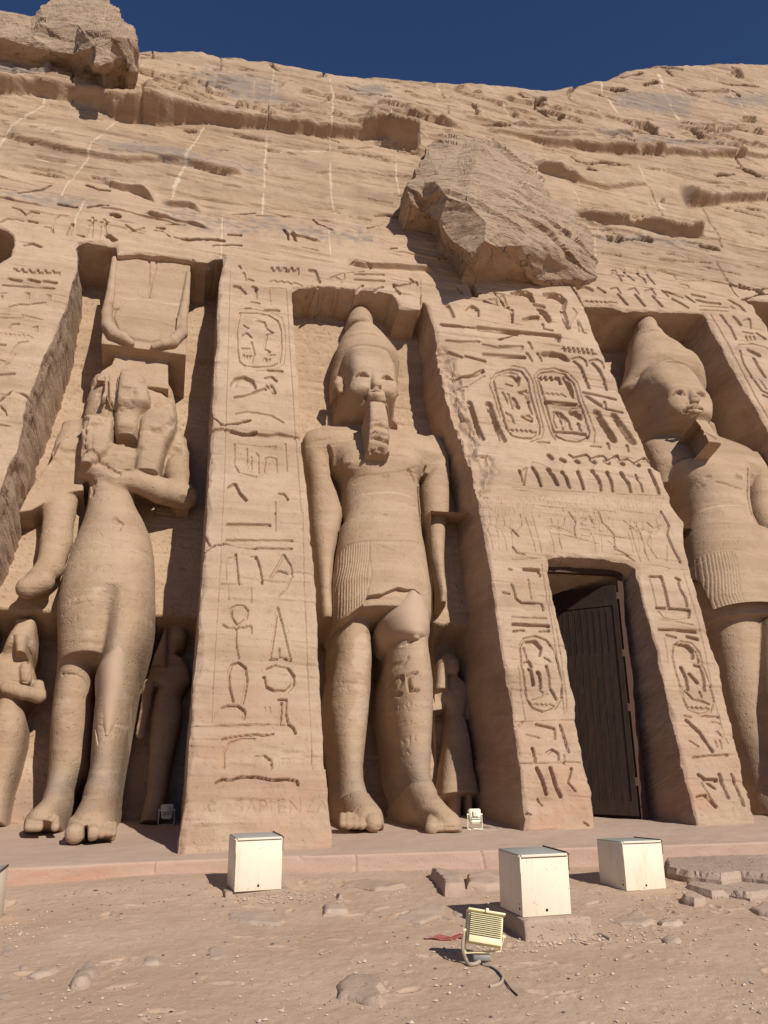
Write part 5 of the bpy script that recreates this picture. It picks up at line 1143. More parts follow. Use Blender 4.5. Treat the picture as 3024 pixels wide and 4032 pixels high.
v.loft(rowsT(0,1,[(1040,545,750,-.8,.44,4),(1150,537,745,-.8,.46,4),(1250,535,730,-.8,.46,4),(1340,532,610,-.8,.42,4)]),.04,back=-1.3,vf=.9)
v.loft(rowsT(0,1,[(960,1000,1130,-.75,.30,4),(1040,905,1150,-.72,.44,4),(1120,905,1130,-.75,.42,4),(1200,892,1085,-.75,.42,4),(1300,885,1062,-.75,.42,4),(1385,878,1035,-.75,.40,4)]),.03,back=-1.3,vf=.9)
v.chain([(*T(0,1)(690,800),-.33,.03),(*T(0,1)(688,880),-.33,.035),(*T(0,1)(668,935),-.33,.05)],.02)
# chest, shoulders
v.loft(rowsT(0,1,[(1110,400,1160,-1.35,.3,2.8),(1200,360,1225,-1.35,.42,3),(1300,330,1240,-1.3,.5,3),(1400,480,1235,-1.3,.44,3),(1470,560,1180,-1.35,.36,3)]),.08,back=-1.6)
v.loft(rowsT(0,1,[(1280,600,900,-.95,.5,2.6),(1360,600,1000,-.95,.5,2.6),(1440,560,1020,-.95,.45,2.6)]),.08,back=-1.5)
# sleeve and hanging arm (viewer's left)
v.slab([T(0,1)(530,1110),T(0,1)(400,1200),T(0,1)(350,1290),T(0,1)(270,1400),T(0,1)(180,1530),T(0,1)(120,1659),T(0,1)(200,1645),T(0,1)(340,1565),T(0,1)(440,1530),T(0,1)(540,1515)],-1.6,-.88,.10)
v.chain([(*T(0,1)(420,1570),-1.15,.24),(*T(0,2)(385,10),-1.1,.27),(*T(0,2)(365,200),-1.1,.26),(*T(0,2)(325,360),-1.1,.22),(*T(0,2)(240,440),-1.05,.2)],.06)
v.chain([(*T(0,2)(270,450),-1.0,.21),(*T(0,2)(180,492),-.98,.19)],.05)
# forearm across the chest
v.chain([(*T(0,1)(1190,1560),-1.0,.26),(*T(0,1)(1040,1520),-.75,.24),(*T(0,1)(880,1462),-.6,.20),(*T(0,1)(760,1455),-.55,.16)],.05)
v.chain([(*T(0,1)(740,1450),-.55,.14),(*T(0,1)(640,1400),-.65,.16),(*T(0,1)(560,1400),-.8,.17)],.06)
v.loft(rowsT(0,1,[(1150,1080,1180,-1.2,.45,2.4),(1300,1060,1235,-1.15,.5,2.4),(1450,1050,1240,-1.1,.5,2.4),(1560,1120,1232,-1.1,.42,2.4),(1600,1150,1228,-1.1,.36,2.4)]),.06,back=-1.6)
# waist, belly, hips, skirt
v.loft(rowsT(0,1,[(1400,590,900,-1.05,.55,2.3),(1500,580,880,-1.05,.56,2.3),(1600,572,875,-1.05,.58,2.3)])+rowsT(0,2,[(0,558,905,-1.05,.62,2.2),(60,538,942,-1.05,.68,2.2),(160,495,985,-1.05,.74,2.2),(260,458,1002,-1.05,.78,2.2),(400,410,1010,-1.05,.82,2.2),(540,382,1010,-1.05,.84,2.3),(650,380,1002,-1.05,.80,2.3),(780,385,972,-1.1,.78,2.3),(900,385,935,-1.15,.74,2.3),(980,382,905,-1.2,.70,2.3)]),.06,back=-1.9)
# rear leg (viewer's left), front leg
v.loft(rowsT(0,2,[(620,380,665,-1.3,.80,2.2),(800,384,650,-1.4,.80,2.2),(950,384,640,-1.5,.80,2.2),(1080,368,625,-1.6,.75,2.3),(1200,350,620,-1.65,.72,2.3),(1350,335,610,-1.7,.7,2.3),(1500,325,600,-1.8,.66,2.3),(1659,318,590,-1.85,.62,2.3)])+rowsT(0,3,[(60,312,540,-1.85,.62,2.3),(150,300,490,-1.85,.66,2.3),(230,285,480,-1.85,.75,2.4)]),.06,back=-2.45)
v.loft(rowsT(0,3,[(180,300,478,-1.8,.7,2.2),(260,270,475,-1.75,.85,2.3),(320,220,450,-1.7,.95,2.5),(370,175,430,-1.7,1.0,2.8),(420,172,425,-1.7,1.0,2.8)]),.05,back=-2.45)
for k in range(5): v.chain([(*T(0,3)(190+k*22+(k>3)*85,330),-.85,.05),(*T(0,3)(185+k*22+(k>3)*85,385),-.74,.06)],.012)
v.loft(rowsT(0,2,[(560,640,1005,-1.0,.84,2.2),(700,650,990,-1.0,.84,2.2),(850,660,950,-1.0,.84,2.2),(960,650,905,-1.0,.83,2.2),(1060,622,885,-1.0,.8,2.2),(1200,622,865,-1.05,.78,2.2),(1350,608,838,-1.1,.74,2.2),(1500,596,812,-1.15,.70,2.2),(1659,585,786,-1.15,.64,2.2)])+rowsT(0,3,[(60,570,782,-1.15,.62,2.2),(120,558,774,-1.15,.62,2.2),(200,540,758,-1.1,.66,2.3)]),.06,back=-2.3)
v.loft(rowsT(0,3,[(120,560,772,-1.05,.55,2.2),(200,538,758,-.95,.65,2.2),(280,502,748,-.8,.72,2.3),(350,465,752,-.7,.78,2.6),(400,448,750,-.6,.72,2.8),(445,438,748,-.5,.62,2.8),(490,438,748,-.5,.62,2.8)]),.06,back=-2.3)
for a,b in ((440,532),(565,632),(636,678),(682,714),(717,748)):
    r=(b-a)/3/250; v.chain([(*T(0,3)((a+b)/2+6,362),-.02-r,r*.9),(*T(0,3)((a+b)/2,425-(b<650)*0),.20-r*.8,r*1.05)],.012)
v.slab([T(0,3)(536,330),T(0,3)(560,330),T(0,3)(562,470),T(0,3)(534,470)],-.35,.4,.01,'sub')
v.slab([T(0,1)(808,1120),T(0,1)(880,1118),T(0,1)(886,1150),T(0,1)(804,1148)],-.6,-.1,.03,'sub')
def queen_detail(f,V3):
    st(f,Q(0,2,"745 62 770 95 755 110"),.09,.05,-.35,rough=.6)
    st(f,Q(0,2,"395 610 500 585 620 580 760 600 900 590"),.02,.015,-.3); st(f,Q(0,2,"620 190 760 250 900 235 980 240"),.015,-.004,-.3,tint=(.25,0,0)); st(f,Q(0,2,"500 175 620 190 680 220"),.012,-.003,-.3,tint=(.25,0,0))
    st(f,Q(0,2,"700 560 690 700 650 900 625 1040"),.22,.07,-.4,rough=0,soft=1.)
    st(f,Q(0,2,"385 940 470 955 520 970 560 1010 620 1025 650 1005 690 990 720 960 800 960 850 965 885 1000"),.03,.045,-.35,rough=.8)
    st(f,Q(0,2,"440 1040 500 1045 560 1060 600 1085"),.02,.03,-.4,rough=.6); st(f,Q(0,2,"612 1080 625 1180 612 1350 635 1480"),.02,.03,-.4,rough=.4,tint=(.6,0,0)); st(f,Q(0,2,"850 1180 830 1290 800 1350 700 1385 640 1370"),.015,.012,-.4,tint=(.6,0,0))
    st(f,Q(0,3,"560 185 620 180 690 195 740 215"),.025,.03,-.4,rough=.8)
    # carved names
    for s in ("600 352 600 376 614 376","634 354 620 354 620 376 634 376;620 365 630 365","652 355 642 358 652 368 640 376","672 355 662 358 672 368 660 376","694 354 682 354 682 376 694 376;682 365 692 365","702 376 702 354 714 356 714 366 702 367","736 355 724 358 736 368 722 376","750 376 752 378"):
        for q in s.split(';'): st(f,Q(0,2,q),.018,.02,-.25,rough=0)
    for s in ("450 560 450 524 465 528 462 540 450 542","480 524 510 560","510 528 485 545","798 552 798 524 812 524 816 534 800 540","838 532 838 552","830 538 848 538","860 535 860 552 870 552","862 543 870 543","900 530 900 552","893 532 910 530"): st(f,Q(0,2,s),.014,.012,-.25,rough=0)
    for a in ("520 1380 560 1400 600 1440 600 1520","540 1290 600 1300 640 1350 720 1390 760 1430","745 1110 700 1100 650 1090","540 1090 560 1180 545 1300"): st(f,Q(0,1,a),.07,.07,-.5,rough=1.)
    st(f,Q(0,1,"595 1150 595 1230"),.015,.05,-.35); st(f,Q(0,1,"640 945 695 945"),.06,-.04,-.4); st(f,Q(0,1,"700 780 705 950 745 1010"),.03,.12,-.5)
    st(f,Q(0,1,"780 745 770 850 755 1000"),.03,.06,-.4); st(f,Q(0,1,"910 1165 960 1172"),.02,.03,-.2); st(f,Q(0,1,"200 1480 350 1450 480 1460"),.012,.012,-1.)
    er=np.clip(fbm(V3[:,0]*3,V3[:,1]*4,V3[:,2]*3,4,151),-.05,1)*sstep(6.6,7.2,V3[:,1])*(1-sstep(9.8,10.3,V3[:,1])); f.W-=.16*np.clip(er,0,1)
    m=(V3[:,1]<2.2); f.T[m,1]=.6*np.exp(-((V3[m,1]-1.15)/.3)**2)
    f.T[:,0]=np.maximum(f.T[:,0],.4*sstep(.3,.6,fbm(V3[:,0]*2.2,V3[:,1]*2.2,V3[:,2],4,160))*((V3[:,1]<4)&(V3[:,1]>1.8)))
v.mesh('body',M_STAT,queen,queen_detail,.012)
v=Vol(-2.2,.6,1.2,4.6,-1.2,.1,HV)
v.loft(rowsT(0,2,[(966,700,860,-1.0,.83,2.1),(1000,650,885,-1.0,.84,2.1),(1060,618,882,-1.0,.82,2.1),(1200,622,862,-1.05,.80,2.1),(1350,620,825,-1.1,.76,2.1),(1450,640,790,-1.12,.73,2.1),(1520,670,740,-1.14,.70,2.1)]),.03,back=-1.15)
v.mesh('plaster_shin',M_FILL,queen,None,.0025,'smooth plaster repair on the forward leg')
# crown: base block, plate, horns, disc, plumes
v=Vol(-3.0,1.0,7.2,13.0,-1.8,.4,HV)
t=T(0,1)
v.slab([t(755,560),t(1088,600),t(1088,640),t(1092,860),t(620,800),t(660,740),t(725,700),t(745,650)],-1.7,-.42,.03)
v.slab([t(655,566),t(668,440),t(690,380),t(715,300),t(735,200),t(752,90),t(765,-15),t(900,-30),t(1100,-10),t(1240,20),t(1228,120),t(1216,300),t(1212,480),t(1205,640),t(1086,622),t(750,578)],-1.7,-.15,.02)
v.chain([(*t(742,20),-.15,.06),(*t(715,250),-.15,.09),(*t(690,380),-.12,.11),(*t(695,450),-.10,.12),(*t(740,505),-.08,.12),(*t(800,532),-.08,.11),(*t(850,565),-.10,.07)],.02)
v.chain([(*t(1222,110),-.15,.05),(*t(1200,300),-.15,.09),(*t(1180,420),-.12,.11),(*t(1178,500),-.10,.12),(*t(1120,555),-.08,.12),(*t(1060,570),-.08,.10),(*t(995,590),-.10,.06)],.02)
def qcrown(f,V3):
    g=lambda s:Q(0,1,s)
    st(f,g("968 -10 966 100 966 270"),.035,.05,-.14,rough=.2); st(f,g("1020 -10 1000 100 975 200 966 270"),.03,.05,-.14,rough=.3)
    st(f,g("730 400 760 340 820 300 900 285 1000 288 1080 320 1130 370 1160 430"),.02,.02,-.14,rough=0)
    f.poly(np.stack(up2(g("735 400 760 340 820 300 900 285 1000 288 1080 320 1130 370 1160 430 1150 480 1100 540 980 560 860 540 780 500"),-.14),-1),-.05,edge=.05)
    st(f,g("740 270 900 285 1040 300 1160 312 1200 318"),.02,-.004,-.14,tint=(.35,0,0),rough=.6); st(f,g("735 400 800 408 1000 430 1080 455 1130 470"),.02,.015,-.14,rough=.8)
    st(f,g("720 415 745 428 770 440"),.05,.05,-.5); st(f,g("760 150 745 280 735 380"),.02,.02,-.14,rough=0)
    up=V3[:,1]>11.4; f.W-=.10*np.clip(fbm(V3[:,0]*2,V3[:,1]*2,0,3,155),0,1)*up*sstep(11.4,12.6,V3[:,1])
v.mesh('crown',M_STAT,queen,qcrown,.01)
print('queen',time.time()-T0)
# ---------------------------------------------------------------- small family statues in the recesses
def small(name_lb,rng_,parts,detail=None,base=(0,0,0),h=.018):
    r=empty('small_statue',base,name_lb,'statue'); v=Vol(*rng_,h/QUAL); parts(v); v.mesh('body',M_STAT,r,detail,.008); return r
def pA(v):
    v.loft(rowsT(0,2,[(715,105,237,-1.75,.22,3),(760,100,235,-1.75,.24,3),(800,95,228,-1.75,.24,3)]),.02,back=-2.4)
    v.loft(rowsT(0,2,[(775,90,225,-1.85,.35,2.4),(800,70,238,-1.85,.42,2.4),(850,45,242,-1.85,.45,2.4),(900,25,238,-1.85,.45,2.4),(950,5,215,-1.9,.35,2.4),(1000,-5,190,-1.9,.3,2.4)]),.03,back=-2.4)
    v.loft(rowsT(0,2,[(815,92,200,-1.6,.28,2.4),(870,95,190,-1.6,.32,2.4),(930,105,180,-1.6,.28,2.4)]),.02,back=-2.2)
    v.loft(rowsT(0,2,[(960,-70,195,-2.0,.36,2.6),(1020,-75,230,-2.0,.42,2.6),(1120,-70,250,-2.0,.4,2.6),(1200,-10,180,-2.0,.38,2.4),(1260,-20,158,-2.0,.38,2.3),(1350,-60,175,-2.0,.42,2.3),(1450,-70,165,-2.0,.42,2.3),(1560,-60,140,-2.05,.4,2.3),(1659,-50,115,-2.05,.38,2.3)])+rowsT(0,3,[(100,-60,85,-2.1,.36,2.3),(250,-70,55,-2.1,.34,2.3),(370,-80,40,-2.1,.36,2.3)]),.05,back=-2.5)
    v.chain([(*T(0,2)(245,1130),-1.8,.11),(*T(0,2)(250,1190),-1.7,.12),(*T(0,2)(150,1170),-1.55,.11),(*T(0,2)(40,1140),-1.55,.10)],.04)
    v.chain([(*T(0,2)(165,1010),-1.62,.09),(*T(0,2)(170,1085),-1.6,.09)],.04)
def dA(f,V3):
    st(f,Q(0,2,"85 818 120 815 200 828"),.03,.03,-1.5,rough=0); st(f,Q(0,2,"60 1090 180 1110 200 1040"),.02,.02,-1.6); st(f,Q(0,2,"190 930 180 870 170 950"),.03,.05,-1.4,rough=.5); st(f,Q(0,2,"-10 1355 60 1365"),.015,.01,-1.6)
small('small princess statue with square headdress beside the queen, left edge of the view',(-3.6,-2.0,-.3,4.9,-2.5,-1.2),pA,dA,tuple(world(-2.8,0,-2.)))
def pB(v):
    v.loft(rowsT(0,2,[(665,1105,1200,-2.2,.2,3),(720,1100,1195,-2.2,.25,3)]),.02,back=-2.5)
    v.loft(rowsT(0,2,[(715,1090,1195,-2.2,.3,2.4),(760,1085,1210,-2.15,.36,2.4),(810,1080,1215,-2.15,.38,2.4),(860,1075,1200,-2.15,.34,2.4),(920,1080,1145,-2.2,.26,2.4),(960,1080,1150,-2.2,.26,2.4)]),.03,back=-2.5)
    v.loft(rowsT(0,2,[(740,1070,1095,-2.1,.22,2.4),(830,1040,1090,-2.05,.26,2.6),(930,1000,1086,-2.05,.28,2.8),(1015,976,1082,-2.05,.28,3)]),.02,back=-2.5)
    v.loft(rowsT(0,2,[(960,1060,1190,-2.25,.3,2.6),(1010,960,1225,-2.25,.3,2.6),(1090,935,1240,-2.25,.3,2.6),(1140,1030,1200,-2.25,.32,2.4),(1200,1000,1175,-2.25,.34,2.3),(1300,978,1182,-2.25,.36,2.3),(1400,968,1165,-2.25,.36,2.3),(1550,968,1130,-2.25,.34,2.3),(1659,960,1108,-2.25,.32,2.3)])+rowsT(0,3,[(150,950,1085,-2.25,.3,2.3),(290,920,1060,-2.25,.34,2.4),(365,900,1040,-2.25,.4,2.6)]),.04,back=-2.5)
    v.chain([(*T(0,2)(965,1110),-2.1,.10),(*T(0,2)(945,1250),-2.05,.08),(*T(0,2)(915,1400),-2.0,.07),(*T(0,2)(912,1440),-2.0,.08)],.03)
    v.slab([T(0,2)(860,1190),T(0,2)(930,1130),T(0,2)(1025,1095),T(0,2)(1020,1125),T(0,2)(930,1165),T(0,2)(865,1205)],-2.5,-2.1,.03)
small('small princess statue in the shadow between the queen and the buttress',(-1.1,.6,-.3,4.9,-2.55,-1.6),pB,None,tuple(world(-.4,0,-2.2)))
def pC(v):
    v.loft(rowsT(1,2,[(930,1205,1270,-1.4,.2,2.4),(970,1165,1310,-1.4,.28,2.4),(1030,1155,1312,-1.4,.3,2.4),(1070,1152,1290,-1.4,.26,2.4)]),.03,back=-2.25)
    v.loft(rowsT(1,2,[(1000,1160,1225,-1.38,.24,2.6),(1080,1152,1235,-1.38,.26,2.8),(1165,1146,1240,-1.38,.26,3)]),.015,back=-2.25)
    v.loft(rowsT(1,2,[(975,1220,1308,-1.3,.26,2.3),(1030,1230,1310,-1.3,.26,2.3),(1070,1250,1295,-1.32,.2,2.3)]),.02,back=-2.25)
    v.loft(rowsT(1,2,[(1080,1240,1300,-1.45,.2,2.4),(1120,1160,1370,-1.45,.22,2.6),(1180,1130,1385,-1.45,.24,2.6),(1270,1215,1355,-1.45,.25,2.3),(1330,1232,1345,-1.45,.26,2.3),(1400,1225,1362,-1.43,.28,2.4),(1500,1215,1382,-1.42,.3,2.4),(1659,1200,1400,-1.42,.32,2.5)])+rowsT(1,3,[(60,1195,1415,-1.4,.33,2.6),(180,1183,1437,-1.4,.35,2.8)]),.04,back=-2.25)
    v.loft(rowsT(1,3,[(170,1255,1325,-1.45,.22,2.3),(300,1262,1320,-1.45,.2,2.3),(390,1262,1330,-1.4,.25,2.3)]),.02,back=-2.25); v.loft(rowsT(1,3,[(170,1335,1395,-1.45,.22,2.3),(300,1345,1390,-1.45,.2,2.3),(380,1345,1400,-1.4,.25,2.3)]),.02,back=-2.25)
    v.slab([T(1,2)(1130,1180),T(1,2)(1220,1180),T(1,2)(1222,1275),T(1,2)(1130,1290)],-1.8,-1.28,.03)
    v.slab([T(1,2)(1370,1130),T(1,2)(1420,1170),T(1,2)(1440,1340),T(1,2)(1355,1340),T(1,2)(1345,1260)],-1.8,-1.33,.03)
def dC(f,V3):
    st(f,Q(1,2,"1250 1300 1225 1480 1190 1659"),.02,.015,-1.15); st(f,Q(1,2,"1340 1330 1375 1480 1400 1659"),.02,.015,-1.15)
DW=-.42
small('small flat carved princess with side wig in the shadow right of the striding king',(3.8,5.8,-.3,4.5,-2.3,-1.3),pC,dC,tuple(world(4.7,0,-1.9)))
DW=0.
print('small statues',time.time()-T0)
# ================================================================ GROUND
def sandz(x,y):
    b=np.interp(y,[0,4.5,6.5,8,9.4,9.9],[-.36,-.35,-.30,-.25,-.215,-.205])
    bank=.05*np.exp(-((x-.0)/1.6)**2)*sstep(8.6,9.6,y)+.03*sstep(8.9,9.7,y)*(1-sstep(1,3,x))
    return b+bank
def sand_noise(x,y):
    near=((x>-6)&(x<12)&(y>2)&(y<10.5))
    r=.030*fbm(x*.7,y*.9,0,3,201)+.006*fbm(x*3,y*3.5,0,3,203)+.005*fbm(x*13,y*13,0,3,205)
    return r
def build_ground():
    dx=.018/QUAL
    xs=np.concatenate([-np.geomspace(400,4.3,40),np.arange(-4.2,9.8,dx),np.geomspace(9.9,400,40)])
    ys=np.concatenate([-np.geomspace(400,1,30),np.linspace(-.8,4,24),np.arange(4.1,10.3,dx*.9),np.geomspace(10.4,400,40)])
    X,Y=np.meshgrid(xs,ys); Z=sandz(X,Y)+sand_noise(X,Y)
    rng=np.random.RandomState(5)
    def dent(cx,cy,a,b,rot,dep):
        j0,j1=np.searchsorted(xs,[cx-.35,cx+.35]); i0,i1=np.searchsorted(ys,[cy-.35,cy+.35])
        U=X[i0:i1,j0:j1]-cx; V=Y[i0:i1,j0:j1]-cy; c,s=math.cos(rot),math.sin(rot); p,q=U*c+V*s,-U*s+V*c
        g=np.sqrt((p/a)**2+(q/b)**2); Z[i0:i1,j0:j1]+=-dep*(1-sstep(.55,1.0,g))+dep*.55*np.exp(-((g-1.15)/.22)**2)
    for i in range(170):                        # footprints and scuffs
        cx,cy=rng.uniform(-3.5,8.5),rng.uniform(4.4,9.3)
        if cx<1.5 and rng.rand()<.6: continue
        dent(cx,cy,rng.uniform(.07,.14),rng.uniform(.035,.055),rng.uniform(0,3.14),rng.uniform(.005,.016))
    for i in range(420):
        dent(rng.uniform(-3.5,8.5),rng.uniform(4.4,9.5),rng.uniform(.02,.05),rng.uniform(.015,.04),rng.uniform(0,3.14),rng.uniform(.003,.008))
    Z=np.where(Y>10.05,-.8,Z)
    ny,nx=X.shape; idx=np.arange(ny*nx).reshape(ny,nx)
    q=np.stack([idx[:-1,:-1],idx[:-1,1:],idx[1:,1:],idx[1:,:-1]],-1).reshape(-1,4)
    m,n,b=nodes('sand'); P=N(n,'ShaderNodeNewGeometry').outputs['Position']; L=n.links.new
    c=mixc(n,ramp_(n,noise_(n,P,.9,4,.6),.35,.7),(.49,.34,.235),(.56,.405,.285))
    c=mixc(n,ramp_(n,noise_(n,P,5,4,.6),.45,.75,0,.5),c,(.43,.295,.20))
    c=mixc(n,ramp_(n,noise_(n,P,160,2,.6),.4,.75,0,.55),c,(.36,.245,.165))
    vo=N(n,'ShaderNodeTexVoronoi',i_Scale=34.); L(P,vo.inputs['Vector']); sc=N(n,'ShaderNodeSeparateColor'); L(vo.outputs['Color'],sc.inputs[0])
    spk=math_(n,'MULTIPLY',math_(n,'LESS_THAN',vo.outputs['Distance'],.20),math_(n,'GREATER_THAN',sc.outputs[0],.86))
    spk=math_(n,'MULTIPLY',spk,ramp_(n,noise_(n,P,1.1,3,.6),.42,.55))
    c=mixc(n,spk,c,(.70,.58,.46)); spd=math_(n,'MULTIPLY',math_(n,'LESS_THAN',vo.outputs['Distance'],.22),math_(n,'LESS_THAN',sc.outputs[1],.06)); c=mixc(n,spd,c,(.14,.10,.08))
    L(c,b.inputs['Base Color']); b.inputs['Roughness'].default_value=.97; b.inputs['Specular IOR Level'].default_value=.1
    h=math_(n,'ADD',noise_(n,P,90,4,.7),math_(n,'MULTIPLY',noise_(n,P,24,3,.55),1.2)); h=math_(n,'ADD',h,math_(n,'MULTIPLY',spk,.8))
    bp=N(n,'ShaderNodeBump'); bp.inputs['Strength'].default_value=.5; bp.inputs['Distance'].default_value=.016; L(h,bp.inputs['Height']); L(bp.outputs[0],b.inputs['Normal'])
    o=mesh_np('ground',np.stack([X,Y,Z],-1).reshape(-1,3),q,m,None,True); put(o,kind='structure',label='trampled brown sand with stones and footprints')
build_ground(); print('ground',time.time()-T0)
M_KERB=stone('pink_plaster',base=(.45,.305,.23),dark=(.39,.26,.19),pale=(.53,.38,.29),bump=.6,strata=.12,pits=.3)
M_PAVE=stone('dusty_floor',base=(.47,.335,.25),dark=(.41,.29,.215),pale=(.54,.40,.31),bump=.5,strata=.0,pits=.2)
M_ROCK=stone('loose_rock',base=(.44,.32,.235),dark=(.33,.24,.18),pale=(.58,.46,.36),bump=.8,strata=.5,pits=.3)
M_ROCKP=stone('pinkish_rock',base=(.43,.305,.225),dark=(.32,.225,.165),pale=(.54,.41,.32),bump=.8,strata=.4,pits=.3)
M_CONC=stone('rough_concrete',base=(.40,.29,.215),dark=(.30,.215,.16),pale=(.52,.40,.31),bump=1.1,strata=.2,pits=.8)
KT=np.concatenate([Q(0,3,"-400 672 0 655 300 641 700 621 1000 606 1510 580"),Q(1,3,"180 569 640 559 1100 547 1590 536"),Q(2,3,"380 520 610 508 980 498 1659 480 2200 464")])
def build_platform():
    k=onz(KT,0.); i=np.argsort(k[:,0]); kx=k[i,0]; ky=k[i,1]; ky=np.convolve(np.pad(ky,2,'edge'),np.ones(5)/5,'valid')
    xs=np.arange(-7,13,.02/QUAL); yk=np.interp(xs,kx,ky)+.012*vnoise(xs*2.,0*xs,0*xs,211)
    zf=np.linspace(-.5,-.02,26); ang=np.linspace(0,math.pi/2,4)[1:]
    off=[0]*26+[.02*(1-math.cos(a)) for a in ang]; zz=list(zf)+[-.02+.02*math.sin(a) for a in ang]
    ext=np.concatenate([np.arange(.03,3.,.035),np.arange(3.05,7.5,.12)]); off+=list(.02+ext); zz+=[0.]*len(ext)
    off=np.array(off)[:,None]; zz=np.array(zz)[:,None]
    X=np.broadcast_to(xs,(len(off),len(xs))).copy(); Y=yk[None]+off; Z=np.broadcast_to(zz,X.shape).copy()
    top=sstep(.02,.25,off); face=1-sstep(-.02,0,zz)
    Z+=top*(.022*fbm(X*.8,Y*.8,0,3,213)+.010*fbm(X*4,Y*4,0,3,214)); Y+=.010*face*fbm(X*2.2,Z*8,0,3,215)
    Z+=top*.05*sstep(2.2,3.6,off)*(.5+.5*vnoise(X*1.2,Y*.5,0,216))*(1-sstep(5,6,X))
    F=np.zeros(X.shape+(3,))
    # cracks across the kerb, redder left end
    for s in ("1 3: 636 558 645 600 640 640 650 700","1 3: 1438 536 1450 600 1470 680","0 3: 1004 606 992 640 990 685","1 3: 280 569 284 585","2 3: 565 510 575 560 570 605","2 3: 600 515 600 560 604 600"):
        q=ony(QM(s),9.85); d=polydist(X,Z,np.stack([q[:,0],q[:,2]],-1)); m=(off<.05)*(1-sstep(.004,.016,d)); Y+=.03*m
    F[...,2]=.7*face*(1-sstep(-1.2,1.2,X+.3*vnoise(X*3,Z*9,0,217)))*(.5+.5*vnoise(X*3,Z*14,0,218)); F[...,0]=.6*(1-sstep(0,.03,np.abs(off-.04)))*(X<1.6)
    ny,nx=X.shape; idx=np.arange(ny*nx).reshape(ny,nx); q=np.stack([idx[:-1,:-1],idx[:-1,1:],idx[1:,1:],idx[1:,:-1]],-1)
    V=np.stack([X,Y,Z],-1).reshape(-1,3); T3=F.reshape(-1,3); s=30
    a,b,c=compact(V,q[s-1:].reshape(-1,4),T3); o=mesh_np('pavement',a,b,M_PAVE,None,True,c); put(o,kind='structure',label='dusty raised floor in front of the temple')
    a,b,c=compact(V,q[:s-1].reshape(-1,4),T3); o=mesh_np('kerb_wall',a,b,M_KERB,None,True,c); put(o,'low pink plastered kerb along the edge of the raised temple floor','kerb')
build_platform()
# ---------------------------------------------------------------- stones with a traced outline
def stone_slab(name,out,z,h,mat,label,cat,seed=0,edge=.05,step=.035,rough=.012,group=None,flat=False,skirt=.12,zfun=None,tris=True):
    p=onz(out,z+h*(1 if flat else .5))[:,:2]; pts=[]
    for i in range(len(p)):
        a=p[i];b=p[(i+1)%len(p)];L=np.linalg.norm(b-a);n=max(1,int(L/step))
        for k in range(n): pts.append(a+(b-a)*k/n)
    pts=np.array(pts); pts+=rough*1.2*np.stack([vnoise(pts[:,0]*12,pts[:,1]*12,0*pts[:,0],seed),vnoise(pts[:,0]*12,pts[:,1]*12,0*pts[:,0]+5,seed)],-1)
    lo,hi=p.min(0),p.max(0); gx,gy=np.meshgrid(np.arange(lo[0],hi[0],step),np.arange(lo[1],hi[1],step)); gx=gx.ravel();gy=gy.ravel()
    d=polydist(gx,gy,pts,True); m=inpoly(gx,gy,pts)&(d>step*.55); inn=np.stack([gx[m],gy[m]],-1); di=d[m]
    n=len(pts); co=[Vector(q) for q in np.concatenate([pts,inn])]
    c2,_,fa,ov,_,_=delaunay_2d_cdt(co,[(i,(i+1)%n) for i in range(n)],[],1,1e-7)
    c2=np.array([list(c) for c in c2]); dd=polydist(c2[:,0],c2[:,1],pts,True)
    pr=np.sqrt(np.clip(1-(1-np.clip(dd/edge,0,1))**2,0,1)); zt=z+h*(.35+.65*pr if not flat else .8+.2*pr)+rough*fbm(c2[:,0]*6,c2[:,1]*6,0*dd+seed,3,seed)*(.3+pr)+.35*min(h,.09)*(.25 if flat else 1)*vnoise(c2[:,0]*2.5,c2[:,1]*2.5,0*dd,seed+3)*pr
    bm=bmesh.new(); bv=[bm.verts.new((c[0],c[1],zz)) for c,zz in zip(c2,zt)]
    for f in fa:
        try: bm.faces.new([bv[i] for i in f])
        except ValueError: pass
    be=[e for e in bm.edges if e.is_boundary]; r=bmesh.ops.extrude_edge_only(bm,edges=be)
    for g in r['geom']:
        if isinstance(g,bmesh.types.BMVert): g.co.z=z-skirt
    bmesh.ops.subdivide_edges(bm,edges=[e for e in bm.edges if abs(e.verts[0].co.z-e.verts[1].co.z)>skirt*.6],cuts=2 if not flat else 1)
    bmesh.ops.recalc_face_normals(bm,faces=bm.faces)
    for v_ in bm.verts:
        c=v_.co; k=.5*rough*float(vnoise(c.x*9,c.y*9,c.z*14,seed+7)); c.x+=k; c.y+=k*.7
    me=bpy.data.meshes.new(name); bm.to_mesh(me); bm.free(); me.materials.append(mat)
    for pl in me.polygons: pl.use_smooth=not flat
    if not flat: me.set_sharp_from_angle(angle=math.radians(50))
    o=bpy.data.objects.new(name,me); COL.objects.link(o); return put(o,label,cat,group)
stone_slab('stone_step',Q(2,3,"985 572 1400 566 2300 545 2300 676 1659 690 1480 670 1350 688 1110 662 1000 638"),-.42,.32,M_CONC,'upper worn stone step at the right end of the kerb','step',1,.03,.04,.006,flat=True,skirt=.2)
stone_slab('stone_step',Q(2,3,"1130 690 2300 670 2300 780 1659 790 1540 812 1400 790 1290 800 1200 775 1125 750"),-.46,.26,M_CONC,'lower broken stone step beside the right cream box','step',2,.03,.04,.008,flat=True,skirt=.2)
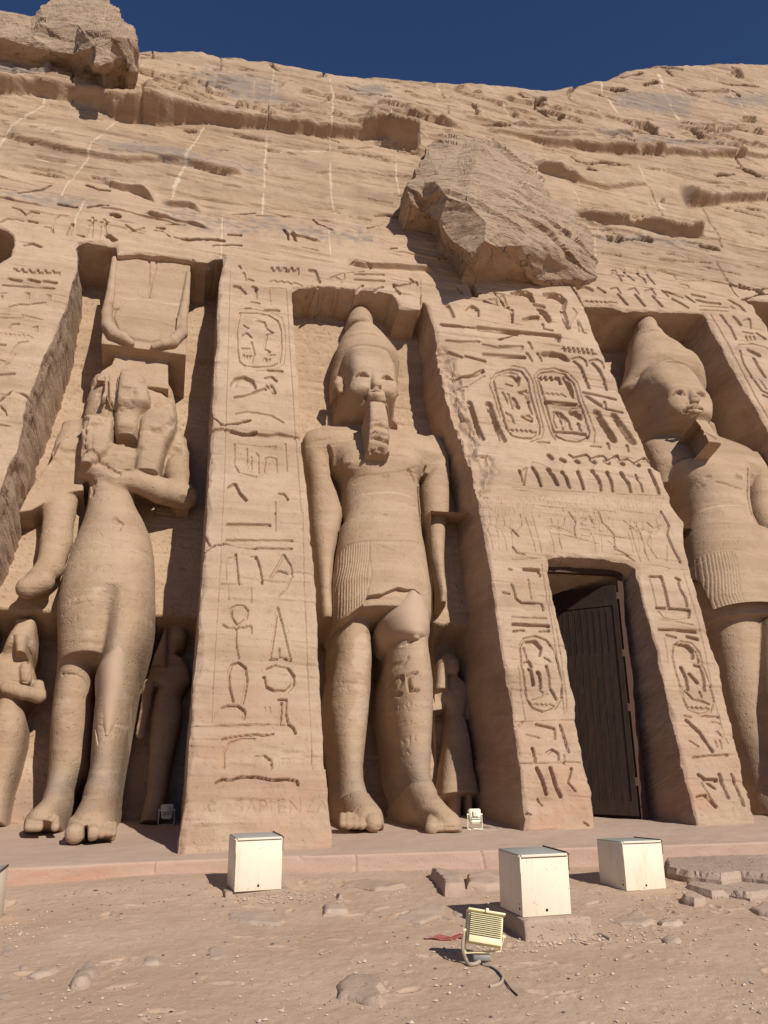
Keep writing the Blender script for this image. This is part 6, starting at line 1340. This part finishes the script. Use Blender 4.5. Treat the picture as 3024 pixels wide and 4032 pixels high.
RK=[(1,3,"1130 690 1180 680 1320 695 1350 740 1355 785 1220 790 1190 750",.12,'P','grey pink stone slab leaning at the foot of the kerb, left of a pair'),
(1,3,"1365 715 1500 700 1590 720 1610 760 1500 772 1370 768",.08,'P','pinkish stone slab at the kerb foot just left of the middle cream box'),
(1,3,"430 895 560 900 610 920 600 942 440 946",.05,'R','small brick shaped pale stone lying alone below the kerb'),
(1,3,"520 1420 560 1370 640 1355 760 1365 830 1385 850 1440 800 1455 850 1500 800 1525 700 1515 600 1490 530 1480",.07,'P','largest half buried pinkish rock in the foreground sand'),
(1,3,"545 765 720 725 860 735 980 765 880 785 775 790 700 780",.035,'P','thin flat paving slab in the sand below the kerb crack'),
(1,3,"508 812 540 810 566 852 530 848",.05,'R','small upright stone chip right of the left cream box'),
(1,3,"1010 935 1100 905 1230 910 1240 950 1150 975 1060 1005 920 988 900 960",.035,'R','pale flaky rock patch left of the shadow of the middle box'),
(1,3,"1260 930 1330 922 1385 945 1350 968 1270 962",.035,'R','grey flat stone touching the shadow of the middle box'),
(0,3,"450 1395 500 1320 560 1275 620 1285 640 1330 610 1380 540 1415 460 1416",.06,'R','pale rounded egg shaped stone in the lower left sand'),
(0,3,"175 1345 260 1290 390 1288 400 1306 330 1332 240 1352",.035,'R','long flat pale stone left of the egg shaped stone'),
(0,3,"920 1240 980 1228 1045 1250 1040 1278 930 1278",.035,'R','flat oval stone with grey patch in the left sand'),
(0,3,"1340 1180 1420 1155 1490 1165 1482 1230 1400 1246 1340 1236",.035,'R','whitish flat broken stone in front of the left cream box'),
(0,3,"1225 1300 1270 1280 1325 1275 1330 1300 1240 1318",.02,'R','small thin pale stone chip below the whitish broken stone'),
(0,3,"845 1640 870 1618 962 1604 960 1636",.02,'R','thin pale stone at the bottom edge of the view'),
(0,3,"-20 1460 60 1450 80 1480 40 1496 -20 1492",.02,'R','small pale stone at the lower left edge of the view'),
(0,3,"1465 950 1659 935 1760 960 1850 992 1800 1022 1600 1004 1480 988",.03,'R','wide flat stone just in front of the left cream box'),
(2,3,"1095 830 1180 815 1250 835 1240 862 1180 866 1110 850",.08,'P','dark angular stone beside the right box at the step corner'),
(2,3,"1530 915 1620 880 1750 878 1750 965 1600 945",.04,'P','grey flat stone at the right edge of the sand'),
(2,3,"940 1000 1000 988 1100 1000 1080 1022 970 1022",.035,'R','whitish flat stone in the sand right of the plinth'),
(2,3,"960 1104 1010 1088 1095 1110 1085 1138 1000 1126",.045,'R','pale angular stone with a dark left end, right of the plinth'),
(2,3,"1208 962 1235 948 1250 974",.03,'R','small white pebble like stone right of the whitish flat stone'),
(0,3,"120 1282 180 1264 192 1286 150 1312 125 1306",.025,'R','small white stone above the long flat pale stone'),
(0,3,"5 1162 90 1150 100 1182 50 1216 0 1206",.03,'P','grey stone among the rubble at the left edge'),
(1,3,"575 1200 640 1170 665 1178 610 1210",.015,'P','thin grey stone sliver in the middle of the sand'),
(2,3,"590 985 740 960 830 900 870 960 940 990 860 1020 700 1010",.03,'R','crumbly light rock outcrop between the middle and right boxes'),
(1,3,"990 775 1110 768 1170 772 1160 784 1010 790",.02,'P','narrow sandy slab left of the leaning stone slab')]
MK=len(RK)
for i,(c,r,s,h,mt,lb) in enumerate(RK):
    q=Q(c,r,s); g=onz(q.mean(0),-.25); zz=float(sandz(g[0],g[1]))
    stone_slab('rock',q,zz-.012,h,M_ROCK if mt=='R' else M_ROCKP,lb,'rock',300+i,.04 if h>.04 else .025,.028,.010,group='stones lying in the sand')
# gravel, one mesh nobody could count
def pebbles(name,clusters,mat,label,seed,smin,smax,flat=.6):
    rng=np.random.RandomState(seed); V=[];Fc=[];b=0
    ico=np.array([(0,0,1),(.9,0,.2),(.28,.85,.2),(-.73,.5,.2),(-.73,-.5,.2),(.28,-.85,.2),(0,0,-.6)])
    fi=[(0,1,2),(0,2,3),(0,3,4),(0,4,5),(0,5,1),(6,2,1),(6,3,2),(6,4,3),(6,5,4),(6,1,5)]
    for cx,cy,sx,sy,n in clusters:
        X=cx+rng.randn(n)*sx; Y=cy+rng.randn(n)*sy
        for x,y in zip(X,Y):
            if y>9.75 or y<3.8: continue
            s=smin+(smax-smin)*rng.rand()**3; a=rng.rand()*6.28; R=np.array([[math.cos(a),-math.sin(a),0],[math.sin(a),math.cos(a),0],[0,0,1]])
            p=(ico*(s*(.6+.8*rng.rand(7,1)))*np.array([1,.75,flat]))@R.T+np.array([x,y,float(sandz(x,y)+sand_noise(x,y))+.15*s]); V.append(p); Fc+= [(i+b,j+b,k+b) for i,j,k in fi]; b+=7
    o=mesh_np(name,np.concatenate(V),np.zeros((0,4)),mat,None,False,None,np.array(Fc)); put(o,label,'gravel',kind='stuff')
M_PEB=plain('pale_pebble',(.55,.43,.33),.9,dirt=(.36,.25,.18),scale=9); M_PED=plain('dark_pebble',(.12,.10,.095),.8,scale=9)
b2=onz(Q(2,3,"250 1100")[0],-.3); b1=onz(Q(1,3,"150 860")[0],-.25); lf_=onz(Q(0,3,"40 1100")[0],-.3)
pebbles('gravel',[(3,6,3.2,1.3,800),(b2[0],b2[1]-.15,.55,.12,420),(b2[0]+.5,b2[1],.3,.3,130),(b1[0],b1[1],.25,.15,260),(lf_[0],lf_[1],.2,.25,160),(3.2,4.8,1.6,.4,450),(5.5,7.6,1.,.4,240),(-.5,5,1.3,.5,400),(0,5.8,1.5,.5,300)],M_PEB,'pale gravel and stone crumbs scattered over the sand',1,.003,.024)
pebbles('dark_gravel',[(3,6,3,1.5,420),(b2[0],b2[1]-.1,.5,.12,70),(-.6,8.5,.8,.35,60),(b1[0],b1[1],.3,.15,60)],M_PED,'dark stone bits scattered over the sand',2,.004,.018)
M_LEAF=plain('dry_leaf',(.16,.085,.06),.8)
pebbles('leaf_litter',[(-.3,9.0,.9,.22,46),(.9,9.3,.6,.12,18)],M_LEAF,'dry brown leaves blown against the kerb',3,.012,.03,.12)
print('stones',time.time()-T0)
# ================================================================ EQUIPMENT
M_CREAM=plain('cream_paint',(.80,.70,.54),.42,dirt=(.70,.55,.38),scale=2.5,bump=.03)
_n=M_CREAM.node_tree; _b=_n.nodes['Principled BSDF']; _P=N(_n,'ShaderNodeNewGeometry').outputs['Position']; _s=_b.inputs['Base Color'].links[0].from_socket
_c=mixc(_n,ramp_(_n,noise_(_n,mapping_(_n,_P,(9,9,1.2)),1.,5,.7),.56,.72,0,.45),_s,(.58,.43,.28)); _c=mixc(_n,ramp_(_n,noise_(_n,_P,26,3,.6),.70,.74,0,.8),_c,(.25,.15,.09)); _n.links.new(_c,_b.inputs['Base Color'])
M_LID=plain('galvanised_lid',(.42,.44,.41),.45,.3,scale=6); M_RUST=plain('rusty_iron',(.12,.07,.045),.8,scale=30); M_BLK=plain('black_hole',(.01,.01,.01),.9)
M_YEL=plain('pale_yellow_enamel',(.76,.68,.40),.45,dirt=(.62,.5,.3),scale=8); M_LAMPW=plain('ivory_enamel',(.74,.69,.52),.45,scale=8); M_STEEL=plain('dull_steel',(.35,.34,.31),.5,.6,scale=12)
def bxm(bm,c,s,rot=None,bev=0.):
    r=bmesh.ops.create_cube(bm,size=1); vs=r['verts']
    for v_ in vs: v_.co=Vector((v_.co.x*s[0],v_.co.y*s[1],v_.co.z*s[2]))
    if bev:
        es=list({e for v_ in vs for e in v_.link_edges}); rr=bmesh.ops.bevel(bm,geom=es,offset=bev,segments=2,affect='EDGES',profile=.5); vs=list({v_ for f in rr['faces'] for v_ in f.verts}|{v_ for v_ in vs if v_.is_valid})
    for v_ in vs:
        if rot is not None: v_.co=rot@v_.co
        v_.co+=Vector(c)
def cyl(bm,p0,p1,r,seg=14,r2=None):
    p0=Vector(p0);p1=Vector(p1);d=p1-p0; q=d.to_track_quat('Z','Y').to_matrix().to_4x4(); q.translation=(p0+p1)/2
    bmesh.ops.create_cone(bm,cap_ends=True,segments=seg,radius1=r,radius2=r if r2 is None else r2,depth=d.length,matrix=q)
def tube(bm,pts,r,seg=8):
    pts=[Vector(p) for p in pts]; P=[]
    for i in range(len(pts)-1):
        p0=pts[max(i-1,0)];p1=pts[i];p2=pts[i+1];p3=pts[min(i+2,len(pts)-1)]
        for k in range(6):
            t=k/6; P.append(.5*((2*p1)+(-p0+p2)*t+(2*p0-5*p1+4*p2-p3)*t*t+(-p0+3*p1-3*p2+p3)*t**3))
    P.append(pts[-1]); rings=[]
    for i,p in enumerate(P):
        d=(P[min(i+1,len(P)-1)]-P[max(i-1,0)]).normalized(); a=d.orthogonal().normalized() if i==0 else (rings_a-d*rings_a.dot(d)).normalized(); rings_a=a; b_=d.cross(a)
        rings.append([bm.verts.new(p+(a*math.cos(2*math.pi*k/seg)+b_*math.sin(2*math.pi*k/seg))*r) for k in range(seg)])
    for A,B in zip(rings[:-1],rings[1:]):
        for k in range(seg): bm.faces.new([A[k],A[(k+1)%seg],B[(k+1)%seg],B[k]])
    bm.faces.new(rings[0][::-1]); bm.faces.new(rings[-1])
def obj(name,bm,mat,parent=None,smooth=False,label=None):
    bmesh.ops.recalc_face_normals(bm,faces=bm.faces)
    me=bpy.data.meshes.new(name); bm.to_mesh(me); bm.free(); me.materials.append(mat)
    if smooth:
        for p in me.polygons: p.use_smooth=True
        me.set_sharp_from_angle(angle=math.radians(40))
    o=bpy.data.objects.new(name,me); COL.objects.link(o)
    if parent: o.parent=parent
    if label: o['label']=label
    return o
def ebox(loc,rz,w,h,d,label,tilt=(0,0),panel=0):
    e=empty('equipment_box',loc,label,'metal box','cream metal equipment boxes in front of the temple'); e.rotation_euler=(tilt[0],tilt[1],rz)
    bm=bmesh.new(); bxm(bm,(w/2,d/2,h/2),(w,d,h),bev=.004); obj('body',bm,M_CREAM,e,True)
    bm=bmesh.new(); bxm(bm,(w/2,d/2+.004,h+.007),(w-.014,d+.004,.012),bev=.002); l=obj('lid',bm,M_LID,e,True)
    bm=bmesh.new(); bxm(bm,(w/2,-.004,h+.004),(w-.02,.010,.020),bev=.002); obj('lip',bm,M_CREAM,l,True)
    bm=bmesh.new(); bxm(bm,(w/2,-.0035,h-.010),(w-.02,.006,.006)); obj('rust_line',bm,M_RUST,l)
    for sx in (-1,1):
        x=w/2+sx*(w/2+.004); bm=bmesh.new(); bxm(bm,(x,.004,h-.055),(.005,.02,.14),bev=.001); cyl(bm,(x-sx*.004,.004,h+.005),(x+sx*.014,.004,h+.005),.006)
        obj('hinge_plate',bm,M_CREAM if sx<0 else M_RUST,e,True)
    bm=bmesh.new(); bxm(bm,(w-.004,d/2,h+.014),(.008,d,.02)); obj('edge_strip',bm,M_RUST,l)
    for p0,p1,r_ in (((w*.5,-.003,h*.095),(w*.5,.004,h*.095),.0115),((-.003,.05,h*.12),(.004,.05,h*.12),.010),((-.003,.045,h*.2),(.004,.045,h*.2),.005)):
        bm=bmesh.new(); cyl(bm,p0,p1,r_,18); obj('cable_hole',bm,M_BLK,e)
    for x,z in ((.3,.2),(.72,.8),(.85,.88),(.13,.92)): bm=bmesh.new(); cyl(bm,(w*x,-.0015,h*z),(w*x,.003,h*z),.0028,8); obj('rivet',bm,M_RUST,e)
    return e
def zb(x0,y0,s_,x,y): return np.array([(x0+x*s_)/K,(y0+y*s_)/K])
s1,s2,s3=300/1659,700/1659,360/1659
def place_box(fl,fr,tl,z,d,label,tilt=(0,0),hh=None):
    a=onz(fl,z); b=onz(fr,z); w=float(np.linalg.norm((b-a)[:2])); rz=math.atan2(b[1]-a[1],b[0]-a[0]); t=ony(tl,a[1]); h=hh or float(t[2]-z)
    return ebox(tuple(a),rz,w,h,d,label,tilt)
place_box(zb(880,3240,s1,235,1510),zb(880,3240,s1,1258,1442),zb(880,3240,s1,265,372),-.165,.46,'left cream metal box standing against the kerb below the big buttress')
place_box(zb(1700,3280,s2,850,788),zb(1700,3280,s2,1303,757),zb(1700,3280,s2,822,222),-.135,.46,'largest looking cream metal box, raised on a rough concrete plinth')
place_box(zb(2340,3240,s3,590,1240),zb(2340,3240,s3,1305,1180),zb(2340,3240,s3,490,368),-.235,.46,'right cream metal box leaning back beside the stone steps',(math.radians(-2.5),math.radians(1.0)))
# plinths
def plinth(px_l,px_r,z0,z1,back,label,seed,over=.0):
    a=onz(px_l,z0); b=onz(px_r,z0); bm=bmesh.new(); w=float(b[0]-a[0]); c=((a[0]+b[0])/2,(a[1]+b[1])/2+back/2,(z0+z1)/2-.05)
    bxm(bm,(0,0,0),(w,back,z1-z0+.1),bev=.02)
    bmesh.ops.subdivide_edges(bm,edges=bm.edges,cuts=5,use_grid_fill=True); bmesh.ops.subdivide_edges(bm,edges=[e for e in bm.edges if e.calc_length()>.05],cuts=1,use_grid_fill=True)
    for v_ in bm.verts:
        q=v_.co; n1=float(fbm(q.x*7+seed,q.y*7,q.z*9,3,seed)); s_=1+.06*max(0,-q.z/(z1-z0))
        v_.co=Vector((q.x*s_+.016*n1,q.y*s_-.016*n1,q.z+.004*n1))+Vector(c)
    o=obj('plinth',bm,M_CONC,None,True); return put(o,label,'plinth')
plinth(zb(1700,3280,s2,890,1030),zb(1700,3280,s2,1492,968),-.30,-.137,.80,'rough concrete plinth under the middle cream box',5)
plinth(Q(0,3,"1452 842")[0],Q(1,3,"225 828")[0],-.225,-.167,.62,'low crumbling concrete slab under the left cream box',6)
plinth(Q(2,3,"745 808")[0],Q(2,3,"1110 790")[0],-.26,-.237,.62,'thin concrete slab under the right cream box',8)
# box at the left edge of the view
a=onz(Q(0,3,"8 1108")[0],-.33); t=ony(Q(0,3,"54 692")[0],a[1]); ebox((float(a[0])-.59,float(a[1]),-.33),0,.5,float(t[2])+.33,.5,'cream box cut off by the left edge of the view, only its side visible')
# ---------------------------------------------------------------- floodlights
def flood_back():
    p=onz(zb(1700,3280,s2,470,1232),-.30); e=empty('floodlight',tuple(p),'pale yellow floodlight with cooling fins seen from behind, in the foreground sand','floodlight')
    e.rotation_euler=(0,0,math.radians(-14))
    R3=Matrix.Rotation(math.radians(9),3,'Y')@Matrix.Rotation(math.radians(-20),3,'X'); C0=Vector((.035,.0,.245)); W_w,H_h=.262,.215
    bm=bmesh.new(); bxm(bm,C0+R3@Vector((0,.05,0)),(W_w,.07,H_h),R3,.008); h=obj('housing',bm,M_YEL,e,True)
    bm=bmesh.new()
    for z in (H_h/2+.004,): bxm(bm,C0+R3@Vector((0,.035,z)),(W_w+.02,.12,.016),R3,.004)
    for sx in (-1,1): bxm(bm,C0+R3@Vector((sx*(W_w/2+.003),.085,0)),(.012,.03,H_h+.01),R3,.003)
    bxm(bm,C0+R3@Vector((.0,-.03,H_h/2+.008)),(.022,.02,.03),R3,.002); obj('rim',bm,M_YEL,h,True)
    bm=bmesh.new()
    for i in range(11):
        z=H_h/2-.022-i*.0135; bxm(bm,C0+R3@Vector((0,-.002,z)),(W_w-.025,.045,.0042),R3)
    obj('cooling_fins',bm,M_YEL,h)
    bm=bmesh.new(); bxm(bm,C0+R3@Vector((0,.0,-H_h/2+.024)),(W_w-.02,.05,.046),R3,.004); obj('gear_cover',bm,M_YEL,h,True)
    bm=bmesh.new(); bxm(bm,C0+R3@Vector((0,.087,0)),(W_w-.02,.004,H_h-.02),R3); obj('glass',bm,M_BLK,h)
    bm=bmesh.new()
    L_=[C0+R3@Vector((s*(W_w/2+.016),.04,-.03)) for s in (-1,1)]; B_=[Vector((-.12,.03,.075)),Vector((.14,.03,.085))]
    for t_,b_ in zip(L_,B_):
        d=b_-t_; q=d.to_track_quat('Z','Y').to_matrix(); bxm(bm,(t_+b_)/2,(.024,.006,d.length+.02),q)
    d=B_[1]-B_[0]; bxm(bm,(B_[0]+B_[1])/2,(d.length+.01,.03,.006),Matrix.Rotation(-math.atan2(d.z,d.x),3,'Y'))
    for t_ in L_: cyl(bm,t_+Vector((-.012,0,0)),t_+Vector((.012,0,0)),.012)
    obj('yoke',bm,M_YEL,e,True)
    bm=bmesh.new(); bxm(bm,(.0,.03,.045),(.12,.06,.035),bev=.003); bxm(bm,(-.03,.03,.015),(.02,.03,.05)); bxm(bm,(.045,.03,.015),(.02,.03,.05),Matrix.Rotation(.3,3,'Y')); obj('base',bm,M_STEEL,e,True)
    return p
pf=flood_back()
def flood_front(px,w,label,mat,rz,depthy=None):
    p=onz(px,0.); e=empty('floodlight',tuple(p),label,'floodlight'); e.rotation_euler=(0,0,rz); s_=w/.2
    def V_(x,y,z): return Vector((x*s_,y*s_,z*s_))
    bm=bmesh.new(); cyl(bm,V_(0,0,.002),V_(0,0,.014),.15*s_,28); obj('base_plate',bm,mat,e,True)
    R3=Matrix.Rotation(math.radians(-8),3,'X')
    bm=bmesh.new(); r=bmesh.ops.create_cube(bm,size=1)
    for v_ in r['verts']:
        x,y,z=v_.co; k=1-.22*(z<0)-.0*(y>0); v_.co=R3@Vector((x*.20*s_*k,(y*.12+(.02 if z>0 else 0))*s_,z*.22*s_))+V_(0,0,.21)
    bmesh.ops.bevel(bm,geom=list(bm.edges),offset=.016*s_,segments=3,affect='EDGES'); h=obj('housing',bm,mat,e,True)
    bm=bmesh.new(); bxm(bm,V_(0,-.066,.25),(.085*s_,.03*s_,.085*s_),R3,.006*s_); bxm(bm,V_(0,-.084,.262),(.024*s_,.012*s_,.03*s_),R3,.002); obj('gear_box',bm,mat,h,True)
    bm=bmesh.new(); bxm(bm,V_(0,-.07,.172),(.155*s_,.012*s_,.006*s_),R3); bxm(bm,V_(0,-.066,.20),(.165*s_,.006*s_,.004*s_),R3); obj('seam',bm,M_RUST,h)
    bm=bmesh.new(); tube(bm,[V_(-.115,0,.25),V_(-.118,0,.12),V_(-.112,0,.02),V_(0,0,.018),V_(.112,0,.02),V_(.118,0,.12),V_(.115,0,.25)],.008*s_)
    for sx in (-1,1): cyl(bm,V_(sx*.095,0,.235),V_(sx*.128,0,.235),.014*s_)
    obj('yoke',bm,mat,e,True); return p
p2=flood_front(Q(1,3,"1420 402")[0],.185,'ivory floodlight in the sunlight at the foot of the door buttress',M_LAMPW,math.radians(-5))
p3=flood_front(Q(0,3,"1075 375")[0],.20,'grey looking floodlight in the deep shadow beside the big buttress',M_LAMPW,math.radians(3))
# cables
M_CAB=plain('dusty_conduit',(.40,.32,.24),.7); M_CABD=plain('black_cable',(.05,.05,.055),.6)
def cable(name,pts,r,mat,label,z=-.3,lift=.008):
    q=np.array(pts,float); g=onz(q,z); bm=bmesh.new(); P=[(a[0],a[1],(float(sandz(a[0],a[1])+sand_noise(a[0],a[1])) if z<-.1 else z)+lift) for a in g]; tube(bm,P,r); return put(obj(name,bm,mat,None,True),label,'cable')
Zf=lambda s:np.array([zb(1700,3280,s2,*q) for q in np.array(s.split(),float).reshape(-1,2)])
cable('conduit',Zf("480 1240 560 1262 630 1305 665 1350 650 1395 600 1415 540 1425"),.011,M_CAB,'dusty hose curling away from the yellow floodlight')
cable('power_cable',Zf("450 1232 520 1250 590 1285 640 1330 690 1395 740 1450 800 1500"),.005,M_CABD,'thin black cable running from the yellow floodlight to the bottom right')
cable('power_cable',Q(1,3,"1310 395 1380 400 1440 410 1500 412 1560 405 1570 395 1520 392 1470 385"),.009,M_CAB,'cable looped on the floor round the sunlit ivory floodlight',0.,.012)
cable('conduit',Q(2,3,"510 1085 560 1088 600 1100 640 1118"),.014,M_CAB,'end of a grey pipe coming out of the sand right of the plinth')
bm=bmesh.new(); g=[Vector(tuple(onz(zb(1700,3280,s2,x,y),-.30)))+Vector((0,0,z)) for x,y,z in ((345,1140,.11),(330,1180,.09),(322,1225,.02),(345,1248,.02),(400,1250,.025),(450,1240,.03))]
g=[Vector((a.x,a.y,-.30+z)) for a,z in zip(g,(.2,.10,.03,.02,.02,.03))]; g[0]=Vector(tuple(pf))+Vector((-.13,.02,.20)); g[1]=Vector(tuple(pf))+Vector((-.14,.02,.11)); tube(bm,g,.013); put(obj('conduit',bm,M_CAB,None,True),'ribbed hose bending down from the side of the yellow floodlight','cable')
# torn red and white tape
def tape():
    g=onz(Zf("-60 990 0 985 80 985 180 980 260 972 340 966 400 962"),-.28); bm=bmesh.new(); vs=[]
    for i,a in enumerate(g):
        z=float(sandz(a[0],a[1])+sand_noise(a[0],a[1]))+.012; wv=.035 if i not in (0,6) else .015; vs.append((bm.verts.new((a[0],a[1]-wv,z+.008*math.sin(i*2))),bm.verts.new((a[0]+.01,a[1]+wv,z+.012+.01*math.cos(i*3)))))
    for a,b in zip(vs[:-1],vs[1:]): bm.faces.new([a[0],b[0],b[1],a[1]])
    bmesh.ops.solidify(bm,geom=bm.faces[:],thickness=.001)
    m=plain('red_tape',(.55,.07,.06),.5); m2,n,b=nodes('red_white_tape'); P=N(n,'ShaderNodeNewGeometry').outputs['Position']; c=mixc(n,ramp_(n,noise_(n,mapping_(n,P,(4,30,1)),1.,3,.6),.45,.6),(.58,.09,.08),(.70,.50,.42)); n.links.new(c,b.inputs['Base Color']); b.inputs['Roughness'].default_value=.5
    put(obj('barrier_tape',bm,m2,None,True),'torn red and white barrier tape lying behind the yellow floodlight','tape')
tape()
print('equipment',time.time()-T0)
# ================================================================ DOORWAY
M_WOOD,n,b=nodes('dark_wood'); P=N(n,'ShaderNodeNewGeometry').outputs['Position']
c=mixc(n,ramp_(n,noise_(n,mapping_(n,P,(14,14,.6)),1.,5,.6,.5),.35,.7),(.016,.007,.003),(.042,.018,.008)); c=mixc(n,ramp_(n,noise_(n,P,1.3,3,.6),.5,.75,0,.7),c,(.03,.015,.009)); n.links.new(c,b.inputs['Base Color']); b.inputs['Roughness'].default_value=.7
bp=N(n,'ShaderNodeBump'); bp.inputs['Strength'].default_value=.5; bp.inputs['Distance'].default_value=.01; n.links.new(noise_(n,mapping_(n,P,(30,30,1)),1.,4,.6),bp.inputs['Height']); n.links.new(bp.outputs[0],b.inputs['Normal'])
M_FRAME=plain('red_brown_wood',(.07,.028,.014),.7,scale=15)
PB=onz(Q(2,3,"872 332")[0],0.); AL=math.radians(13); PN=np.array([0,-math.cos(AL),math.sin(AL)])
def onplane(xy,off=0.):
    d=rays(xy); t=((PB-ORG)@PN+off)/(d@PN); return ORG+d*t[...,None]
fr=onplane(Q(2,2,"236 372 470 386 706 402 760 860 812 1290 850 1659"))
top_l,top_r=fr[0],fr[2]; Hd=float((fr[2]-PB)@np.array([0,math.sin(AL),math.cos(AL)]))
xr=float((top_r[0]+PB[0])/2); xl=min(float(top_l[0]),float(onplane(Q(2,3,"545 340")[0])[0]))-.25
def dp(x,h,off=0.): return Vector((x,PB[1]+h*math.sin(AL)-off*math.cos(AL),h*math.cos(AL)+off*math.sin(AL)))
RD=Matrix.Rotation(-AL,3,'X')
bm=bmesh.new(); xr_b,xr_t=float(PB[0]),float(top_r[0])
for (a,bb) in ((dp(xr_b-.04,-.05),dp(xr_t-.04,Hd)),):
    d=bb-a; q=d.to_track_quat('Z','Y').to_matrix(); bxm(bm,(a+bb)/2,(.10,.08,d.length+.1) if abs((q@Vector((0,1,0))).x)<.5 else (.08,.10,d.length+.1),q)
bxm(bm,dp((xl+xr_t)/2,Hd+.0),(xr_t-xl+.1,.10,.09),RD); bxm(bm,dp(xl,Hd/2),(.10,.10,Hd),RD); fo=obj('door_frame',bm,M_FRAME); reparent(fo,temple)
# reveal lining hides nothing: leaf swung inwards on its right edge
ang=math.radians(52); Wd_=1.75; hp0=Vector((xr_b-.10,PB[1]+.04,.02)); Hl=Hd*math.cos(AL)-.12; lean=(xr_t-xr_b)/Hd
ld=Vector((-math.cos(ang),math.sin(ang),0)); up=Vector((lean,math.tan(AL)*1.0,1)).normalized(); nrm=ld.cross(up).normalized()
def lf(bm,x0,x1,z0,z1,t0,t1):
    vs=[]
    for x in (x0,x1):
        for z in (z0,z1):
            for t_ in (t0,t1): vs.append(bm.verts.new(hp0+ld*x+up*z+nrm*t_))
    for f in ((0,1,3,2),(4,6,7,5),(0,4,5,1),(2,3,7,6),(0,2,6,4),(1,5,7,3)): bm.faces.new([vs[i] for i in f])
bm=bmesh.new(); nb=13; pw=Wd_/nb
for i in range(nb): lf(bm,i*pw+.004,(i+1)*pw-.004,.02,Hl,-.025,.02+.004*((i*7)%3))
leaf=obj('door',bm,M_WOOD); reparent(leaf,temple); leaf['label']='dark plank door standing open inwards'
sg=1 if (nrm.y<0) else -1
def sub(name,bm,mat): o=obj(name,bm,mat); o.parent=leaf; o.matrix_parent_inverse=leaf.matrix_world.inverted() if False else Matrix.Translation(Vector((0,0,0))); return o
bm=bmesh.new(); f0=.026*sg
lf(bm,0,Wd_,Hl-.42,Hl,min(f0,f0+.014*sg),max(f0,f0+.014*sg)); lf(bm,0,Wd_,.02,.26,min(f0,f0+.014*sg),max(f0,f0+.014*sg)); lf(bm,0,.09,.26,Hl-.42,min(f0,f0+.014*sg),max(f0,f0+.014*sg)); sub('door_rail',bm,M_WOOD)
bm=bmesh.new()
for i in range(1,9): lf(bm,.1+i*.13,.1+i*.13+.014,Hl-1.35,Hl-.5,min(.02*sg,.031*sg),max(.02*sg,.031*sg))
sub('slot',bm,M_BLK)
for z in (Hl*.12,Hl*.42,Hl*.66,Hl*.93):
    bm=bmesh.new(); lf(bm,-.05,.03,z,z+.14,.03*sg if sg<0 else .02,.05 if sg>0 else .0); sub('hinge',bm,M_RUST)
# chamber behind the door
bm=bmesh.new(); x0,x1,y0,y1,z0,z1=4.6,10.6,PB[1]+1.6,PB[1]+9,-.15,5.6
c8=[bm.verts.new(p) for p in ((x0,y0,z0),(x1,y0,z0),(x1,y0,z1),(x0,y0,z1),(x0,y1,z0),(x1,y1,z0),(x1,y1,z1),(x0,y1,z1))]
for f in ((4,5,6,7),(0,1,5,4),(3,2,6,7),(0,3,7,4),(1,2,6,5)): bm.faces.new([c8[i] for i in f])
# front wall of the chamber leaves the doorway free
ch=obj('chamber',bm,M_NICHE); reparent(ch,temple); ch['label']='dark rock cut chamber behind the doorway'
print('all',time.time()-T0)
